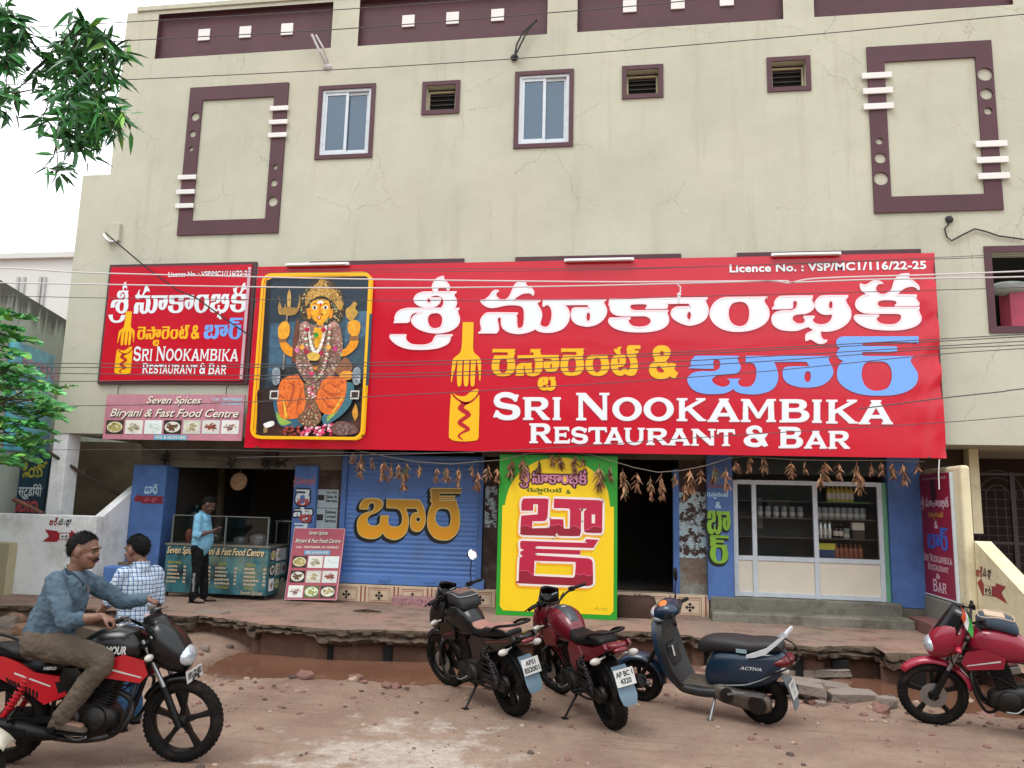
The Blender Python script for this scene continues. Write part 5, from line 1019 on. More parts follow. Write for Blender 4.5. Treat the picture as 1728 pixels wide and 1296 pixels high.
xw = F(163, 870, 11.8).x; zw = F(100, 869, 11.8).z; ze = F(225, 825, 12.8).z
k = MB(); k.box(-12.5, xw, 11.8, 11.98, PZ-.3, zw); k.build('front_wall', WW, SW, world=True, bevel=.015)
k = MB(); k.prism([(11.985, PZ-.2), (13.2, PZ-.2), (13.2, ze+.2), (12.85, ze+.05), (11.985, zw-.003)], xw-.16, xw, mp=lambda u, v, y: V((y, u, v))); k.build('stair_parapet', WW, SW, world=True, bevel=.012)
k = MB(); k.box(-12.5, F(22,930,11.7).x, 11.62, 11.795, PZ-.3, F(10,915,11.7).z); k.build('lower_block', mat('yellowed_wash', '#a39a7c', rough=.9, var=.2, vs=2, dirt='#6b6a3a', dirt_amt=.6, dirt_s=2), SW, world=True, bevel=.015)
mp = wallmap(11.8); arrow = [(71.5,914),(83,905),(76,893.5),(97,896),(99,899),(120,898.5),(120,894),(131,903),(120,911.5),(120,911),(99,911),(96,914.5)]
k = MB(); k.poly([(F(x, y, 11.8).x, F(x, y, 11.8).z) for x, y in arrow], (), mp); ar = k.build('painted_arrow', mat('crimson_arrow2', '#93182c', rough=.6), SW, world=True)
k = MB(); k.poly([(F(x, y, 11.8).x, F(x, y, 11.8).z) for x, y in ((101,900.5),(117,900),(117,910),(101,910))], (), wallmap(11.8, .007)); k.build('arrow_panel', WW, ar)
k = MB(); _t(k, 'దారి', 103.5, 902, 115, 908.5, 11.8, .010, .03); k.build('lettering', BKP, ar)
k = MB(); _t(k, 'బార్', 84, 873, 97.5, 887, 11.8, .004, .05); k.build('lettering', RP, ar)
k = MB(); _t(k, 'మేడపైకి', 98, 875, 121.5, 890, 11.8, .004, .03); k.build('lettering', BKP, ar)
k = MB()
for i in range(6): k.box(xw+.003, W(226)-.01+.35*(i < 3), 11.95+.26*i, 14.5, PZ+.17*i-.05*(i == 0), PZ+.17*(i+1))
bp(k, 'stair_flight', mat('old_stair', '#7a6c58', rough=.95, var=.2, vs=3, bump=.4, dirt='#4b4234', dirt_amt=.6), bevel=.012)
k = MB(); k.box(F(184,990,11.9).x, F(222,990,11.9).x, 11.7, 11.94, PZ-.1, F(200,955,11.8).z); bp(k, 'blue_step_block', BLUE_W, bevel=.03)
a, b = F(81,762,12.0), F(205,837,12.9); k = MB(); k.tube([a, a.lerp(b,.5)+V((0,0,-.02)), b], .028, 8); k.ell(a.lerp(b,.47), (.05,.05,.06)); tag(k.build('stair_handrail', mat('rust_pipe', '#3d2c24', rough=.8, var=.3)), 'rusty pipe handrail sloping down across the stairwell at the left', 'handrail')
a, b = F(22,842,11.75), F(72,866,11.9); k = MB(); k.tube([a, b], [.035,.03], 8); tag(k.build('bamboo_stick', mat('brown_stick', '#6b4636', rough=.8, var=.3)), 'short brown stick lying on top of the low white wall', 'stick')
FBL = thing('far_building', 'distant white flat roofed building behind the stained parapet', 'building', (-29, 32, 0))
k = MB(); zf = F(60, 437, 32).z; k.box(-42, -21, 32, 44, -.3, zf); k.box(-42.3, -20.7, 31.8, 44.2, zf+.002, zf+.25); k.build('wall', mat('far_white', '#c5c6c2', rough=.9, var=.05, vs=.3), FBL, world=True)
for px in (27, 37, 65, 72): k = MB(); k.box(F(px,500,32).x, F(px,500,32).x+.12, 31.9, 31.998, F(px,520,32).z, F(px,468,32).z); k.build('drain_pipe', mat('far_grey', '#a9aba8', rough=.9), FBL, world=True)
TK = mat('white_tank', '#cfd4d6', rough=.6, var=.05)
tk0 = None
for px0, px1 in ((25, 63), (64, 103), (104, 142)):
    a = F(px0, 433, 34).x; b = F(px1, 433, 34).x; r = (b-a)/2
    t = thing('water_tank', 'white ribbed water tank on the far roof, same as its row neighbours', 'water tank', ((a+b)/2, 34, zf+.25), group='water tanks on the far roof')
    if tk0 is None:
        k = MB(); k.lathe((0,0,0), (0,0,1), [(0,0),(r,0),(r*1.0,.15),(r*.96,.2),(r,.3),(r*.96,.38),(r,.48),(r*.9,.62),(r*.5,.74),(.12,.78),(.12,.84),(0,.84)], 20); tk0 = k.build('tank_body', TK, t, smooth=True, auto=40)
        k = MB(); k.cyl((-r*.9,.1,0), (-r*.9,.1,1.5), .03, n=6); tk1 = k.build('pipe', TK, t)
    else:
        for q in (tk0, tk1): c = q.copy(); COL.objects.link(c); c.parent = t
# ---------------------------------------------------------------- food stall in front of the left opening
def stall():
    S = thing('food_stall', 'food stall counter with dark teal menu panels and a glass case on top', 'stall', (-6.7, 12.5, PZ))
    A, B_, y = F(273.6, 1008, 12.3), F(447, 1013, 12.3), 12.3
    x0, x1 = A.x, B_.x; zt = F(360, 922, y).z; zb = PZ+.02
    MEN = mat('menu_print', '#0c1012', rough=.45, var=.3, vs=2.2, col2='#3a7884', dirt='#a39a5a', dirt_amt=.55, dirt_s=1.7)
    k = MB(); k.box(x0, x1, y, y+.05, zb+.06, zt); front = k.build('front_panel', MEN, S, world=True)
    k = MB(); k.box(x1-.05, x1, y+.052, y+.75, zb+.06, zt); side = k.build('side_panel', MEN, S, world=True)
    k = MB(); k.box(x0-.02, x1+.03, y-.02, y+.8, zt+.002, zt+.03); k.build('counter_top', mat('steel_top', '#8f8a80', rough=.4, metal=.6), S, world=True)
    k = MB()
    for x in (x0+.03, x1-.03): 
        for yy in (y+.08, y+.7): k.cyl((x, yy, PZ-.05), (x, yy, zb+.1), .025, n=8)
    k.build('leg', IRON, S, world=True)
    mp = wallmap(y, .004); w_ = x1-x0; CT = mat('menu_cream', '#b5a488', rough=.5); YT_ = mat('menu_yellow', '#8f8f3a', rough=.5)
    k1, k2 = MB(), MB(); scr(k1, k2, 'Seven Spices Biryani & Fast Food Centre', 282, 924, 446, 940, y)
    k1.build('title_lettering', mat('menu_gold', '#d6bf94', rough=.5), front); k2.build('title_shadow', BLKP, front)
    k = MB(); rg = random.Random(4)
    for ci, (u, wd) in enumerate(((.03,.17),(.30,.14),(.50,.2),(.78,.2))):
        for r in range(13):
            if r in (0, 6): continue
            z = zt-.30-.062*r
            if z < zb+.12 or (ci == 3 and r > 9): continue
            l = wd*rg.uniform(.5, .8); n_ = 5
            for q in range(n_): a = x0+w_*(u+l*q/n_); k.poly([(a,z),(a+w_*l/n_*.85,z),(a+w_*l/n_*.85,z+.022+.012*rg.random()),(a,z+.026+.012*rg.random())], (), mp)
            a = x0+w_*(u+wd*.93); k.poly([(a,z),(a+.045,z),(a+.045,z+.034),(a,z+.034)], (), mp)
    k.build('price_lettering', CT, front)
    k = MB()
    for s, u, r, wd in (('BIRYANI',.03,0,.13),('SOUP',.53,0,.08),('PASTA',.80,0,.09),('NOODLES',.51,6,.13),('ROLLS',.79,6,.09)):
        z = zt-.30-.062*r; put_text(k, s, mp, x0+w_*u, x0+w_*(u+wd), z-.005, z+.042, .03)
    k.build('menu_heading', YT_, front)
    k1, k2 = MB(), MB(); scr(k1, k2, 'Seven Spices', 405, 997, 443, 1006, y); k1.build('lettering', CT, front)
    sx = lambda u, v, h=0: V((x1+.004+h, u, v)); k = MB(); ms = []
    for i in range(9):
        c_, r = i % 3, i//3; ya = y+.09+.21*c_; z = zb+.12+(2-r)*.24; food(k, ms, i, sx, ya, ya+.19, z, z+.2)
    k.build('dish_picture', ms, side, fix=False)
    k = MB(); put_text(k, 'Seven Spices', sx, y+.12, y+.65, zt-.09, zt-.04, .02, .3); put_text(k, 'Biryani & Fast Food', sx, y+.1, y+.68, zt-.17, zt-.11, .02, .3); k.build('lettering', mat('menu_pink', '#b5607a', rough=.5), side)
    # glass case
    gz = F(360, 873, y).z; GC = mat('case_glass', '#0a1412', rough=.03, alpha=.28, spec=.8)
    k = MB(); k.box(x0+.05, x1-.05, y+.06, y+.066, zt+.04, gz); k.box(x1-.056, x1-.05, y+.07, y+.6, zt+.04, gz); k.box(x0+.05, x0+.056, y+.07, y+.6, zt+.04, gz); k.build('glass_case', GC, S, world=True)
    k = MB()
    for x in (x0+.05, (x0+x1)/2+.1, x1-.05): k.box(x-.012, x+.012, y+.045, y+.07, zt+.03, gz+.01)
    k.box(x0+.04, x1-.04, y+.04, y+.058, gz+.011, gz+.028)
    k.build('case_frame', mat('old_aluminium', '#6d726c', rough=.5, metal=.4), S, world=True)
    for i, (u, r, h, c_) in enumerate(((.10,.07,.22,'#8a4a3a'),(.2,.06,.18,'#6a6a62'),(.62,.12,.12,'#9aa0a0'),(.80,.14,.17,'#aeb6ba'),(.38,.08,.16,'#54504a'))):
        k = MB(); k.lathe((x0+w_*u, y+.36, zt+.035), (0,0,1), [(0,0),(r*.8,0),(r,h*.4),(r*.95,h*.8),(r*.5,h),(0,h*1.04)], 16)
        tag(k.build('cooking_pot', mat('pot_'+c_[1:], c_, rough=.3, metal=.7 if i > 1 else 0), smooth=True, auto=50), ['reddish jar at the left end inside the stall glass case','grey steel jar next to the reddish jar inside the glass case','low wide steel bowl in the middle right of the glass case','big shiny steel pot at the right end of the glass case','dark pot behind the standing man inside the glass case'][i], 'pot')
stall()
DK = mat('dark_teal_plastic', '#16262c', rough=.4)
k = MB(); c = F(329, 890, 13.6); k.lathe((c.x, 13.6, 1.2), (0,0,1), [(0,0),(.19,0),(.2,.1),(.18,.15),(.2,.2),(.2,.35),(.17,.45),(.06,.52),(.06,.58),(0,.58)], 20); tag(k.build('water_can', DK, smooth=True, auto=40), 'dark plastic water can inside the stall behind the standing man', 'water can')
c = F(404, 813, 13.1); k = MB(); k.lathe(c, (0,-1,.1), [(0,0),(.15,0),(.16,.03),(.13,.04),(0,.045)], 24); k.tube([c+V((0,0,.15)), c+V((0,0,.5))], .006, 6); tag(k.build('hanging_basket', mat('straw', '#8a6a4c', rough=.8, var=.3, vs=12)), 'round straw tray hanging inside the dark stall opening', 'tray')
t = thing('metal_table', 'small grey metal table to the right of the stall counter', 'table', (F(480,930,13.5).x, 13.5, PZ)); z = F(480,878,13.4).z; x0, x1 = F(468,880,13.4).x, F(492,880,13.4).x+.25
k = MB(); k.box(x0, x1, 13.3, 13.9, z-.03, z); k.build('table_top', mat('grey_metal', '#77797a', rough=.4, metal=.5), t, world=True, bevel=.006)
for x in (x0+.03, x1-.03):
    for y in (13.33, 13.87): k = MB(); k.cyl((x,y,zpl-.02), (x,y,z-.031), .018, n=8); k.build('leg', MATS['grey_metal'], t, world=True)
# leaning menu standee
def standee():
    y = 12.42; c4 = [F(497,891,y+.2), F(582.8,892,y+.2), F(568,1012.8,y), F(480,1011.7,y)]
    S = thing('menu_standee', 'pink food menu standee with nine dish pictures leaning against the blue pillar', 'standee', (c4[3]+c4[2])/2); n = V((0,-1,.16)).normalized()
    k = MB(); k.add(c4+[p-n*.03 for p in c4], [(0,1,2,3),(4,5,6,7),(0,1,5,4),(1,2,6,5),(2,3,7,6),(3,0,4,7)]); k.build('flex_panel', mat('pink_flex', '#a8505e', rough=.45, var=.1, vs=2), S, world=True)
    mp = quadmap(c4, n, .004); k = MB()
    for q in (((0,0),(1,0),(1,.008),(0,.008)), ((0,.992),(1,.992),(1,1),(0,1)), ((0,.009),(.008,.009),(.008,.991),(0,.991)), ((.985,.009),(1,.009),(1,.991),(.985,.991))): k.poly(q, (), mp)
    k.build('pale_border', mat('pale_pink_edge', '#c9a0a8', rough=.5), S, world=True)
    k1, k2 = MB(), MB()
    for s, u0, u1, v0, v1 in (('Seven Spices',.3,.68,.89,.965), ('Biryani & Fast Food Centre',.06,.94,.775,.85)): put_text(k2, s, quadmap(c4, n, .004), u0+.008, u1+.008, v0-.006, v1-.006, .02, .35); put_text(k1, s, quadmap(c4, n, .008), u0, u1, v0, v1, .015, .35)
    k1.build('lettering', CRP, S, world=True); k2.build('lettering_shadow', BLKP, S, world=True)
    k = MB(); put_text(k, 'Cell : 7847968589, 8112050027', mp, .08, .92, .71, .745, .02); k.build('phone_text', CRP, S, world=True)
    k = MB(); k.poly([(.26,.625),(.76,.625),(.76,.685),(.26,.685)], (), mp); t = k.build('veg_strip', CYB, S, world=True)
    k = MB(); put_text(k, 'VEG & NON-VEG', quadmap(c4, n, .008), .29, .73, .637, .672, .02); k.build('lettering', CRP, S, world=True)
    k = MB(); ms = []
    for i in range(9): c_, r = i % 3, i//3; food(k, ms, i, mp, .05+.31*c_, .05+.31*c_+.285, .44-.205*r, .44-.205*r+.165)
    k.build('dish_picture', ms, S, world=True, fix=False)
standee()
# ---------------------------------------------------------------- goods in the glass shop
def goods():
    fx, sz, y, z1, zm = SHOP; protos = {}
    BC = dict(yellow=mat('yellow_bottle', '#b8a83a', rough=.2), clear=mat('clear_jar', '#7d8a86', rough=.2), silver=mat('silver_can', '#a9aca8', rough=.25, metal=.8), dark=mat('dark_bottle', '#17100c', rough=.15), copper=mat('copper_bottle', '#8a5034', rough=.25), blue=mat('blue_pack', '#24406a', rough=.5), lemon=mat('lemon_pack', '#c9c030', rough=.5), label=mat('paper_label', '#c9c4b4', rough=.6), greenl=mat('green_cloth', '#1f8a3c', rough=.7))
    def item(kind, name, label, cat, group, x, z, h, r, m, yy=0):
        t = thing(name, label, cat, (x, y+.30+yy, z), group=group)
        if kind in protos:
            for q in protos[kind]: c = q.copy(); COL.objects.link(c); c.parent = t
            return
        k = MB()
        if kind.startswith('b'): k.lathe((0,0,0), (0,0,1), [(0,0),(r,0),(r,h*.6),(r*.85,h*.68),(r*.35,h*.78),(r*.33,h*.97),(0,h)], 12)
        elif kind.startswith('c'): k.lathe((0,0,0), (0,0,1), [(0,0),(r,0),(r,h*.94),(r*.8,h*.97),(0,h)], 14)
        else: k.box(-r, r, -r*.7, r*.7, 0, h)
        o = k.build('body', m, t, smooth=not kind.startswith('p'), auto=40); L_ = [o]
        k = MB()
        if kind.startswith('p'): k.box(-r*1.001, r*1.001, -r*.701, r*.701, h*.55, h*1.001); L_.append(k.build('lid', BC['lemon'] if kind == 'pk' else BC['label'], t))
        else: k.lathe((0,0,h*.18), (0,0,1), [(r*1.012,0),(r*1.012,h*.3)], 12); L_.append(k.build('paper_label', BC['label'] if kind != 'bc' else BC['copper'], t, smooth=True))
        protos[kind] = L_
    a, b = fx[2]+.08, fx[3]-.08; w_ = b-a
    for i in range(6): item('by', 'oil_bottle', 'yellow bottle on the top shelf of the glass shop', 'bottle', 'yellow bottles on the top shelf', a+w_*(.26+.085*i), sz[3], .30, .042, BC['yellow'])
    for i in range(8): item('cj', 'glass_jar', 'pale glass jar in the row on the second shelf from the top', 'jar', 'pale jars on the second shelf', a+w_*(.05+.12*i), sz[2]+.002, .19, .048, BC['clear'])
    for i in range(3): item('cs', 'drink_can', 'tall silver can on the third shelf of the glass shop', 'can', 'tall silver cans', a+w_*(.08+.085*i), sz[1], .31, .036, BC['silver'])
    for i in range(2): item('bd', 'dark_bottle', 'dark bottle with a pale label beside the silver cans', 'bottle', 'dark bottles on the third shelf', a+w_*(.37+.09*i), sz[1], .25, .038, BC['dark'])
    item('cl', 'steel_tin', 'grey tin right of the two dark bottles', 'tin', None, a+w_*.57, sz[1], .17, .05, BC['clear'])
    item('pb', 'carton', 'dark carton with a yellow patch near the right edge of the third shelf', 'carton', None, a+w_*.78, sz[1], .26, .09, BC['dark'])
    for i in range(5): item('pk', 'snack_pack', 'blue packet with a lemon top on the bottom shelf', 'packet', 'blue and lemon packets', a+w_*(.045+.065*i), sz[0], .22, .032, BC['blue'])
    for i in range(6): item('bc', 'copper_bottle', 'copper brown bottle on the bottom shelf right of the packets', 'bottle', 'copper bottles on the bottom shelf', a+w_*(.37+.09*i), sz[0], .22, .04, BC['copper'])
    for i in range(6): item('cj', 'glass_jar', 'dim jar on the second shelf of the middle window', 'jar', 'dim jars behind the middle window', fx[1]+.15+(fx[2]-fx[1]-.3)*i/5, sz[2]+.002, .19, .048, BC['clear'], .05)
    k = MB(); k.box(fx[2]+.05+w_*.2, fx[3]-.1, y+.16, y+.5, sz[3], sz[3]+.012); tag(k.build('green_cloth', BC['greenl']), 'green cloth spread under the yellow bottles', 'cloth')
    for i, (x, z, w2, h2) in enumerate(((fx[1]+.1, zm+.45, .12, .5), (fx[1]+.3, z1-.55, .35, .25))):
        k = MB(); k.box(x, x+w2, y+.52, y+.60, z, z+h2); tag(k.build('paper_sheet', mat('old_paper', '#6d7472', rough=.8, var=.2)), ['narrow paper sheet hung inside the middle shop window','wide framed paper at the top of the middle shop window'][i], 'paper')
goods()
k = MB(); c = F(1718, 517, YU+.45); k.box(c.x-.13, c.x+.6, YU+.4, YU+.75, rw[2]+.12, F(1710,488,YU+.5).z); tag(k.build('pink_cabinet', mat('pink_box', '#a03a52', rough=.6, var=.15, vs=4)), 'pink box standing inside the dark window at the right edge', 'box')
k = MB(); c = F(1704, 487, YU+.5); k.ell(c, (.34,.2,.11), 16, 10); tag(k.build('plastic_bag', mat('bag_grey', '#8d9290', rough=.4, var=.2, vs=8), smooth=True), 'crumpled grey plastic bag on the pink box in the window', 'bag')
# ---------------------------------------------------------------- strings of dried leaves under the banner
DL = [mat('dried_leaf', '#6d4c38', rough=.9, spec=.1, var=.4, vs=9, col2='#9a7458'), mat('dried_leaf_dark', '#4a3226', rough=.9, spec=.1, var=.4, vs=9, col2='#6e4e3a'), mat('dried_leaf_green', '#45442a', rough=.85, var=.3, vs=9)]
def leaf(k, p, d, l, wd, rg, fold=.4, droop=.0):
    d = d.normalized(); s = d.orthogonal().normalized(); s = Matrix.Rotation(rg.random()*6.28, 3, d) @ s; up = s.cross(d); vs = []
    for i, t in enumerate((0, .28, .62, 1)):
        c = p+d*l*t+V((0,0,-droop*l*t*t)); wv = wd*(.12, 1, .8, .04)[i]; vs += [c+s*wv+up*fold*wv, c, c-s*wv+up*fold*wv]
    k.add(vs, [(3*i+j, 3*i+j+1, 3*i+j+4, 3*i+j+3) for i in range(3) for j in (0, 1)])
def bunch(seed, big):
    rg = random.Random(seed); k = MB(); L_ = .36 if big else .25
    k.mi = 1; k.tube([(0,0,.03), (0,0,-L_*.7)], .006, 5)
    for i in range(26 if big else 17):
        z = -rg.random()*L_*.75; a = rg.random()*6.28; k.mi = rg.choice((0, 0, 0, 1, 1, 2) if seed % 2 else (0, 0, 1)); sp = rg.uniform(.2, .95)
        leaf(k, V((0,0,z)), V((cos(a)*sp, sin(a)*sp*.8, -1)), rg.uniform(.1, .19), rg.uniform(.012, .022), rg, .7)
    return k
BV = [bunch(i, i % 2 == 0) for i in range(6)]
YGL = 11.88; BPX = []
BPX += [('z3',x,y) for x, y in ((705,85),(757,90),(752,145),(825,115),(893,135),(938,150),(985,150),(1030,150),(1020,195),(1105,160),(1215,180),(1275,175),(1345,175),(1430,165),(1460,200),(1525,165),(1580,180))]
BPX += [('z4',x,y) for x, y in ((155,130),(225,118),(320,130),(405,90),(450,95),(540,105),(590,110),(690,165),(755,170),(830,190),(845,245),(918,215),(1000,235),(1005,300),(1065,215),(1068,270),(1150,215),(1240,190),(1305,190),(1210,270),(1385,170),(1460,180),(1520,135))]
BPX += [('z5',x,y) for x, y in ((60,112),(150,112),(312,140),(398,140),(515,140),(495,195),(605,155),(710,135),(728,205),(800,150),(860,140),(935,150),(995,155),(1080,140))]
bm_ = []
for n, (zz, x, y) in enumerate(BPX):
    px = (400 if zz == 'z3' else 820 if zz == 'z4' else 1248)+x/3.6; py = 740+y/3.6
    if px < 842: lb, gr = 'bunch of dried brown leaves hanging in front of the blue shutter', 'leaf bunches before the shutter'
    elif px < 1042: lb, gr = 'bunch of dried leaves hanging over the top of the yellow board', 'leaf bunches over the yellow board'
    elif px < 1200: lb, gr = 'bunch of dried leaves hanging across the dark doorway', 'leaf bunches across the doorway'
    else: lb, gr = 'bunch of dried leaves hanging above the glass shop front', 'leaf bunches above the glass shop'
    if len(bm_) < 6: o = BV[len(bm_)].build('dried_leaf_bunch', DL, fix=False); bm_.append(o)
    else: o = bm_[n*5 % 6].copy(); COL.objects.link(o)
    p = F(px, py, YGL); o.location = p; o.rotation_euler = (0, 0, n*1.7); s = .58+.5*((n*37) % 10)/10; o.scale = (s*1.15, s*1.15, s*(.85+.3*((n*53) % 7)/7))
    tag(o, lb, 'leaf bunch', gr)
STR = mat('string', '#7d766a', rough=.8)
for i, (P, lb) in enumerate((([(570,752),(640,768),(700,779),(760,783),(845,776),(900,764)], 'thin string of dried leaves sagging before the shutter'), ([(880,766),(960,763),(1000,768),(1070,789),(1110,797),(1150,794),(1190,786),(1235,772)], 'thin string of dried leaves sagging across the doorway'), ([(1228,773),(1260,770),(1340,776),(1420,777),(1500,777),(1560,779)], 'thin string of dried leaves above the glass shop front'))):
    k = MB(); k.tube([F(x, y, YGL) for x, y in P], .006, 5); tag(k.build('garland_string', STR), lb, 'string')
LD = [mat('dark_leaf', '#14190f', rough=.7, var=.3, vs=8)]
for i, (px, py) in enumerate(((275,775),(392,778),(448,779),(476,779))):
    k = MB(); rg = random.Random(40+i)
    for j in range(11): a = rg.random()*6.28; leaf(k, V((0,0,0)), V((cos(a), rg.uniform(-.5,.3), sin(a))), rg.uniform(.12,.26)*(1 if i == 0 else .75), .025, rg, .5)
    o = k.build('mango_leaf_knot', LD, fix=False); o.location = F(px, py, YL-.2); tag(o, 'dark knot of mango leaves %s' % ('above the blue pillar with the red arrow' if i == 0 else 'tied to the cord above the food stall'), 'leaf knot', None if i == 0 else 'leaf knots above the food stall')
k = MB(); k.tube([F(x, y, YL-.2) for x, y in ((232,745),(275,772),(330,776),(392,779),(420,776),(448,780),(476,780),(505,776),(535,765))], .008, 5); tag(k.build('leaf_cord', mat('brown_cord', '#4a3a2c', rough=.9)), 'brown cord carrying leaf knots above the food stall', 'cord')
k = MB(); a, b = F(334,766,YL-.04), F(444,769,YL-.04); k.tube([a, b], .022, 8); tag(k.build('tube_light', mat('dead_tube', '#4a4640', rough=.6)), 'unlit dusty tube light above the food stall opening', 'tube light')
k = MB(); a = F(455,775,YL-.06); k.box(a.x-.14, a.x+.14, YL-.08, YL-.005, a.z-.11, a.z+.12); tag(k.build('meter_box', mat('meter_brown', '#3a2a24', rough=.7, var=.2), bevel=.01), 'small dark meter box above the food stall opening', 'meter box')
# ---------------------------------------------------------------- fittings on the facade
TUB = mat('tube_white', '#d5d8d8', rough=.4)
for i, ((xa, ya), (xb, yb)) in enumerate((((481,449),(588,447)), ((952,441.5),(1070,439.5)), ((1302,432),(1420,429.5)))):
    y = YB-.06; a, b = F(xa, ya, y), F(xb, yb, y)
    t = thing('tube_light', ['unlit white tube light over the goddess picture','unlit white tube light over the middle of the banner','unlit white tube light over the right part of the banner'][i], 'tube light', (a+b)/2)
    k = MB(); k.box(a.x, b.x, y-.0, y+.05, a.z, a.z+.05); k.build('housing', TUB, t, world=True, bevel=.006)
    k = MB(); k.cyl((a.x+.04, y-.02, a.z+.01), (b.x-.04, y-.02, a.z+.01), .016, n=10); k.build('tube', WHT, t, world=True)
    k = MB(); k.cyl(((a.x+b.x)/2, y+.04, a.z+.02), ((a.x+b.x)/2, YU, a.z+.12), .012, n=6); k.build('bracket', IRON, t, world=True)
k = MB(); q = R2(185,378,205,408,YU); k.box(q[0], q[1], YU-.07, YU-.001, q[2], q[3]); tag(k.build('junction_box', PLA, bevel=.008), 'cream junction box on the wall above the small red sign', 'junction box')
k = MB(); k.tube([F(175,395,YU-.12), F(181,405,YU-.12), F(187,408,YU-.12), F(196,407,YU-.12)], .022, 8); tag(k.build('conduit_elbow', TUB, smooth=True), 'white pipe elbow sticking out beside the cream junction box', 'pipe')
k = MB(); c = F(553,113,YU); k.ell(c, (.09,.05,.07), 10, 6); k.tube([c, F(540,88,YU-.15), F(526,58,YU-.2)], .022, 8); k.tube([c+V((.03,0,.02)), F(545,80,YU-.18), F(533,59,YU-.2)], .016, 8)
tag(k.build('vent_pipe', mat('pipe_grey_white', '#b9b7b4', rough=.5, var=.1)), 'pair of white pipes sticking out under the first maroon parapet panel', 'pipe')
k = MB(); CB = mat('black_cable', '#131313', rough=.6); c = F(868,97,YU-.03); k.ell(c, (.07,.04,.06), 10, 6)
for P in ([(868,97),(872,75),(882,55),(898,40),(906,34)], [(868,97),(880,72),(890,52),(902,38),(906,34)]): k.tube([F(x, y, YU-.1) for x, y in P], .016, 6)
tag(k.build('cable_loop', CB), 'black cable loop hanging from the second maroon parapet panel', 'cable')
k = MB(); k.tube([F(x, y, YU-.03) for x, y in ((1602,366),(1601,378),(1594,386),(1598,400),(1606,406),(1625,396),(1645,386),(1665,391),(1685,398),(1728,404))], .012, 6); k.ell(F(1602,370,YU-.02), (.06,.03,.06), 8, 6); tag(k.build('wall_cable', CB), 'loose black cable dangling on the wall right of the banner', 'cable')
k = MB(); k.tube([F(x, y, YU-.2) for x, y in ((178,393),(200,412),(245,450),(300,490),(330,502),(390,545),(430,572))], .012, 6); tag(k.build('service_cable', CB), 'black cable running down from the junction box across the small red sign', 'cable')
# ---------------------------------------------------------------- overhead wires
WD = mat('dark_wire', '#4a4648', rough=.6); WP = mat('pale_cable', '#c9c2c2', rough=.5)
WIRES = [([(-300,66),(50,46),(200,38),(576,16),(900,-8)],9.5,.011,0,'upper thin dark wire passing in front of the maroon parapet panels'), ([(-300,100),(50,80),(225,68),(576,49),(923,22),(1152,2),(1500,-40)],9.5,.012,0,'second dark wire across the white tiles of the parapet panels'), ([(-300,155),(223,134),(576,117),(870,99),(1152,77),(1440,52),(1728,24),(2000,2)],9.5,.011,0,'thin dark wire crossing above the sliding windows'),
 ([(-300,446),(0,452),(143,460),(420,467),(640,471.5),(1000,475.5),(1160,475),(1300,474.5),(1330,477.5),(1370,470.5),(1462,466.5),(1560,464),(1728,457.5),(2000,446)],9.8,.016,1,'upper pale cable crossing the top of the red banner'), ([(-300,472),(0,477),(420,484),(640,486),(840,484.5),(1000,482),(1160,478),(1320,474),(1335,476.5),(1480,471.5),(1728,467),(2000,458)],9.8,.016,1,'lower pale cable crossing the top of the red banner'),
 ([(-300,494),(0,499),(190,503),(640,507),(1000,505),(1160,500.5),(1560,490),(1728,485),(2000,476)],9.8,.008,0,'thin wire just under the two pale cables'), ([(300,456),(437,456),(640,454),(980,453),(1180,450),(1728,432),(2000,420)],10.5,.008,0,'thin wire along the top edge of the banner'), ([(300,461),(640,459),(980,456),(1300,446),(1728,428),(2000,415)],10.5,.007,0,'fine wire above the licence text'),
 ([(-300,612),(0,612),(400,615),(820,607),(1240,590),(1728,564),(2000,546)],9.0,.009,0,'topmost of the close wires over the blue letters'), ([(-300,622),(0,620),(400,620),(820,613),(1240,594),(1728,568),(2000,552)],9.0,.009,0,'second of the close wires over the blue letters'), ([(0,628),(430,634),(820,626),(1240,604.5),(1728,575.6),(2000,560)],9.0,.009,0,'third of the close wires over the blue letters'), ([(0,645),(430,640),(820,632),(1240,613),(1560,590),(1728,582),(2000,566)],9.0,.009,0,'lowest of the close wires over the blue letters'),
 ([(-300,690),(0,686),(190,684),(430,678),(820,659),(1240,631),(1560,600),(1728,588),(2000,570)],9.0,.008,0,'wire running under the yellow letters and up to the right'), ([(400,772),(820,762),(1200,737),(1589,713),(1728,702),(2000,684)],9.2,.007,0,'wire crossing the foot of the banner up to the right'), ([(1450,690),(1589,672),(1690,661),(1728,656),(2000,630)],10.0,.012,0,'dark cable over the cream wall right of the banner'), ([(-300,760),(100,759),(350,759),(600,764),(800,764)],10.2,.006,0,'fine wire below the banner over the food stall')]
for P, y, r, kd, lb in WIRES:
    k = MB(); Q = [F(a, b, y) for a, b in P]; 
    S_ = []
    for i in range(len(Q)-1):
        p0 = Q[max(i-1,0)]; p1, p2 = Q[i], Q[i+1]; p3 = Q[min(i+2,len(Q)-1)]
        for j in range(5):
            t = j/5; S_.append(.5*(2*p1+(p2-p0)*t+(2*p0-5*p1+4*p2-p3)*t*t+(3*p1-p0-3*p2+p3)*t**3))
    S_.append(Q[-1]); k.tube(S_, r*.62, 6); tag(k.build('overhead_wire', WP if kd else WD), lb, 'wire', 'overhead wires across the facade')
k = MB(); Q = [F(x, y, 9.78) for x, y in ((1143,480),(1148,484),(1148,492),(1146,497),(1147,505))]; k.tube(Q, .008, 5); k.ell(Q[3], (.03,.03,.02), 8, 6); k.cyl(Q[3], Q[3]+V((-.01,0,-.12)), .022, .012, 8); tag(k.build('cable_drop', TUB), 'small white fitting hanging from the pale cable in mid banner', 'cable fitting')
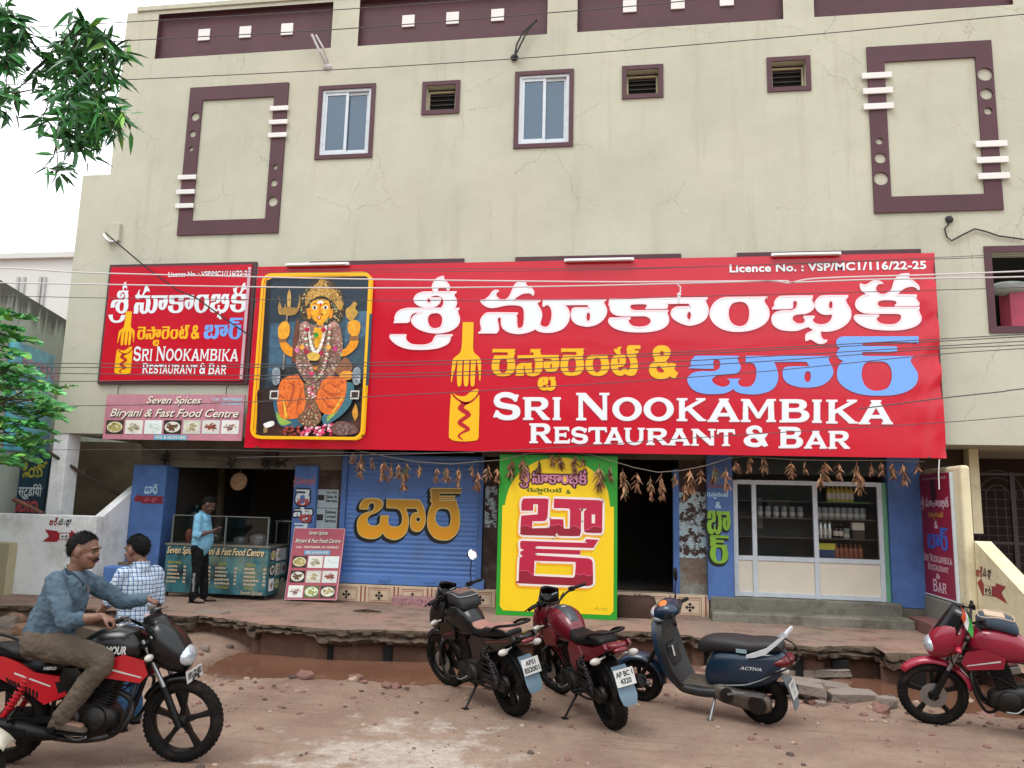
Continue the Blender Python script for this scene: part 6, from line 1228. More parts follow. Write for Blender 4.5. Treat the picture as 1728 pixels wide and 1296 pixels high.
k = MB(); Q = [F(x, y, 11.7) for x, y in ((1585,775),(1584,800),(1585,826))]; k.tube(Q, .008, 5); tag(k.build('white_string', TUB), 'short white cord hanging below the right end of the banner', 'cord')
# ---------------------------------------------------------------- trees
LF = [mat('leaf_deep', '#285c30', rough=.45, var=.45, vs=3, spec=.5), mat('leaf_mid', '#3f8640', rough=.42, var=.3, vs=3, spec=.45), mat('leaf_light', '#78ad48', rough=.42, var=.3, vs=3), mat('leaf_shrub', '#5fae60', rough=.5, var=.3, vs=4), mat('leaf_shrub_dark', '#3d8a48', rough=.5, var=.3, vs=4)]
BRK = mat('bark', '#4a3a2c', rough=.95, var=.3, vs=6, bump=.6)
def mango():
    rg = random.Random(11); yb = 6.2; t = thing('mango_tree', 'narrow leaved tree branch hanging into the top left corner', 'tree', (-7.6, 5.6, 0))
    k = MB(); k.tube([(-7.6,5.6,-.2),(-7.65,5.6,2),(-7.5,5.65,4.2),(-7.2,5.7,6)], [.2,.17,.13,.08], 10); k.build('trunk', BRK, t, world=True, smooth=True)
    hub = F(-40, -10, yb); k = MB(); k.tube([V((-7.5,5.65,4.2)), V((-6.9,5.9,5.9)), hub], [.06,.04,.02], 8)
    C_ = [(140,38,1.1),(122,66,1),(150,90,1),(182,72,.8),(200,88,1),(108,112,1),(78,100,.8),(58,128,.6),(130,150,1.1),(160,140,1.1),(188,128,1),(150,48,.8),(168,60,.7),(90,160,.8),(140,190,1.1),(168,190,1),(188,200,.9),(202,192,.9),(112,186,.9),(122,212,.9),(150,222,.9),(176,212,.9),(92,232,.35),(72,203,.4),(97,287,.55),(106,279,.35),(22,158,.5),(10,150,.7),(0,185,.8),(5,20,1.4),(28,35,1.2),(10,70,1.3),(34,62,1),(-10,110,1.3),(12,100,.9),(130,240,.8),(115,228,.8),(142,255,.6),(175,105,1),(120,95,.9),(145,120,1),(172,165,1),(150,205,1),(120,165,.9),(100,80,.7),(165,225,.7),(196,215,.6)]
    m = MB(); done = []
    for (x, y, s) in sorted(C_, key=lambda q: (q[0]+40)**2+(q[1]+10)**2):
        yy = yb+rg.uniform(-.35, .35); p = F(x, y, yy); near = [w2 for w2 in done if .05 < (w2-p).length < .5 and (w2-hub).length < (p-hub).length]; st = min(near, key=lambda w2: (w2-p).length) if near else hub; done.append(p); q = st.lerp(p, .5)+V((0,0,.05 if near else .2)); k.tube([st, q, p+V((0,0,.03)), p], [.009,.006,.004,.002], 5)
        for j in range(int(26*s)+3):
            a = rg.random()*6.28; el = rg.gauss(-.25, .55); d = V((cos(a)*cos(el), sin(a)*cos(el)*.8, sin(el)))
            m.mi = rg.choice((0, 0, 0, 1, 1)) if rg.random() > .12 or x < 150 else 2
            leaf(m, p+V((rg.gauss(0,.035), rg.gauss(0,.06), rg.gauss(0,.035))), d, rg.uniform(.11, .22)*(.8+.3*s), rg.uniform(.016, .028), rg, .35, .25)
    k.build('branch', BRK, t, world=True, smooth=True); m.build('crown', LF[:3], t, world=True, fix=False, smooth=False)
mango()
def shrub():
    rg = random.Random(21); yb = 8.6; t = thing('roadside_tree', 'green round leaved tree reaching in from the left edge beside the studio banner', 'tree', (-9.2, 8.6, 0))
    k = MB(); k.tube([(-9.2,8.6,-.2),(-9.15,8.6,1.2),(-9.0,8.6,2.6),(-8.9,8.6,3.4)], [.13,.1,.08,.05], 10); k.build('trunk', BRK, t, world=True, smooth=True)
    def oval(m, p, d, l, wd, nrm):
        s = d.cross(nrm).normalized(); vs = [p]
        for tt, ww in ((.2,.7),(.5,1),(.8,.75)): c = p+d*l*tt; vs += [c+s*wd*ww+nrm*wd*.25, c, c-s*wd*ww+nrm*wd*.25]
        vs.append(p+d*l); m.add(vs, [(0,1,2),(0,2,3),(1,4,5,2),(2,5,6,3),(4,7,8,5),(5,8,9,6),(7,10,8),(8,10,9)])
    T_ = [(52,536),(60,575),(30,555),(10,525),(35,600),(28,635),(12,600),(15,665),(120,652),(100,662),(72,688),(55,655),(40,690),(20,710),(62,735),(72,765),(45,750),(25,770),(10,740),(50,705),(30,670),(5,690),(0,570),(-10,640),(40,625),(82,700),(90,690),(60,780),(35,730),(8,780),(0,720),(45,575),(48,620),(20,640),(65,715),(110,690),(118,690),(88,728),(80,650),(15,575),(75,745),(20,590),(40,655),(60,670),(35,690),(10,655),(25,620),(70,720),(15,720),(40,745),(90,745),(50,765),(0,610),(-5,680),(-5,760),(30,785),(105,705),(60,630)]
    m = MB()
    for (x, y) in T_:
        yy = yb+rg.uniform(-.5, .4); tip = F(x, y, yy); d = V((rg.uniform(.4, 1), rg.uniform(-.4, .3), rg.uniform(-.35, .25))).normalized(); st = tip-d*rg.uniform(.35, .55)
        k_ = V((-8.95, 8.6, 2.0+1.2*rg.random())); k2 = MB(); B_ = [k_, (k_+st)/2+V((0,0,.15)), st, tip]; BR.tube(B_, [.02,.012,.007,.003], 5)
        for j in range(25):
            tt = j/24; c = st.lerp(tip, tt); sd = d.cross(V((0,0,1))).normalized()*(1 if j % 2 else -1); ld = (sd*1+d*.5+V((0,0,rg.uniform(-.4,.3)))).normalized()
            m.mi = rg.choice((0,0,0,1,1,2)); oval(m, c, ld, rg.uniform(.085,.14), rg.uniform(.03,.045), V((rg.gauss(0,.5), rg.gauss(0,.4)-.8, .75)).normalized())
        m.mi = 0; oval(m, tip, d, .11, .034, V((0,-.2,1)))
    BR.build('branch', BRK, t, world=True, smooth=True); m.build('crown', [LF[3], LF[4], LF[2]], t, world=True, fix=False)
BR = MB(); shrub()
# ---------------------------------------------------------------- rubble, bricks, gravel
STN = mat('grey_stone', '#7d7268', rough=.95, var=.2, vs=6, bump=.7, dirt='#4e4138', dirt_amt=.6, dirt_s=6); BRI = mat('old_brick', '#8a6a54', rough=.95, var=.25, vs=5, bump=.6, dirt='#4e3a2e', dirt_amt=.5)
def rock(sz, seed, m=STN, e=.45):
    rg = random.Random(seed); k = MB(); k.ell((0,0,0), (1,1,1), 24, 15); o = []
    for p in k.v:
        q = V(p); q = V([math.copysign(abs(c)**e, c) for c in q]); q *= 1+.16*noise.noise(q*1.3+V((seed,0,0)))+.07*noise.noise(q*4+V((0,seed,0)))
        o.append(V((q.x*sz[0]/2, q.y*sz[1]/2, q.z*sz[2]/2)))
    k.v = o; return k
ROCKS = [('broken_slab', (1372,1140), (.9,.42,.10), 'pale broken concrete slab lying at the drain behind the scooter tail', STN, .02), ('broken_slab', (1385,1163), (.7,.3,.07), 'lower broken slab under the pale slab at the drain', STN, 0), ('concrete_block', (1438,1183), (.5,.22,.17), 'grey concrete block by the puddle left of the rightmost red motorcycle', STN, -.02), ('concrete_block', (1362,1176), (.32,.25,.22), 'short grey concrete block next to the scooter number plate', STN, 0), ('concrete_block', (1355,1166), (.42,.2,.1), 'flat grey block lying behind the short block at the scooter tail', STN, .1), ('stone', (1497,1192), (.19,.16,.12), 'pale pointed stone in front of the right puddle', STN, 0), ('stone', (1385,1190), (.13,.1,.06), 'small pale flat stone between the two grey blocks', STN, 0),
 ('broken_slab', (395,1050), (.85,.32,.10), 'tilted broken pavement slab in front of the food stall', STN, .16), ('broken_slab', (355,1040), (.5,.25,.10), 'cracked pavement slab left of the tilted slab', STN, .22), ('stone', (15,1035), (.35,.3,.2), 'pinkish rubble stone at the left edge under the white wall', BRI, .1), ('stone', (40,1052), (.45,.3,.2), 'large flat rubble stone at the left behind the rider', BRI, .05), ('stone', (50,1070), (.4,.25,.16), 'rubble stone just above the red seat cowl at the left', BRI, 0), ('stone', (8,1062), (.3,.3,.2), 'rubble stone at the left edge beside the flat stone', STN, 0), ('stone', (67,1040), (.3,.2,.16), 'small rubble stone behind the rider back', STN, .1), ('stone', (345,1094), (.12,.1,.08), 'small pale stone at the foot of the pavement near the front wheel', STN, 0), ('stone', (497,1092), (.12,.1,.12), 'small pointed pinkish stone at the foot of the pavement', BRI, 0)]
for i, (nm, (px, py), sz, lb, m, dz) in enumerate(ROCKS):
    o = rock(sz, i*3.3, e=.45 if nm == 'stone' else .2).build(nm, m, smooth=True, auto=35); z = dz; p = G(px, py, z)
    if dz < .1: p = G(px, py, gh(p.x, p.y)); z = max(gh(p.x, p.y), -.12)
    o.location = (p.x, p.y, z+sz[2]*.3); o.rotation_euler = (radians(4*((i*7) % 3-1)), radians(5*((i*5) % 3-1)), i*.7 if sz[0] < .5 and nm == 'stone' else radians(-8+7*(i % 4))); tag(o, lb, nm.replace('_', ' '))
k = MB(); o = []; rg = random.Random(5)
for i in range(120): a = rg.random()*6.28; r = rg.random()**.6; k.ell((.22*r*cos(a), .10*r*sin(a), .03*(1-r)), (.02,.02,.012), 6, 4)
p = G(619, 1032, PZ); ob = k.build('dung_heap', mat('dung', '#3c2a20', rough=1, var=.3, vs=20), smooth=True); ob.location = p; tag(ob, 'small dark heap of dung on the pavement before the shutter', 'heap')
c = G(895, 1003, PZ)
k = rock((.62,.3,.36), 91); ob = k.build('brown_sack', mat('sack_brown', '#3f2a22', rough=.95, var=.2, vs=5, bump=.5), smooth=True, auto=50); ob.location = (F(1072,1015,12.25).x, 12.4, PZ+.13); tag(ob, 'dark brown stone heap at the foot of the doorway right of the yellow board', 'stone')
PEB = [mat('pebble_pale', '#94806f', rough=.9, var=.2, vs=9), mat('pebble_red', '#74544a', rough=.9, var=.2, vs=9), mat('pebble_dark', '#4a3c36', rough=.9)]
k = MB(); rg = random.Random(9)
for i in range(3000):
    x = rg.uniform(-6, 5); y = rg.uniform(3.6, 9.6); d = noise.noise(V((x*.6, y*.6, 2)))+.35*noise.noise(V((x*2, y*2, 6)))
    near = abs(edge_y(x)-2.2-y) < .7
    if rg.random() > .22+.9*max(0, d)+.35*near: continue
    s = .006+.028*rg.random()**4; k.mi = rg.choice((0, 1, 1, 1, 2)); z = gh(x, y); rz = rg.random()*3; 
    k.ell((x, y, z+s*.2), (s*1.3, s, s*.7), 6, 4, Matrix.Rotation(rz, 3, 'Z'))
for i in range(420):
    x = rg.uniform(-7, 4.3); d = rg.uniform(.1, 2.1); y = edge_y(x)-d; s = .02+.075*rg.random()**3; k.mi = rg.choice((0, 1, 1, 2)); z = gh(x, y)
    if noise.noise(V((x*1.3, y*1.3, 12))) < -.05: continue
    n0 = len(k.v); k.ell((x, y, z+s*.2), (s*1.2, s, s*.6), 8, 5, Matrix.Rotation(rg.random()*3, 3, 'Z'))
    for q in range(n0, len(k.v)): k.v[q] += V((0, 0, 1))*s*.5*noise.noise(k.v[q]*(1.2/s))
tag(k.build('road_gravel', PEB, smooth=False, fix=False), 'scattered pebbles and grit over the red earth road', 'gravel', kind='stuff')
# ---------------------------------------------------------------- motorcycles and scooter (local: x forward, y left, z up, origin under the rear axle)
RUB = mat('tyre_rubber', '#131211', rough=.9, spec=.15, var=.2, vs=12, dirt='#4a3a32', dirt_amt=.5, dirt_s=5); RIM = mat('black_alloy', '#0a0a0a', rough=.45, spec=.25, dirt='#3a2f29', dirt_amt=.35, dirt_s=8)
ENG = mat('engine_black', '#171513', rough=.5, metal=.35, var=.2, vs=10, dirt='#4a3c32', dirt_amt=.5, dirt_s=9); STL = mat('steel_grey', '#8b8d8e', rough=.3, metal=.8, var=.1, vs=9); CHR = mat('chrome', '#c9cccf', rough=.12, metal=1); PLB = mat('black_plastic', '#070708', rough=.55, spec=.22, dirt='#2a2522', dirt_amt=.18, dirt_s=7); FRB = mat('frame_black', '#080808', rough=.5, spec=.25)
IND = mat('indicator_white', '#a8a49c', rough=.2); TLR = mat('tail_red', '#5c0d14', rough=.2); LENS = mat('clear_lens', '#b9c2c9', rough=.08, metal=.5); MIR = mat('mirror_glass', '#f2f4f5', rough=.02, metal=1); PLT = mat('plate_white', '#b4b3ae', rough=.5); INK = mat('plate_ink', '#15181c', rough=.6); FLAP = mat('mudflap_blue', '#546b78', rough=.5, var=.1, vs=6); GLB = mat('gloss_black', '#060607', rough=.2, coat=.15, spec=.3); SPR = mat('shock_spring', '#2a2626', rough=.4)
def SE(x, zb, zt, w, e=2.4, yc=0, n=18):
    cz, h = (zb+zt)/2, (zt-zb)/2; r = []
    for i in range(n):
        t = 2*pi*i/n; c, s = cos(t), sin(t); r.append(V((x, yc+w*math.copysign(abs(c)**(2/e), c), cz+h*math.copysign(abs(s)**(2/e), s))))
    return r
def interp(secs, m=3):
    out = []
    for i in range(len(secs)-1):
        p0 = secs[max(i-1,0)]; p1, p2 = secs[i], secs[i+1]; p3 = secs[min(i+2,len(secs)-1)]
        for j in range(m):
            t = j/m; out.append(tuple(.5*(2*b+(c-a)*t+(2*a-5*b+4*c-d)*t*t+(3*b-a-3*c+d)*t**3) for a, b, c, d in zip(p0, p1, p2, p3)))
    out.append(tuple(secs[-1])); return out
def LX(k, secs, e=2.4, yc=0, n=18, m=3): k.loft([SE(s[0], s[1], s[2], max(s[3],.002), e, yc+(s[4] if len(s) > 4 else 0), n) for s in interp([tuple(q) for q in secs], m)])
def crv(P, m=5):
    P = [tuple(p) for p in P]; return [V(p) for p in interp(P, m)]
def plate2(k, pts, y, th): k.prism(pts, y, y+th)
def wheel(par, c, r, tw, rimr, spokes=5, M=None, disc=True, drum=False, wide=.05):
    c = V(c); k = MB(); k.M = M; P = []
    for i in range(13): a = pi*(-.62+1.24*i/12); P.append((r-tw+tw*cos(a), wide*sin(a)))
    P = [(rimr, -wide*.8)]+P+[(rimr, wide*.8)]
    k.lathe(c, (0,1,0), [(q[0], q[1]) for q in P]+[P[0]], 48)
    nb = 46
    for i in range(nb):
        for row, (off, ww) in enumerate(((-.6,.5),(0,.55),(.6,.5))):
            a = 2*pi*(i+.5*(row == 1))/nb; rr = r-tw+tw*cos(off*1.0); y = wide*sin(off*1.0)
            R = Matrix.Rotation(-a, 3, 'Y'); p = R @ V((rr, y, 0)); k.cbox(c+p, (.008, wide*.38, r*.075), R @ Matrix.Rotation(.5*(row-1), 3, 'X') if 0 else R)
    t = k.build('wheel', RUB, par, smooth=True, auto=40)
    k = MB(); k.M = M; k.lathe(c, (0,1,0), [(rimr+.004,-wide*.75),(rimr-.012,-wide*.7),(rimr-.02,-.02),(rimr-.02,.02),(rimr-.012,wide*.7),(rimr+.004,wide*.75)], 40); k.build('rim', RIM, t, smooth=True, auto=40)
    k = MB(); k.M = M
    for i in range(spokes):
        a = 2*pi*i/spokes+.3
        for s_ in ((-.11,.11) if spokes == 6 else (0,)):
            d0 = V((cos(a+s_*2), 0, sin(a+s_*2))); d1 = V((cos(a+s_*.6), 0, sin(a+s_*.6))); tdir = V((-sin(a), 0, cos(a)))
            rings = [[c+d*rr+tdir*w_*sx+V((0, h_*sy, 0)) for sx, sy in ((1,1),(-1,1),(-1,-1),(1,-1))] for d, rr, w_, h_ in ((d0,.035,.024,.022),(d0,rimr*.5,.016,.016),(d1,rimr-.012,.024,.018))]; k.loft(rings)
    k.lathe(c, (0,1,0), [(0,-.07),(.03,-.07),(.045,-.045),(.05,0),(.045,.045),(.03,.07),(0,.07)], 20); k.build('hub', RIM, t, smooth=True, auto=30)
    if disc: k = MB(); k.M = M; k.lathe(c+V((0,.055,0)), (0,1,0), [(.05,0),(.115,0),(.115,.005),(.05,.005),(.05,0)], 32); k.build('brake_disc', STL, t)
    if drum: k = MB(); k.M = M; k.lathe(c, (0,1,0), [(0,.03),(.075,.03),(.08,.05),(.07,.075),(0,.08)], 24); k.build('brake_drum', ENG, t, smooth=True, auto=30)
    return t
def nplate(par, O, U, W_, lines, w_=.2, h_=.11, name='number_plate', ink=INK):
    O, U, W_ = V(O), V(U).normalized(), V(W_).normalized(); N_ = U.cross(W_); k = MB()
    c = [O-U*w_/2-W_*h_/2, O+U*w_/2-W_*h_/2, O+U*w_/2+W_*h_/2, O-U*w_/2+W_*h_/2]; k.loft([[p-N_*.004 for p in c], c]); t = k.build(name, PLT, par, bevel=.004)
    k = MB(); mp = lambda u, v, h=0: O+U*u+W_*v+N_*(.002+h); n = len(lines)
    for i, s in enumerate(lines): z1 = h_*.42-h_*.84*i/n; put_text(k, s, mp, -w_*.43*(min(1, len(s)/6)), w_*.43*(min(1, len(s)/6)), z1-h_*.84/n+.008, z1-.006, .03)
    k.build('plate_lettering', ink, t)
def bike(name, label, loc, hd, lean, steer, cfg):
    WBS = 1.27; t = thing(name, label, 'motorcycle', (loc[0], loc[1], loc[2] if len(loc) > 2 else 0), hd, rx=-radians(lean))
    g = cfg.get
    BODY, BOD2, SEAT, FEN = cfg['body'], g('body2', PLB), g('seat', PLB), g('fender', cfg['body'])
    rake = radians(25); ax = V((-sin(rake), 0, cos(rake))); hp = V((1.27-.05, 0, .30))+ax*.62+V((-.03,0,0))
    S_ = Matrix.Translation(hp) @ Matrix.Rotation(radians(steer), 4, ax) @ Matrix.Translation(-hp)
    P_ = lambda k, n, m, **kw: k.build(n, m, t, **kw)
    wheel(t, (0,0,.305), .305, .055, .225, g('spokes',5), disc=False, drum=True, wide=.058); fw = wheel(t, (WBS,0,.30), .30, .045, .232, g('spokes',5), M=S_, disc=g('disc',True), wide=.046)
    # fork
    k = MB(); k.M = S_
    for y in (-.085, .085): a = V((WBS-.0, y, .30)); k.cyl(a+ax*.25, a+ax*.66+V((-.03,0,0)), .018, n=12)
    P_(k, 'fork_tube', STL, smooth=True, auto=40); k = MB(); k.M = S_
    for y in (-.085, .085): a = V((WBS, y, .29)); k.tube([a-ax*.02, a+ax*.08, a+ax*.30], [.022,.027,.026], 12)
    for z in (.50, .62): c = V((WBS-.02,0,.30))+ax*z; k.cbox(c, (.05,.23,.03), Matrix.Rotation(-rake, 3, 'Y'))
    P_(k, 'fork_slider', FRB, smooth=True, auto=40)
    k = MB(); k.M = S_; rings = []
    for i in range(15): a = radians(g('fa',(168,128))[0]-g('fa',(168,128))[1]*i/14); rr = .335; w_ = .06*(1-.45*abs(i/14-.45)**1.5); rings.append([V((WBS+(rr+.014*cos(q)-.03*(1-cos(q)))*cos(a), w_*1.0*math.sin(q), .30+(rr+.014*cos(q)-.03*(1-cos(q)))*sin(a))) for q in [pi*(-.5+j/8) for j in range(9)]])
    k.loft(rings, caps=False, close=False); o = P_(k, 'front_fender', FEN, smooth=True, fix=False); m_ = o.modifiers.new('t', 'SOLIDIFY'); m_.thickness = .005
    # frame, swing arm, engine
    k = MB()
    k.tube(crv([(1.0,0,.78),(.75,0,.70),(.45,0,.66),(.2,0,.66),(-.2,0,.70)]), .02, 8); k.tube(crv([(1.0,0,.74),(.93,0,.50),(.86,0,.28)]), .02, 8)
    for y in (-.11,.11): k.tube(crv([(.42,y*.6,.66),(.36,y*.8,.45),(.36,y*.6,.26)]), .017, 8)
    k.tube(crv([(.86,0,.28),(.75,0,.22),(.55,0,.2),(.36,0,.24)]), .018, 8); P_(k, 'frame', FRB, smooth=True, auto=40)
    k = MB()
    for y in (-.085,.085): k.loft([[V((x,y+a,z+b)) for a, b in ((-.012,-.022),(.012,-.022),(.012,.022),(-.012,.022))] for x, z in ((.38,.33),(.1,.315),(-.05,.305))])
    P_(k, 'swing_arm', FRB)
    k = MB(); k.loft([[V((x,.088+a,z+b)) for a, b in ((0,-h),(.03,-h),(.035,0),(.03,h),(0,h))] for x, z, h in ((.42,.33,.05),(.2,.325,.045),(.05,.315,.055),(-.05,.305,.05),(-.1,.305,.02))]); P_(k, 'chain_cover', ENG, smooth=True, auto=30)
    for y in (-.125,.125):
        k = MB(); a, b = V((.02,y,.33)), V((.20,y*.95,.66)); k.cyl(a, a.lerp(b,.55), .022, n=10); k.cyl(a.lerp(b,.4), b, .012, n=8)
        d = (b-a); k.tube([a.lerp(b, .22+.7*i/70)+(V((d.z,0,-d.x)).normalized()*cos(i*2*pi/8)+V((0,1,0))*sin(i*2*pi/8))*.03 for i in range(71)], .0055, 5); P_(k, 'shock_absorber', g('spring', SPR), smooth=True, auto=40)
    k = MB(); LX(k, [(.36,.27,.42,.08),(.42,.22,.46,.11),(.55,.2,.47,.12),(.68,.2,.45,.115),(.78,.24,.40,.09),(.82,.28,.36,.05)], 3); P_(k, 'crankcase', ENG, smooth=True, auto=40)
    for y, s in ((.12,1),(-.12,-1)):
        k = MB(); k.lathe((.47,y,.33), (0,s,0), [(0,-.02),(.10,-.02),(.105,.02),(.085,.04),(.03,.048),(0,.048)], 24); k.lathe((.66,y,.34), (0,s,0), [(0,-.02),(.085,-.02),(.09,.025),(.07,.04),(0,.045)], 24)
        P_(k, 'engine_cover', g('cover', ENG), smooth=True, auto=35)
    k = MB(); ca = V((.66,0,.42)); cd = V((.32,0,.95)).normalized(); R = Matrix.Rotation(atan2(cd.x, cd.z), 3, 'Y')
    for i in range(9): k.cbox(ca+cd*(.02+.022*i), (.17,.17,.007), R)
    k.cbox(ca+cd*.1, (.12,.13,.2), R); k.cbox(ca+cd*.235, (.14,.15,.07), R); P_(k, 'cylinder', ENG, bevel=.003)
    k = MB(); k.tube(crv([(.80,-.06,.52),(.90,-.08,.46),(.91,-.11,.34),(.80,-.14,.23),(.6,-.15,.20),(.42,-.155,.22)]), .022, 10); P_(k, 'exhaust_pipe', STL if g('pipe') else ENG, smooth=True, auto=50)
    k = MB(); a, b = V((.44,-.165,.23)), V(g('muf',(-.22,-.195,.36))); k.tube([a, a.lerp(b,.12), a.lerp(b,.3), a.lerp(b,.85), a.lerp(b,.95), b], [.024,.042,.056,.062,.06,.045], 16); k.lathe(b, (b-a), [(.05,-.02),(.048,.012),(.032,.014),(.028,-.01),(0,-.012)], 18); P_(k, 'muffler', g('muffler', PLB), smooth=True, auto=50)
    k = MB(); c = a.lerp(b,.5); d = (b-a).normalized(); k.loft([[a.lerp(b,q)+V((0,-.056,0))+V((0,0,zz))+V((0,yy,0)) for zz, yy in ((-.03,0.006),(.03,.006),(.03,-.004),(-.03,-.004))] for q in (.3,.86)]); P_(k, 'heat_shield', g('shield', PLB), bevel=.003)
    for s in (1,-1):
        k = MB(); k.tube([(.44,s*.1,.29),(.44,s*.17,.297),(.44,s*.175,.30),(.44,s*.27,.305)], [.012,.012,.018,.018], 8); P_(k, 'foot_peg', FRB, smooth=True, auto=40)
        k = MB(); k.tube(crv([(.12,s*.1,.42),(.1,s*.18,.36),(.14,s*.2,.36),(.14,s*.27,.36)]), .013, 8); P_(k, 'rear_foot_peg', FRB, smooth=True, auto=40)
    k = MB(); k.tube(crv([(.56,.15,.30),(.62,.2,.27),(.7,.2,.27)]), .008, 6); P_(k, 'gear_lever', STL, smooth=True); k = MB(); k.tube(crv([(.46,-.16,.26),(.58,-.2,.22),(.66,-.21,.24)]), .009, 6); P_(k, 'brake_pedal', STL, smooth=True)
    k = MB(); k.lathe((.30,.10,.50), (0,1,0), [(0,0),(.06,0),(.06,.02),(0,.03)], 16); k.cbox((.30,.06,.50), (.14,.14,.12)); P_(k, 'air_box', PLB, bevel=.015)
    k = MB(); k.cbox((.60,.0,.60), (.09,.10,.07), Matrix.Rotation(.3, 3, 'Y')); k.cyl((.52,0,.56), (.40,0,.56), .026, n=12); P_(k, 'carburettor', STL, bevel=.008)
    for s in (1,-1): k = MB(); k.tube(crv([(.93,s*.03,.72),(.86,s*.07,.55),(.72,s*.09,.52),(.60,s*.10,.46)]), .006, 5); P_(k, 'engine_cable', PLB)
    # tank, seat, panels, tail
    k = MB(); LX(k, g('tank') or [(.44,.70,.80,.05),(.50,.68,.88,.10),(.60,.66,.955,.135),(.74,.66,.985,.155),(.86,.69,.975,.15),(.94,.75,.93,.10),(.97,.79,.88,.05)], 2.6); tank = P_(k, 'fuel_tank', g('tankm', BODY), smooth=True)
    k = MB(); k.lathe((.74,0,g('capz',.985)-.004), (0,0,1), [(0,0),(.036,0),(.036,.012),(.03,.016),(0,.016)], 20); k.build('fuel_cap', CHR, tank, smooth=True, auto=30)
    if g('strap'): k = MB(); LX(k, [(.50,.74,.892,.06),(.60,.84,.966,.07),(.74,.88,.998,.075),(.86,.86,.988,.07),(.93,.82,.95,.05)], 2.6); k.build('tank_cover', g('strap'), tank, smooth=True)
    for s in (1,-1):                                   # tank scoops
        k = MB(); k.prism([(.70,.64),(.98,.60),(1.03,.66),(.99,.76),(.84,.80),(.68,.74)], s*.15, s*.165+.0); o = P_(k, 'tank_scoop', g('scoop', BODY), bevel=.006)
        if g('stripe'): k = MB(); k.poly([(.72,.70),(.99,.635),(.985,.645),(.72,.715)], (), lambda u, v: V((u, s*.1668, v))); k.build('pinstripe', g('stripe'), o)
    if g('tanklabel'):
        k = MB(); s = -1; put_text(k, g('tanklabel'), lambda u, v, h=0: V((u, -.158-h, v)), .62, .86, .80, .86, .04, .2); k.build('tank_lettering', PLT, tank)
    k = MB(); LX(k, [(-.22,.775,.825,.07),(-.18,.765,.85,.10),(-.05,.755,.86,.125),(.1,.735,.845,.135),(.2,.715,.815,.135),(.32,.71,.80,.125),(.44,.71,.815,.10),(.52,.73,.84,.07),(.54,.75,.83,.04)], 3); sm = g('seat'); P_(k, 'seat', SEAT, smooth=True)
    k = MB(); LX(k, [(-.32,.74,.79,.06),(-.2,.70,.78,.09),(.0,.66,.76,.10),(.25,.64,.74,.10),(.46,.66,.74,.07)], 3); P_(k, 'seat_base', PLB, smooth=True)
    if g('seat2'): k = MB(); LX(k, [(-.2,.80,.856,.085),(-.05,.80,.868,.10),(.08,.79,.858,.105),(.15,.78,.842,.09)], 3); P_(k, 'seat_insert', g('seat2'), smooth=True); k = MB(); LX(k, [(.24,.765,.812,.095),(.34,.76,.806,.10),(.44,.76,.822,.085),(.49,.77,.835,.06)], 3); P_(k, 'seat_insert', g('seat2'), smooth=True)
    for s in (1,-1):
        k = MB(); k.prism(g('sidepoly') or [(.46,.66),(.44,.52),(.34,.47),(.22,.55),(.12,.64),(.2,.73),(.4,.73)], s*.115, s*.135); o = P_(k, 'side_panel', g('sidep', BOD2), bevel=.008)
        k = MB(); k.prism(g('tailpoly') or [(.40,.715),(.40,.66),(.16,.60),(-.02,.63),(-.36,.77),(-.40,.80),(-.36,.835),(-.1,.76),(.1,.745)], s*.105, s*.128); tp = P_(k, 'tail_panel', BODY, bevel=.008)
        if g('stripe'): k = MB(); k.poly(g('tailline') or [(.28,.665),(-.30,.775),(-.30,.785),(.28,.677)], (), lambda u, v: V((u, s*.1295, v))); k.build('pinstripe', g('stripe'), tp)
        if g('hatch'):
            for i in range(9): k = MB() if i == 0 else k; k.poly([(.02+.028*i,.63-.012*i),(.036+.028*i,.63-.012*i),(.07+.024*i,.58-.012*i),(.054+.024*i,.58-.012*i)], (), lambda u, v: V((u, s*.1294, v)))
            k.poly([(.37,.60),(.52,.61),(.50,.555),(.40,.52)], (), lambda u, v: V((u, s*.1294, v))); k.build('panel_graphic', PLB, tp)
        if g('sidetext') and s < 0: k = MB(); put_text(k, g('sidetext'), lambda u, v, h=0: V((u, -.1295-h, v)), .28, .37, .685, .708, .04, .2); k.build('panel_lettering', PLT, tp)
    k = MB(); LX(k, [(-.43,.79,.825,.04),(-.38,.765,.835,.09),(-.2,.72,.80,.105),(.0,.66,.76,.105),(.1,.64,.73,.10)], 2.8); P_(k, 'tail_cowl', g('tailm', BODY), smooth=True)
    k = MB(); k.tube(crv([(.06,.12,.80),(-.1,.13,.875),(-.30,.12,.915),(-.36,.06,.92),(-.36,-.06,.92),(-.30,-.12,.915),(-.1,-.13,.875),(.06,-.12,.80)]), .013, 8); P_(k, 'grab_rail', g('rail', FRB), smooth=True, auto=50)
    k = MB(); k.ell((-.425,0,.775), (.03,.07,.025), 16, 8); P_(k, 'tail_light', TLR, smooth=True)
    # rear fender, mud flap, plate, indicators
    k = MB(); rings = []
    for i in range(13):
        a = radians(75+115*i/12) if 0 else radians(60+108*i/12); rr = .36+.03*(i/12); rings.append([V((rr*cos(a), .075*sin(q), .305+rr*sin(a)-.018*(1-cos(q)))) for q in [pi*(-.5+j/6) for j in range(7)]])
    k.loft(rings, caps=False, close=False); o = P_(k, 'rear_fender', PLB, smooth=True, fix=False); o.modifiers.new('t', 'SOLIDIFY').thickness = .006
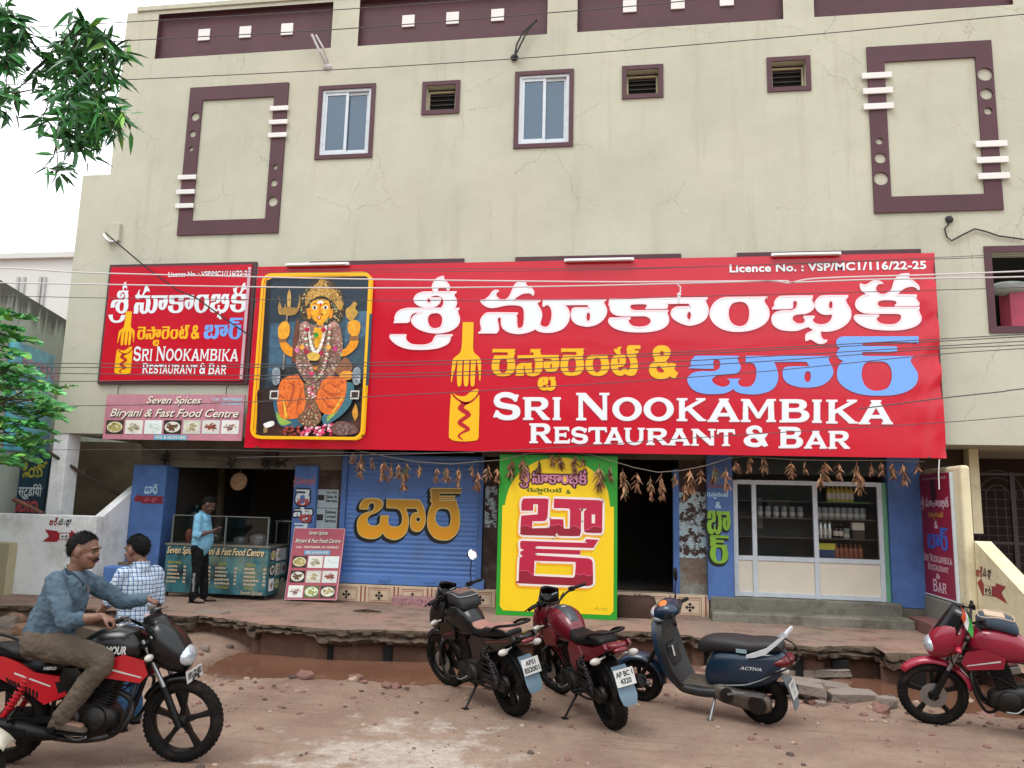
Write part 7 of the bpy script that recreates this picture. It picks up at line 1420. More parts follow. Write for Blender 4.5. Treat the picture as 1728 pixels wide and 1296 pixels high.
    k = MB(); k.loft([[V((x-.01,-w_,z)),V((x-.01,w_,z)),V((x,w_*.9,z)),V((x,-w_*.9,z))] for x, z, w_ in ((-.31,.62,.07),(-.385,.52,.078),(-.415,.42,.082),(-.43,.39,.083),(-.44,.33,.066),(-.442,.315,.045))]); P_(k, 'mud_flap', g('flap', FLAP), smooth=True, auto=40)
    nplate(t, (-.425,0,.545), (0,-1,0), (.28,0,1), g('rplate', []), .185, .14)
    for s in (1,-1):
        k = MB(); k.cyl((-.24,s*.07,.70), (-.27,s*.15,.69), .010, n=8); k.ell((-.275,s*.185,.688), (.032,.052,.03), 14, 8); P_(k, 'rear_indicator', IND, smooth=True)
        k = MB(); k.M = S_; k.cyl((1.04,s*.1,.80), (1.06,s*.16,.80), .009, n=8); k.ell((1.07,s*.2,.80), (.028,.05,.026), 14, 8); P_(k, 'front_indicator', g('find', IND), smooth=True)
    if g('guard', True):
        k = MB(); y = .19; k.tube(crv([(.10,.13,.66),(.10,y,.60),(-.06,y,.56),(-.14,y,.46),(-.13,y,.36),(-.02,y,.31),(.25,y-.01,.29),(.40,.15,.30)]), .011, 8)
        for i in range(5): z = .35+.05*i; k.cyl((-.12,y,z), (.16-.0*i,y,z+.02), .006, n=6)
        k.tube([(.14,y,.62),(.18,y,.36),(.17,y,.30)], .008, 6); P_(k, 'saree_guard', FRB, smooth=True, auto=40)
    if g('crash', True):
        k = MB()
        for s in (1,-1): k.tube(crv([(.93,0,.60),(.95,s*.12,.60),(.96,s*.21,.55),(.93,s*.235,.40),(.86,s*.225,.27),(.78,s*.12,.24),(.76,0,.24)]), .014, 8)
        P_(k, 'crash_guard', FRB, smooth=True, auto=50)
    if lean > 1:
        y = .30; a = V((.46,.10,.24)); b = V((.40,y,y*math.tan(radians(lean))+.004)); k = MB(); k.tube([a, b], [.014,.011], 8); k.cbox(b, (.07,.05,.008), Matrix.Rotation(radians(lean), 3, 'X')); P_(k, 'side_stand', g('stand', FRB))
    # handlebar, controls, fairing
    k = MB(); k.M = S_; h0 = hp+V((-.03,0,.17))
    BAR = crv([h0+V((-.05,.36,.04)), h0+V((-.03,.24,.045)), h0+V((.0,.14,.02)), h0+V((.02,.04,-.03)), h0+V((.02,-.04,-.03)), h0+V((0,-.14,.02)), h0+V((-.03,-.24,.045)), h0+V((-.05,-.36,.04))]); k.tube(BAR, .012, 10); hb = P_(k, 'handlebar', g('bar', FRB), smooth=True, auto=50)
    for s in (1,-1):
        k = MB(); k.M = S_; k.tube([h0+V((-.033,s*.255,.045)), h0+V((-.052,s*.375,.04))], [.017,.018], 12); k.build('grip', PLB, hb, smooth=True, auto=50)
        k = MB(); k.M = S_; k.tube(crv([h0+V((.0,s*.20,.04)), h0+V((.04,s*.26,.035)), h0+V((.02,s*.38,.02))]), .007, 6); k.cbox(h0+V((-.025,s*.21,.045)), (.05,.05,.04)); k.build('lever', STL if g('silver_lever') else PLB, hb)
        if s in g('mirrors', ()): 
            k = MB(); k.M = S_; a = h0+V((-.05,s*.22,.06)); b = a+V((-.02,s*.05,.22)); k.tube(crv([a, a+V((.01,s*.03,.1)), b]), .006, 6); R = Matrix.Rotation(.25, 3, 'Y'); k.ell(b+V((0,s*.02,.06)), (.018,.06,.05), 16, 10, R); mm = k.build('mirror', PLB, hb, smooth=True)
            k = MB(); k.M = S_; k.lathe(b+V((-.02,s*.02,.06)), (-1,0,.35), [(0,.006),(.04,.005),(.056,0)], 24); k.build('mirror_glass', MIR, mm)
    fc = g('fair', BODY); k = MB(); k.M = S_
    LX(k, [(.99,.78,1.0,.09),(1.04,.72,1.04,.135),(1.11,.68,1.02,.15),(1.20,.655,.965,.14),(1.27,.66,.88,.105),(1.305,.70,.80,.055)], 2.3); fa = P_(k, 'headlight_cowl', fc, smooth=True)
    k = MB(); k.M = S_; rings = []
    for i in range(6):
        q = i/5; x = 1.275-.20*q; z = .87+g('vh',.30)*q; w_ = .125-.035*q*q; rings.append([V((x-.13*(abs(a)**2.2), w_*a*1.15, z-.05*abs(a)**2)) for a in [-1+j/5 for j in range(11)]])
    k.loft(rings, caps=False, close=False); o = k.build('visor', g('visor', GLB), fa, smooth=True, fix=False); o.modifiers.new('t', 'SOLIDIFY').thickness = .006
    k = MB(); k.M = S_; k.ell((1.264,0,.775), (.066,.112,.085), 18, 10); k.build('headlight', LENS, fa, smooth=True)
    k = MB(); k.M = S_; k.cbox((1.0,0,1.035), (.06,.2,.09), Matrix.Rotation(-.6, 3, 'Y')); k.lathe((.985,.05,1.07), (-.6,0,.8), [(0,0),(.05,0),(.05,.02),(0,.02)], 20); k.build('instrument_cluster', PLB, fa, bevel=.012)
    k = MB(); k.M = S_; k.lathe((.975,.05,1.083), (-.6,0,.8), [(0,0),(.044,0)], 20); k.cbox((.972,-.045,1.07), (.003,.07,.05), Matrix.Rotation(-.93, 3, 'Y')); k.build('dial', LENS, fa)
    if g('fstripe'): k = MB(); k.M = S_; [k.poly([(1.04,.93),(1.22,.84),(1.22,.85),(1.04,.945)], (), lambda u, v: V((u, s*(.137-.25*max(0,u-1.12)), v))) for s in (1,-1)]; k.build('pinstripe', g('fstripe'), fa)
    if g('fplate'): nplate(t, S_ @ V((1.335,0,.645)), S_.to_3x3() @ V((0,1,0)), S_.to_3x3() @ V((-.2,0,1)), g('fplate'), .27, .085)
    for Q in ([(1.05,.1,.9),(1.12,.12,.72),(1.08,.08,.55)], [(.96,.14,1.05),(1.05,.18,1.0),(1.08,.1,.85)], [(.96,-.16,1.05),(1.06,-.17,.98),(1.08,-.1,.85)]): k = MB(); k.M = S_; k.tube(crv(Q), .006, 5); P_(k, 'control_cable', PLB)
    if g('bag'):
        k = MB(); LX(k, [(.56,.93,1.0,.09),(.60,.93,1.06,.12),(.72,.96,1.085,.125),(.84,.97,1.085,.12),(.88,.97,1.05,.09)], 4); o = tag(k.build(g('bagname','tank_bag'), g('bag'), None, smooth=True), g('baglabel'), 'bag'); o.location = t.location; o.rotation_euler = t.rotation_euler
        k = MB(); k.tube(crv([(.60,.115,1.064),(.72,.12,1.088),(.85,.115,1.085),(.87,0,1.08),(.85,-.115,1.085),(.72,-.12,1.088),(.60,-.115,1.064),(.58,0,1.055),(.60,.115,1.064)]), .005, 5); k.cbox((.74,0,1.088), (.16,.16,.012), Matrix.Rotation(-.1, 3, 'Y')); k.build('piping', g('bagpipe', STL), o)
    return t, S_, h0
def paint(n, h, rough=.28, coat=.4, **k): return mat(n, h, rough=rough, coat=coat, spec=.35, dirt='#3c302a', dirt_amt=.2, dirt_s=6, **k)
REDB = paint('bike_red', '#a3141f'); BLKB = paint('bike_black', '#050506', coat=.15); MARB = paint('bike_maroon', '#5c0f1c'); CRIM = paint('bike_crimson', '#80132a'); SILV = mat('decal_silver', '#b9bcc0', rough=.3); TANS = mat('seat_tan', '#8a6258', rough=.7, var=.15, vs=6); RSEAT = mat('seat_red', '#8a4a48', rough=.7, var=.1, vs=5)
def hd(a, b): return atan2(b[1]-a[1], b[0]-a[0])
P0r, P0f = G(2, 1288), G(318, 1285); P1r, P1f = G(868, 1207), G(762, 1158); P2r, P2f = G(1035, 1229), G(945, 1172); P4f = G(1576, 1222)
RB, RB_S, RB_H = bike('motorcycle', 'red and black motorcycle ridden by the man in the blue grey shirt', P0r, hd(P0r, P0f), 0, -8,
    dict(body=REDB, body2=BLKB, tankm=BLKB, scoop=REDB, fair=BLKB, fender=BLKB, seat=PLB, sidep=BLKB, tailm=REDB, stripe=PLT, fstripe=PLT, spring=REDB, fplate=['AP31 CQ 4033'], guard=False, flap=PLB, tanklabel='GLAMOUR', sidetext='HERO', bar=FRB, silver_lever=True, disc=False, hatch=True, vh=.21, fa=(150,75), tailpoly=[(.57,.625),(.52,.53),(.31,.44),(.18,.53),(0,.615),(-.38,.76),(-.42,.80),(-.36,.83),(0,.775),(.10,.735),(.22,.665),(.47,.625)], tailline=[(.34,.565),(.08,.655),(.08,.668),(.34,.575)], sidepoly=[(.52,.70),(.58,.63),(.56,.52),(.46,.52),(.40,.62),(.42,.70)]))
bike('motorcycle', 'parked black motorcycle with tan seat and plate AP31 ES2001 in front of the shutter', P1r, hd(P1r, P1f), 11, 14, dict(body=BLKB, body2=BLKB, muf=(-.30,-.21,.44), scoop=BLKB, fair=BLKB, fender=BLKB, seat=PLB, seat2=TANS, sidep=BLKB, rplate=['AP31', 'ES2001'], spokes=6, mirrors=(-1,), bag=mat('black_bag', '#1c1c1e', rough=.7, var=.2, vs=8), baglabel='black bag strapped on the tank of the black motorcycle', stripe=MARB))
bike('motorcycle', 'parked dark red motorcycle with plate 4320 in front of the yellow board', P2r, hd(P2r, P2f), 11, 16, dict(body=MARB, body2=BLKB, muf=(-.30,-.21,.44), scoop=MARB, fair=MARB, fender=MARB, seat=PLB, sidep=MARB, rplate=['AP BC 1', '4320'], spokes=6, strap=mat('tank_cover_black', '#2b3236', rough=.4)))
d4 = V((-.955, .297, 0)); P4r = P4f-d4*1.27
bike('motorcycle', 'parked crimson motorcycle with quilted red seat and small tricolour flag at the right edge', P4r, atan2(d4.y, d4.x), 9, 6, dict(body=CRIM, body2=CRIM, scoop=CRIM, fair=CRIM, fender=paint('fender_pink_red', '#8f1830'), seat=RSEAT, sidep=BLKB, stripe=PLT, fstripe=SILV, spokes=5, find=paint('indicator_red', '#a02038'), bag=mat('blue_bag', '#2f3d4a', rough=.7, var=.2, vs=8), bagpipe=mat('tan_piping', '#b09a84', rough=.7), bagname='tank_bag', baglabel='blue grey tank bag with tan piping on the crimson motorcycle', guard=False))
# flag tied to the crimson motorcycle's handlebar
L_ = Matrix.Translation(P4r) @ Matrix.Rotation(atan2(d4.y, d4.x), 4, 'Z') @ Matrix.Rotation(-radians(9), 4, 'X')
t = thing('flag', 'small saffron white and green flag hanging from the handlebar of the crimson motorcycle', 'flag', L_ @ V((1.0,.26,1.12)))
t.scale = (.55,.55,.55)
for i, (h, u0, u1) in enumerate((('#c9502c',0,1/3),('#d9d9d4',1/3,2/3),('#2f8a3c',2/3,1))):
    k = MB(); n = 8
    def fp(u, v): return V((-.05+.16*u+.03*sin(v*3), -.03*sin(u*5+v*2)+.02*v, .16-.20*u-.30*v*(.6+.4*u)))
    vs = [fp(u0+(u1-u0)*a/4, b/n) for b in range(n+1) for a in range(5)]; k.add(vs, [(b*5+a, b*5+a+1, b*5+a+6, b*5+a+5) for b in range(n) for a in range(4)])
    k.build('flag_band', mat('flag_'+h[1:], h, rough=.8), t, smooth=True)
k = MB(); k.lathe(fp(.5, .45)+V((0,-.012,0)), (0,1,0), [(.012,0),(.016,0)], 14); k.build('wheel_emblem', mat('flag_navy', '#22306a', rough=.8), t)
# ---------------------------------------------------------------- scooter
def scooter(loc, heading, lean, steer):
    t = thing('scooter', 'parked dark blue scooter with black seat and white grab rail', 'scooter', loc, heading, rx=-radians(lean)); B_ = paint('scooter_blue', '#0f2436'); P_ = lambda k, n, m, **kw: k.build(n, m, t, **kw); DB = mat('dark_trim', '#17181a', rough=.5, dirt='#4a4038', dirt_amt=.3, dirt_s=5); CVT = mat('cvt_case', '#5a5048', rough=.5, metal=.4, var=.25, vs=8, dirt='#3a2e26', dirt_amt=.5)
    WB_ = 1.24; rake = radians(26); ax = V((-sin(rake),0,cos(rake))); hp = V((WB_-.02,0,.235))+ax*.72
    S_ = Matrix.Translation(hp) @ Matrix.Rotation(radians(steer), 4, ax) @ Matrix.Translation(-hp)
    wheel(t, (0,0,.225), .225, .055, .135, 5, disc=False, drum=True, wide=.05); wheel(t, (WB_,0,.235), .235, .05, .15, 5, M=S_, disc=False, drum=True, wide=.048)
    k = MB(); k.M = S_; rings = []
    for i in range(17): a = radians(185-160*i/16); rr = .275; rings.append([V((WB_+(rr-.05*(1-cos(q)))*cos(a), .088*sin(q)*(1-.35*(i/16-.4)**2), .245+(rr-.05*(1-cos(q)))*sin(a))) for q in [pi*(-.5+j/8) for j in range(9)]])
    k.loft(rings, caps=False, close=False); o = P_(k, 'front_fender', B_, smooth=True, fix=False); o.modifiers.new('t', 'SOLIDIFY').thickness = .006
    k = MB(); k.M = S_
    for y in (-.075,.075): k.tube([V((WB_,y,.235)), V((WB_-.02,y,.235))+ax*.22, V((WB_-.04,y*.6,.235))+ax*.4], [.02,.022,.022], 10)
    P_(k, 'fork', FRB, smooth=True, auto=40)
    # leg shield: inner black, outer blue
    def shield(off, th, wk): 
        k = MB(); R = []
        for z, x, w_, bow in ((.27,.74,.16,.0),(.34,.80,.19,.03),(.45,.86,.215,.05),(.6,.91,.225,.06),(.74,.945,.205,.055),(.84,.965,.15,.04),(.90,.975,.10,.03)):
            n = 10; fr_ = [V((x+off+bow*wk*(1-abs(a)**2)+(0), w_*a, z)) for a in [-1+2*j/n for j in range(n+1)]]; bk = [V((p.x-th-.0, p.y, p.z)) for p in reversed(fr_)]; R.append(fr_+bk)
        k.loft(R); return k
    P_(shield(.045, .045, 1.2), 'front_apron', B_, smooth=True, auto=50); P_(shield(0, .06, .6), 'leg_shield', DB, smooth=True, auto=50)
    k = MB(); k.cbox((.855,0,.55), (.06,.22,.22), Matrix.Rotation(.2, 3, 'Y')); P_(k, 'glove_box', DB, bevel=.03)
    k = MB(); k.cbox((.82,.09,.60), (.004,.03,.10), Matrix.Rotation(.2, 3, 'Y')); P_(k, 'sticker', PLT)
    k = MB(); LX(k, [(.30,.22,.31,.14),(.42,.215,.315,.175),(.55,.21,.305,.185),(.72,.22,.31,.175),(.80,.25,.33,.14)], 5); fl = P_(k, 'floorboard', DB, smooth=True, auto=50)
    k = MB()
    for i in range(7): k.box(.38, .74, -.14+.043*i, -.125+.043*i, .305, .317)
    k.build('rubber_rib', mat('dusty_rubber', '#5d564c', rough=.9, var=.2, vs=8), fl)
    k = MB(); LX(k, [(-.42,.555,.64,.07),(-.36,.50,.70,.12),(-.2,.40,.72,.165),(-.02,.35,.71,.18),(.16,.32,.69,.175),(.30,.30,.66,.15),(.37,.30,.56,.11),(.40,.32,.44,.06)], 2.9); body = P_(k, 'body_panel', B_, smooth=True)
    k = MB()
    for s in (1,-1): k.tube(crv([(.32,s*.155,.34),(.1,s*.182,.40),(-.15,s*.176,.48),(-.38,s*.115,.58)]), .006, 5)
    k.build('trim_line', STL, body)
    k = MB(); put_text(k, 'ACTIVA', lambda u, v, h=0: V((u, .1805+h, v+.12*(-u)*.4)), .14, -.06, .545, .575, .02, .3); k.build('badge_lettering', SILV, body)
    k = MB(); LX(k, [(-.36,.715,.77,.08),(-.28,.70,.80,.125),(-.1,.685,.80,.145),(.06,.67,.785,.15),(.2,.655,.79,.145),(.34,.63,.775,.12),(.42,.60,.73,.085),(.44,.61,.69,.05)], 3.2); seat = P_(k, 'seat', mat('seat_black', '#1b191a', rough=.6, var=.1, vs=5), smooth=True)
    k = MB(); k.cbox((.12,.152,.70), (.11,.004,.035)); k.build('sticker', mat('sticker_grey', '#7d9499', rough=.5), seat)
    k = MB()
    for s in (1,-1): k.loft([[V((x,y*s+a,z+b)) for a, b in ((-.016,-h),(.016,-h),(.018,h),(-.014,h))] for x, y, z, h in ((.06,.172,.665,.012),(-.05,.176,.69,.022),(-.2,.172,.735,.024),(-.34,.145,.82,.022),(-.44,.11,.885,.016))])
    k.loft([[V((x,y,z+b)) for x, b in ((-.455,-.016),(-.425,-.016),(-.425,.016),(-.455,.016))] for y, z in ((-.12,.885),(0,.89),(.12,.885))]); P_(k, 'grab_rail', mat('rail_white', '#b9bec2', rough=.3), smooth=True, auto=40)
    k = MB(); LX(k, [(-.485,.60,.64,.035),(-.46,.585,.665,.09),(-.40,.56,.68,.128),(-.33,.575,.665,.145),(-.28,.60,.64,.152)], 2.6); P_(k, 'tail_light', TLR, smooth=True)
    for s in (1,-1): k = MB(); k.ell((-.40,s*.115,.555), (.06,.03,.032), 14, 8); P_(k, 'rear_indicator', IND, smooth=True)
    k = MB(); k.tube(crv([(-.2,.19,.52),(-.40,.18,.58),(-.52,.1,.62),(-.53,0,.63),(-.52,-.1,.62),(-.40,-.18,.58),(-.2,-.19,.52)]), .009, 6); k.tube(crv([(-.30,.13,.78),(-.45,.15,.72),(-.50,.13,.62)]), .008, 6); k.tube(crv([(-.30,-.13,.78),(-.45,-.15,.72),(-.50,-.13,.62)]), .008, 6); P_(k, 'rear_guard', FRB, smooth=True, auto=40)
    k = MB(); k.loft([[V((x,-w_,z)),V((x,w_,z)),V((x+.012,w_,z)),V((x+.012,-w_,z))] for x, z, w_ in ((-.33,.52,.09),(-.42,.40,.095),(-.47,.28,.09),(-.49,.19,.07))]); P_(k, 'mud_flap', mat('flap_grey', '#5d6466', rough=.6), smooth=True, auto=40)
    nplate(t, (-.455,0,.36), (0,-1,0), (.42,0,1), ['AP31', 'DF'], .19, .15, ink=mat('faded_ink', '#8a8a86', rough=.7))
    k = MB(); LX(k, [(.40,.22,.34,.05),(.34,.19,.36,.065),(.2,.17,.335,.07),(.05,.15,.33,.07),(-.06,.15,.32,.06),(-.11,.18,.28,.03)], 2.6, .125); P_(k, 'belt_case', CVT, smooth=True, auto=50)
    k = MB(); k.lathe((0.0,.19,.235), (0,1,0), [(0,-.01),(.085,-.01),(.08,.02),(0,.03)], 20); P_(k, 'case_cover', ENG, smooth=True, auto=30); k = MB(); k.lathe((.28,.185,.275), (0,1,0), [(0,-.01),(.07,-.01),(.065,.018),(0,.024)], 20); P_(k, 'case_cover', ENG, smooth=True, auto=30)
    k = MB(); k.tube(crv([(.26,.21,.30),(.12,.22,.335),(-.02,.22,.33)]), .012, 8); k.cbox((.0,.24,.345), (.17,.05,.022)); P_(k, 'kick_starter', STL)
    k = MB(); a, b = V((.32,-.14,.25)), V((-.28,-.17,.30)); k.tube([a, a.lerp(b,.2), a.lerp(b,.35), a.lerp(b,.95), b], [.02,.03,.055,.06,.04], 16); P_(k, 'muffler', PLB, smooth=True, auto=50)
    k = MB(); y = .24; a = V((.42,.1,.22)); k.tube([a, V((.44,y,y*math.tan(radians(lean))+.004))], [.014,.011], 8); k.cbox(V((.44,y,y*math.tan(radians(lean))+.006)), (.06,.05,.008)); P_(k, 'side_stand', STL)
    # handlebar cover
    h0 = hp+V((-.04,0,.10)); k = MB(); k.M = S_
    LX(k, [(h0.x-.10,h0.z-.03,h0.z+.05,.09),(h0.x-.05,h0.z-.06,h0.z+.08,.15),(h0.x+.04,h0.z-.09,h0.z+.09,.165),(h0.x+.12,h0.z-.10,h0.z+.05,.14),(h0.x+.17,h0.z-.085,h0.z-.01,.08)], 2.6); hc = P_(k, 'handlebar_cover', B_, smooth=True)
    k = MB(); k.M = S_; k.ell((h0.x+.135,0,h0.z-.03), (.06,.12,.055), 18, 10); k.build('headlight', LENS, hc, smooth=True)
    k = MB(); k.M = S_; k.ell((h0.x+.10,.11,h0.z-.065), (.06,.05,.03), 14, 8); k.ell((h0.x+.10,-.11,h0.z-.065), (.06,.05,.03), 14, 8); k.build('front_indicator', mat('smoke_lens', '#6a6e72', rough=.1), hc, smooth=True)
    k = MB(); k.M = S_; k.lathe((h0.x+.05,.08,h0.z+.085), (.25,.5,1), [(0,.004),(.03,.003),(.042,0)], 14); k.build('orange_sticker', mat('orange_sticker', '#c9681c', rough=.5), hc)
    k = MB(); k.M = S_; k.cbox((h0.x-.085,0,h0.z+.035), (.05,.16,.06), Matrix.Rotation(-.9, 3, 'Y')); k.build('instrument_panel', DB, hc, bevel=.015)
    for s in (1,-1):
        k = MB(); k.M = S_; k.tube([h0+V((-.04,s*.14,.0)), h0+V((-.07,s*.22,-.005))], .022, 10); k.tube([h0+V((-.07,s*.22,-.005)), h0+V((-.11,s*.35,-.02))], [.019,.02], 12); P_(k, 'grip', PLB, smooth=True, auto=50)
        k = MB(); k.M = S_; k.tube(crv([h0+V((-.0,s*.15,.01)), h0+V((.0,s*.24,.0)), h0+V((-.04,s*.35,-.03))]), .007, 6); P_(k, 'lever', PLB)
    k = MB(); k.M = S_; a = h0+V((-.03,-.17,.05)); b = a+V((-.01,-.05,.16)); k.tube(crv([a, a+V((0,-.01,.09)), b]), .007, 6); k.ell(b+V((0,-.005,.07)), (.02,.05,.075), 16, 10); P_(k, 'mirror', PLB, smooth=True)
    for ch in list(t.children)+[q for c in t.children for q in c.children]:
        if ch.name.split('.')[0] in ('body_panel','trim_line','seat','sticker','grab_rail','tail_light','rear_indicator','rear_guard','mud_flap','number_plate','plate_lettering'):
            for v in ch.data.vertices:
                if v.co.x < .1: v.co.x = .1+(v.co.x-.1)*.70
                elif ch.name.split('.')[0] in ('body_panel','seat','trim_line'): v.co.x = .1+(v.co.x-.1)*1.42
    return t
PSr, PSf = G(1290, 1220), G(1085, 1184); scooter(PSr, hd(PSr, PSf), 9, 12)
# cream front fender and plate of another scooter cut off by the lower left corner
def edge_scooter():
    c = G(-62, 1330); t = thing('scooter', 'pale cream scooter cut off by the lower left corner of the photo', 'scooter', (-4.09, 4.61, 0), radians(20)); CR_ = paint('scooter_cream', '#b5b3a0'); P_ = lambda k, n, m, **kw: k.build(n, m, t, **kw)
    wheel(t, (0,0,.225), .225, .055, .135, 5, disc=False, drum=True, wide=.05); wheel(t, (-1.2,0,.225), .225, .055, .135, 5, disc=False, drum=True, wide=.05)
    k = MB(); LX(k, [(-1.55,.55,.66,.08),(-1.3,.40,.72,.16),(-1.0,.34,.72,.18),(-.75,.32,.62,.12)], 2.8); P_(k, 'body_panel', CR_, smooth=True)
    k = MB(); LX(k, [(-1.45,.72,.79,.1),(-1.1,.70,.80,.14),(-.8,.66,.79,.12),(-.72,.66,.72,.06)], 3); P_(k, 'seat', PLB, smooth=True)
    k = MB(); LX(k, [(-.8,.22,.31,.15),(-.5,.21,.31,.18),(-.3,.24,.34,.15)], 5); P_(k, 'floorboard', PLB, smooth=True)
    k = MB(); k.tube([(-.02,0,.24),(-.22,0,.6),(-.30,0,.9)], [.03,.05,.04], 10); P_(k, 'steering_column', PLB, smooth=True)
    return t, CR_, P_
ES, CR_, P_ = edge_scooter()
k = MB(); k.loft([[V((-.06-.10*(1-a*a)*0+x, .19*w_*b, z)) for b in [-1+j/5 for j in range(11)]]+[V((-.10+x, .17*w_*b, z)) for b in [1-j/5 for j in range(11)]] for z, x, w_ in ((.30,-.22,.7),(.45,-.16,1),(.62,-.16,1.05),(.78,-.20,.9),(.9,-.25,.6)) for a in (0,)]); k.build('front_apron', CR_, ES, smooth=True, auto=50)
k = MB(); rings = []
for i in range(13): a = radians(175-140*i/12); rings.append([V((.29*cos(a), .09*sin(q), .235+(.29-.05*(1-cos(q)))*sin(a))) for q in [pi*(-.5+j/6) for j in range(7)]])
k.loft(rings, caps=False, close=False); o = k.build('front_fender', CR_, ES, smooth=True, fix=False); o.modifiers.new('t', 'SOLIDIFY').thickness = .006
nplate(ES, (.10,0,.33), (0,1,0), (-.2,0,1), ['AP31'], .2, .1, name='front_plate')
# ---------------------------------------------------------------- people
SKIN = mat('skin_brown', '#6c4c3c', rough=.55, var=.1, vs=9, bump=.08, bs=120); SKIN2 = mat('skin_dark', '#4c3328', rough=.55, var=.1, vs=9); HAIR = mat('hair_black', '#060505', rough=.65, spec=.2, bump=.6, bs=160); HAIRG = mat('hair_greying', '#0f0d0c', rough=.65, spec=.2, var=.5, vs=90, bump=.6, bs=160)
EYEW = mat('eye_white', '#5f564e', rough=.45); EYED = mat('eye_dark', '#120a07', rough=.15); LIP = mat('lip', '#5a2e28', rough=.5)
def cloth(n, h, wr=.5, **k):
    m = mat(n, h, rough=.9, spec=.12, bump=.75, bs=26, **k); return m
def spl(P, R, m=6):
    Q = interp([tuple(p)+tuple(r if isinstance(r, (list, tuple)) else (r, r)) for p, r in zip(P, R)], m); return Q
def limb(k, P, R, n=14, m=6, fwd=V((1,0,0)), cap=True):      # tapered tube with rounded ends; R = radius or (side radius, depth radius)
    Q = spl(P, R, m); pts = [V(q[:3]) for q in Q]; rings = []
    for i, q in enumerate(Q):
        t = (pts[min(i+1, len(pts)-1)]-pts[max(i-1, 0)]).normalized(); a = fwd-t*fwd.dot(t)
        if a.length < .05: a = t.orthogonal()
        a.normalize(); b = t.cross(a); rings.append((pts[i], t, a, b, q[3], q[4]))
    out = []
    def ringat(p, a, b, rs, rd): return [p+b*cos(2*pi*j/n)*rs+a*sin(2*pi*j/n)*rd for j in range(n)]
    p, t, a, b, rs, rd = rings[0]
    if cap:
        for q in (.15, .55, .85): s = sqrt(1-(1-q)**2); out.append(ringat(p-t*min(rs, rd)*(1-q), a, b, rs*s, rd*s))
    for p, t, a, b, rs, rd in rings: out.append(ringat(p, a, b, rs, rd))
    if cap:
        for q in (.85, .55, .15): s = sqrt(1-(1-q)**2); out.append(ringat(p+t*min(rs, rd)*(1-q), a, b, rs*s, rd*s))
    k.loft(out)
def remesh(o, vox, it=3, smooth=.5):
    r = o.modifiers.new('r', 'REMESH'); r.mode = 'VOXEL'; r.voxel_size = vox; r.use_smooth_shade = True
    if it: s = o.modifiers.new('s', 'SMOOTH'); s.factor = smooth; s.iterations = it
def wrinkle(o, st=.014, sz=.09, name='wrinkle'):
    tx = bpy.data.textures.get(name+str(sz)) or bpy.data.textures.new(name+str(sz), 'CLOUDS'); tx.noise_scale = sz; tx.noise_depth = 2
    d = o.modifiers.new('d', 'DISPLACE'); d.texture = tx; d.strength = st; d.mid_level = .5; d.texture_coords = 'LOCAL'
def hframe(c, f, up, sc=1):
    f = V(f).normalized(); l = V(up).cross(f).normalized(); u = f.cross(l); M_ = Matrix((f, l, u)).transposed().to_4x4(); return Matrix.Translation(V(c)) @ M_ @ Matrix.Scale(sc, 4)
def head(k, H):                                   # x forward, y left, z up, origin = middle of the head
    k.M = H
    k.ell((-.012,0,.035), (.096,.076,.088), 20, 14); k.ell((.012,0,-.035), (.078,.064,.085), 18, 12); k.ell((.042,0,-.082), (.040,.042,.032), 14, 10); k.ell((-.02,0,-.05), (.06,.06,.06), 14, 10)
    k.ell((.078,0,.028), (.020,.052,.016), 14, 8)                                                     # brow
    k.loft([[V((x,-w_,z)),V((x+d,0,z)),V((x,w_,z)),V((x-.03,0,z))] for x, z, w_, d in ((.080,.022,.008,.010),(.086,0,.010,.016),(.088,-.018,.016,.024),(.080,-.030,.014,.012))])
    for s in (1,-1): k.ell((.062,s*.040,-.022), (.026,.022,.022), 12, 8); k.ell((.084,s*.014,-.022), (.010,.010,.009), 8, 6); k.ell((-.012,s*.078,.0), (.022,.010,.032), 12, 8, Matrix.Rotation(.25, 3, 'Y')); k.ell((-.008,s*.076,-.026), (.010,.008,.010), 8, 6)
    k.ell((.082,0,-.052), (.012,.026,.009), 12, 6); k.ell((.079,0,-.063), (.012,.022,.009), 12, 6); k.M = None
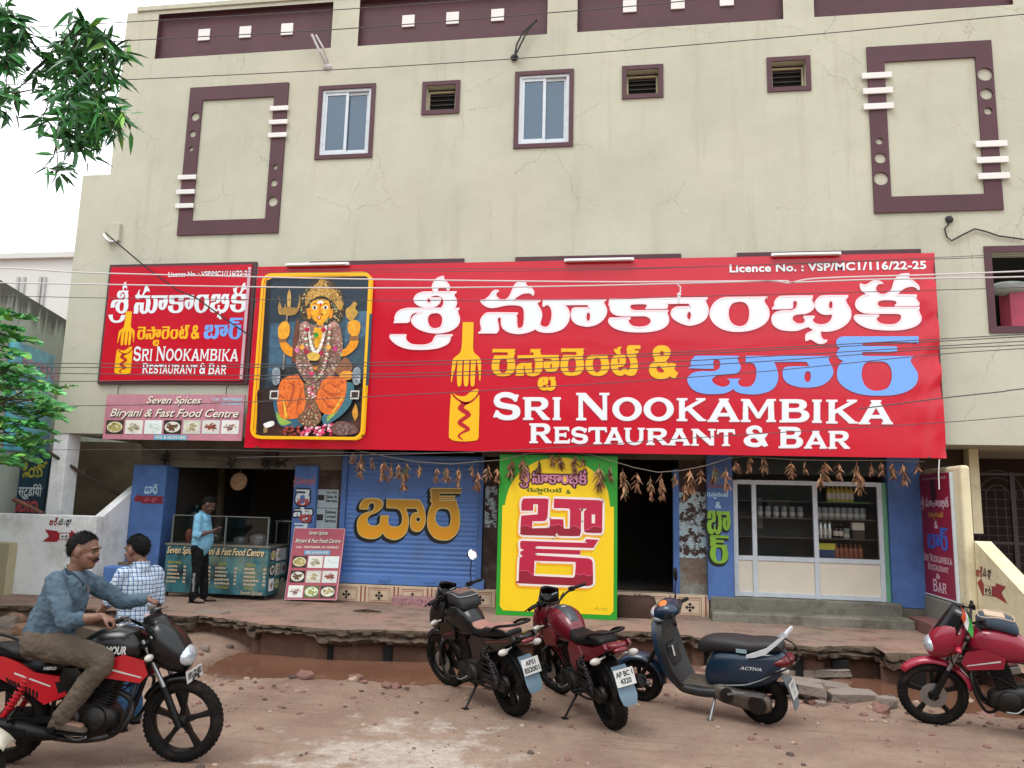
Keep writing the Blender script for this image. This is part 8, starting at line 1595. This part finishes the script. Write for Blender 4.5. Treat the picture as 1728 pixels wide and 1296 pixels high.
def face_parts(par, H, moustache=True, hairm=HAIR, hair=1.0, brow=True):
    for s in (1,-1):
        k = MB(); k.M = H; k.ell((.0725,s*.031,.006), (.010,.013,.0065), 12, 8); k.build('eye', EYEW, par, smooth=True)
        k = MB(); k.M = H; k.ell((.0785,s*.031,.005), (.0045,.0066,.006), 10, 6); k.build('iris', EYED, par, smooth=True)
        k = MB(); k.M = H; k.tube(crv([(.094,s*.012,.028),(.094,s*.032,.034),(.078,s*.056,.027)]), [.004]*11, 6); k.build('eyebrow', hairm, par, smooth=True)
    k = MB(); k.M = H; k.ell((.0905,0,-.058), (.006,.020,.006), 12, 6); k.build('lips', LIP, par, smooth=True)
    if moustache: k = MB(); k.M = H; k.tube(crv([(.080,.034,-.053),(.092,.018,-.043),(.099,0,-.040),(.092,-.018,-.043),(.080,-.034,-.053)]), .0075, 8); k.build('moustache', hairm, par, smooth=True)
    k = MB(); n, m = 28, 18; rg = random.Random(3)
    def cap(th, ph): return V((-.016+.1015*hair*sin(th)*cos(ph), .0815*hair*sin(th)*sin(ph), .036+.096*hair*cos(th)*(1 if cos(th) > 0 else 1.15)))
    vs = []; fs = []
    for i in range(m+1):
        for j in range(n):
            ph = 2*pi*j/n; f = (1+cos(ph))/2; lim = radians(142)-radians(86)*f**.9-radians(16)*max(0, 1-abs(abs(ph-pi)-pi/2)/.35); th = lim*i/m; p = cap(th, ph)
            e = 1 if i < m-2 else 1-.06*(i-m+2); nn = 1+.05*noise.noise(p*28)+.03*noise.noise(p*70); q = V((-.014,0,.03)); vs.append(q+(p-q)*e*nn)
    for i in range(m):
        for j in range(n): fs.append((i*n+j, i*n+(j+1) % n, (i+1)*n+(j+1) % n, (i+1)*n+j))
    k.M = H; k.add(vs, fs); k.M = None
    for i in range(3000):
        q = rg.randrange(n*(m+1)-n); p = H @ vs[q]; c0 = H @ V((-.014,0,.03)); d = (p-c0).normalized(); tn = (H.to_3x3() @ V((rg.gauss(.2,.6), rg.gauss(0,.6), rg.gauss(-.4,.5)))).normalized(); d2 = (d*rg.uniform(.25,.8)+tn).normalized(); p = p+tn*.004*rg.gauss(0,1)
        leaf(k, p-d*.002, d2, rg.uniform(.012,.028), .0013, rg, .1)
    o = k.build('hair', hairm, par, smooth=True, fix=False)
def hand(k, W_, D, Nn, s=1, curl=1.2, grip=True, scale=1.0):  # wrist, pointing direction, back-of-hand normal
    W_, D = V(W_), V(D).normalized(); Nn = (V(Nn)-D*V(Nn).dot(D)).normalized(); S__ = D.cross(Nn)*s
    sc = scale; c = W_+D*.045*sc; k.loft([[W_+D*t*sc+S__*(a*w_)*sc+Nn*(b*h_)*sc for a, b in ((1,.7),(.5,1),(-.5,1),(-1,.7),(-1,-.7),(-.5,-1),(.5,-1),(1,-.7))] for t, w_, h_ in ((-.03,.024,.019),(.0,.027,.019),(.03,.036,.017),(.06,.041,.016),(.09,.040,.013))])
    for i, (o, L0) in enumerate(((.030,.078),(.010,.088),(-.010,.082),(-.029,.064))):
        p = W_+(D*.085+S__*o)*sc; P = [p-D*.02*sc, p]; d = D.copy(); a = 0
        for f, w_ in ((.42,1.0),(.33,1.15),(.25,.9)): a += curl*w_*(.55 if i < 1 and not grip else 1)*.62; d = (D*cos(a)-Nn*sin(a)); P.append(P[-1]+d*L0*f*sc)
        limb(k, P, [.0095*sc,.0092*sc,.0088*sc,.0080*sc,.0068*sc], 8, 3)
    p = W_+(D*.02+S__*.026)*sc; t1 = p+(D*.03+S__*.026-Nn*.012)*sc; t2 = t1+(D*.028+S__*.004-Nn*.022)*sc; t3 = t2+(D*.022-S__*.010-Nn*.014)*sc
    limb(k, [p, t1, t2, t3], [.013*sc,.0115*sc,.0105*sc,.008*sc], 8, 3)
def shoe(par, A, d, m, L=.27, name='shoe', up=V((0,0,1))):
    d = V(d).normalized(); l = V((0,0,1)).cross(d).normalized(); u = d.cross(l); k = MB(); rings = []
    for t, w_, h_ in ((-.075,.028,.05),(-.06,.036,.075),(-.02,.040,.085),(.04,.043,.07),(.10,.048,.055),(.15,.046,.045),(.185,.034,.035),(.20,.015,.02)):
        t *= L/.27; rings.append([V(A)+d*t+l*(w_*a)+u*(-.075+h_*b) for a, b in ((1,0),(1.02,.25),(.85,.7),(.4,.98),(0,1),(-.4,.98),(-.85,.7),(-1.02,.25),(-1,0))])
    k.loft(rings); o = k.build(name, m, par, smooth=True, auto=60); o.modifiers.new('s', 'SUBSURF').levels = 1
    k = MB(); k.loft([[V(A)+d*t*L/.27+l*(w_*a)+u*b for a, b in ((1.06,-.078),(1.06,-.092),(-1.06,-.092),(-1.06,-.078))] for t, w_ in ((-.08,.026),(-.05,.037),(.04,.044),(.11,.049),(.17,.042),(.2,.018))]); k.build('sole', PLB, o, smooth=True, auto=40)
def M4(t): return t
SHIRT = cloth('shirt_blue_grey', '#43535e', var=.12, vs=7, col2='#526370', dirt='#33414c', dirt_amt=.35, dirt_s=6); TROU = cloth('trouser_khaki', '#544a3f', var=.14, vs=6, dirt='#463c32', dirt_amt=.35, dirt_s=5); SHOE = mat('shoe_brown', '#35281f', rough=.8, var=.2, vs=12, dirt='#5a4636', dirt_amt=.5)
# ---- rider, built in the motorcycle's own frame
rz_ = hd(P0r, P0f)
RD = thing('person', 'man in blue grey shirt and khaki trousers riding the red and black motorcycle', 'person', P0r, rz_)
hR = RB_S @ (RB_H+V((-.045,-.325,.042))); hL = RB_S @ (RB_H+V((-.045,.325,.042)))
pel, wst, chs, nk, hdc = V((.24,0,.90)), V((.27,0,1.04)), V((.33,0,1.23)), V((.385,0,1.375)), V((.425,0,1.53))
shR, shL = V((.325,-.195,1.315)), V((.345,.195,1.315)); elR, elL = V((.47,-.31,1.06)), V((.65,.30,1.12)); wrR, wrL = hR+V((-.075,-.01,.045)), hL+V((-.08,.01,.05))
hipR, hipL = V((.26,-.10,.87)), V((.26,.10,.87)); knR, knL = V((.72,-.20,.76)), V((.72,.20,.76)); anR, anL = V((.47,-.205,.37)), V((.47,.205,.37))
k = MB(); limb(k, [pel, wst, chs, nk+V((-.03,0,-.04))], [(.165,.125),(.155,.125),(.185,.125),(.08,.075)], 18)
limb(k, [nk+V((-.04,0,-.05)), nk+V((-.01,0,.03)), hdc+V((-.01,0,-.06))], [.072,.060,.060]); H1 = hframe(hdc, (1,-.02,-.05), (-.05,0,1), 1.13); head(k, H1)
for sh, el, wr in ((shR, elR, wrR), (shL, elL, wrL)): limb(k, [sh, sh.lerp(el,.5), el, el.lerp(wr,.35), wr], [.058,.050,.043,.043,.027])
hand(k, wrR, V((.85,.05,-.35)), V((.35,0,.9)), 1, 1.45); hand(k, wrL, V((.85,-.05,-.35)), V((.35,0,.9)), -1, 1.45)
for hp_, kn, an in ((hipR, knR, anR), (hipL, knL, anL)): limb(k, [hp_, hp_.lerp(kn,.5), kn, kn.lerp(an,.4), an], [.09,.08,.058,.056,.036]); limb(k, [an+V((-.03,0,-.03)), an+V((.05,0,-.05)), an+V((.14,0,-.065))], [.035,.036,.03])
body = k.build('body', SKIN, RD, smooth=True); remesh(body, .0065, 2); face_parts(RD, H1, True, HAIRG)
k = MB(); limb(k, [pel+V((-.01,0,-.06)), pel+V((-.005,0,.05)), wst+V((.01,0,.02)), chs, chs.lerp(nk,.55), nk+V((-.045,0,-.02))], [(.192,.160),(.19,.165),(.186,.168),(.205,.155),(.165,.112),(.078,.072)], 20)
for sh, el, wr in ((shR, elR, wrR), (shL, elL, wrL)):
    f = .42 if sh is shR else .80
    limb(k, [sh.lerp(V((sh.x,0,sh.z-.04)),.3), sh, sh.lerp(el,.5), el, el.lerp(wr,f*.5), el.lerp(wr,f)], [.078,.076,.070,.063,.058,.053], cap=True)
sh_ = k.build('shirt', SHIRT, RD, smooth=True); remesh(sh_, .010, 4); wrinkle(sh_, .030, .075); wrinkle(sh_, .012, .03)
k = MB()                                              # collar, placket, pocket, cuff
for s in (1,-1): k.loft([[p, p+q, p+q*1.02+V((.004,s*.004,0)), p+V((.004,s*.004,0))] for p, q in ((nk+V((-.075,s*.02,.005)), V((-.015,0,.05))),(nk+V((-.045,s*.070,-.01)), V((-.01,s*.014,.052))),(nk+V((.015,s*.075,-.045)), V((.012,s*.02,.045))),(nk+V((.065,s*.040,-.10)), V((.035,s*.03,.02))))])
k.build('collar', SHIRT, sh_, smooth=True, auto=50)
k = MB(); k.tube(crv([wrR.lerp(elR,.60)+V((0,0,0)), wrR.lerp(elR,.56)]), [.058]*6, 14); k.build('cuff', SHIRT, sh_, smooth=True, auto=50)
k = MB(); vs = [nk+V((.030,-.026,-.02)), nk+V((.030,.026,-.02)), nk+V((.078,.012,-.12)), nk+V((.083,0,-.16)), nk+V((.078,-.012,-.12))]; k.add([p+V((.020,0,0)) for p in vs], [(0,1,2,3,4)]); k.build('open_neck', SKIN, RD, fix=False)
k = MB()
for hp_, kn, an in ((hipR, knR, anR), (hipL, knL, anL)): limb(k, [hp_+V((-.05,0,0)), hp_.lerp(kn,.45), kn, kn.lerp(an,.45), kn.lerp(an,.97)], [.125,.105,.083,.074,.066])
limb(k, [pel+V((-.02,0,-.07)), pel+V((.0,0,.02)), pel+V((.01,0,.06))], [(.175,.14),(.172,.14),(.165,.132)], 18); tr_ = k.build('trousers', TROU, RD, smooth=True); remesh(tr_, .011, 4); wrinkle(tr_, .026, .085); wrinkle(tr_, .010, .03)
for an in (anR, anL): shoe(RD, an+V((.0,0,-.005)), (1,0,-.12), SHOE)
# ---- standing people, built facing +x in a frame of their own
def stander(name, label, loc, rz, hgt, joints, shirtm, trm, shoem, skin, hairm, lookd, look_up=(0,0,1), moustache=False, belly=0, name_shoe='shoe'):
    t = thing(name, label, 'person', loc, rz); J = {q: V(p)*hgt for q, p in joints.items()}; h_ = hgt/1.70
    k = MB(); limb(k, [J['pel'], J['wst'], J['chs'], J['nk']+V((0,0,-.03))], [(.14*h_,.10*h_),(.13*h_,.105*h_),(.155*h_,.10*h_),(.07*h_,.062*h_)], 18); limb(k, [J['nk']+V((0,0,-.04)), J['nk']+V((0,0,.03)), J['hd']+V((-.01,0,-.07))], [.068*h_,.056*h_,.056*h_]); H = hframe(J['hd'], lookd, look_up, 1.08); head(k, H)
    for s in 'RL':
        a = [J['sh'+s], J['el'+s], J['wr'+s]]; limb(k, [a[0], a[0].lerp(a[1],.5), a[1], a[1].lerp(a[2],.35), a[2]], [.052*h_,.046*h_,.040*h_,.040*h_,.025*h_])
        hand(k, a[2], J['hdir'+s], J['hn'+s], 1 if s == 'R' else -1, J['curl'][0]/hgt, scale=h_*.95)
        b = [J['hip'+s], J['kn'+s], J['an'+s]]; limb(k, [b[0], b[0].lerp(b[1],.5), b[1], b[1].lerp(b[2],.4), b[2]], [.085*h_,.074*h_,.054*h_,.052*h_,.034*h_]); limb(k, [b[2]+V((-.03,0,-.04)), b[2]+V((.05,0,-.05)), b[2]+V((.14,0,-.062))], [.034,.035,.028])
    o = k.build('body', skin, t, smooth=True); remesh(o, .007, 2); face_parts(t, H, moustache, hairm)
    k = MB(); lo = J['pel']+V((0,0,-.05*h_)); limb(k, [lo, J['pel']+V((belly*.5,0,.05)), J['wst']+V((belly*.6,0,0)), J['chs'], J['chs'].lerp(J['nk'],.55), J['nk']+V((-.02,0,-.02))], [(.178*h_,.138*h_),(.178*h_,.145*h_+belly*.5),(.168*h_,.140*h_+belly*.6),(.182*h_,.130*h_),(.156*h_,.112*h_),(.078*h_,.074*h_)], 20)
    for s in 'RL':
        a = [J['sh'+s], J['el'+s], J['wr'+s]]; f = J['slv'][0]/hgt; limb(k, [a[0].lerp(V((a[0].x,0,a[0].z)),.35), a[0], a[0].lerp(a[1],.5), a[0].lerp(a[1],min(1,f))]+([a[1].lerp(a[2],(f-1)*.5), a[1].lerp(a[2],f-1)] if f > 1.02 else []), [.062*h_,.066*h_,.062*h_,.058*h_]+([.055*h_,.048*h_] if f > 1.02 else []))
    sh = k.build('shirt', shirtm, t, smooth=True); remesh(sh, .011, 4); wrinkle(sh, .022, .08); wrinkle(sh, .010, .03)
    k = MB(); nk = J['nk']
    for s in (1,-1): k.loft([[p, p+q, p+q+V((.004,s*.004,0)), p+V((.004,s*.004,0))] for p, q in ((nk+V((-.07,s*.012,.0)), V((-.006,0,.045))),(nk+V((-.02,s*.070,-.01)), V((0,s*.006,.045))),(nk+V((.04,s*.055,-.03)), V((.012,s*.015,.03))),(nk+V((.075,s*.02,-.06)), V((.02,s*.02,.01))))])
    k.build('collar', shirtm, sh, smooth=True, auto=50)
    k = MB()
    for s in 'RL': b = [J['hip'+s], J['kn'+s], J['an'+s]]; limb(k, [b[0], b[0].lerp(b[1],.5), b[1], b[1].lerp(b[2],.5), b[2]+V((0,0,-.03))], [.108*h_,.092*h_,.074*h_,.068*h_,.068*h_])
    limb(k, [J['pel']+V((0,0,-.06)), J['pel']+V((0,0,.06))], [(.162*h_,.125*h_),(.16*h_,.122*h_)], 18); tr = k.build('trousers', trm, t, smooth=True); remesh(tr, .012, 4); wrinkle(tr, .022, .09); wrinkle(tr, .010, .03)
    for s in 'RL': shoe(t, J['an'+s]+V((0,0,.002)), J['ft'+s], shoem, .26*h_, name_shoe)
    return t, J, H, sh, tr
def plaid():
    m = cloth('shirt_plaid', '#aab8c4'); nt = m.node_tree; b = nt.nodes['Principled BSDF']; N = nt.nodes.new; L = nt.links.new
    tc = N('ShaderNodeTexCoord'); sp = N('ShaderNodeSeparateXYZ'); L(tc.outputs['Object'], sp.inputs[0]); fac = []
    for ax_, per, wd, ph in (('Z',.036,.30,0),('Y',.034,.28,.3),('X',.034,.0,.1),('Z',.036,.12,.5),('Y',.034,.10,.8)):
        q = N('ShaderNodeMath'); q.operation = 'MULTIPLY_ADD'; q.inputs[1].default_value = 1/per; q.inputs[2].default_value = ph; L(sp.outputs[ax_], q.inputs[0]); f = N('ShaderNodeMath'); f.operation = 'FRACT'; L(q.outputs[0], f.inputs[0]); c = N('ShaderNodeMath'); c.operation = 'LESS_THAN'; c.inputs[1].default_value = wd; L(f.outputs[0], c.inputs[0]); fac.append(c.outputs[0])
    cur = None
    for f, amt in zip(fac, (.62, .62, 0, .35, .35)):
        q = N('ShaderNodeMath'); q.operation = 'MULTIPLY_ADD'; q.inputs[1].default_value = amt; L(f, q.inputs[0])
        if cur is None: q.inputs[2].default_value = 0
        else: L(cur, q.inputs[2])
        cur = q.outputs[0]
    mi = N('ShaderNodeMix'); mi.data_type = 'RGBA'; L(cur, mi.inputs[0]); mi.inputs['A'].default_value = (*srgb('#b9c4cc'), 1); mi.inputs['B'].default_value = (*srgb('#1f4a78'), 1); L(mi.outputs['Result'], b.inputs['Base Color']); return m
JN = dict(pel=(0,0,.53), wst=(.005,0,.62), chs=(0,0,.735), nk=(.0,0,.845), hd=(.03,0,.925), shR=(0,-.105,.80), shL=(0,.105,.80), hipR=(0,-.052,.51), hipL=(0,.052,.51), knR=(.012,-.058,.285), knL=(.012,.058,.285), anR=(0,-.06,.055), anL=(0,.06,.055), ftR=(1,-.15,0), ftL=(1,.15,0))
JM = dict(JN); JM.update(hd=(.052,0,.918), nk=(.012,0,.842), elR=(.01,-.155,.635), elL=(.01,.155,.635), wrR=(.135,-.075,.675), wrL=(.14,.06,.672), hdirR=(.7,.5,.25), hdirL=(.7,-.5,.25), hnR=(.2,-.7,-.6), hnL=(.2,.7,-.6), curl=(1.0,0,0), slv=(1.25,0,0), anL=(.05,.07,.055), knL=(.03,.06,.285))
pm_ = G(330, 1016, PZ)
TB = cloth('trouser_black', '#121214', dirt='#5a5a5a', dirt_amt=.12, dirt_s=9)
MN, J, H, sh, tr = stander('person', 'man in light blue shirt and black trousers looking at a phone by the food stall', pm_, radians(8), 1.66, JM, cloth('shirt_sky_blue', '#6fa0b8', var=.08, vs=6), TB, mat('sandal_tan', '#6a5448', rough=.8), SKIN2, HAIR, (1,0,-.55), (.4,0,1), False, .045, 'sandal')
k = MB(); c = (J['wrR']+J['wrL'])/2+V((.085,0,.035)); k.cbox(c, (.075,.07,.009), Matrix.Rotation(-.5, 3, 'Y')); o = tag(k.build('phone', PLB, bevel=.003), 'dark phone held by the man in the light blue shirt', 'phone'); o.matrix_world = Matrix.Translation(pm_) @ Matrix.Rotation(radians(8), 4, 'Z')
k = MB(); rg = random.Random(2)                        # white print down the trouser leg
for i in range(16): z = J['knR'].z-.02-.018*i; k.poly([(rg.uniform(-.03,.0),z),(rg.uniform(.01,.035),z+.004),(rg.uniform(.0,.03),z+.014),(rg.uniform(-.03,-.01),z+.011)], (), lambda u, v: V((u+.012, J['knR'].y-.088+.012*(J['knR'].z-v)/.3, v)))
k.build('leg_print', mat('white_leg_print', '#8f8f8f', rough=.8), tr, fix=False)
JP = dict(JN); JP.update(hd=(.035,.012,.922), shR=(0,-.095,.80), shL=(0,.095,.80), elR=(.0,-.125,.64), elL=(.05,.13,.65), wrR=(.10,-.12,.55), wrL=(.18,.10,.60), hdirR=(.8,.2,-.5), hdirL=(.9,-.1,-.1), hnR=(.3,-.8,.3), hnL=(.2,.5,.7), curl=(.7,0,0), slv=(.95,0,0), knR=(.05,-.055,.285), anR=(.03,-.06,.055), anL=(-.06,.06,.06), knL=(.0,.06,.285))
pp_ = G(282, 1232)
stander('person', 'man in blue and white checked shirt and jeans walking behind the motorcycle front wheel', (pp_.x-.40, pp_.y+.02, 0), radians(150), 1.60, JP, plaid(), cloth('jeans_blue', '#2f4a66', var=.15, vs=6, dirt='#54708c', dirt_amt=.4, dirt_s=4), mat('shoe_black', '#14130f', rough=.6), SKIN, HAIR, (.95,.25,-.08), (0,0,1), False, .0)
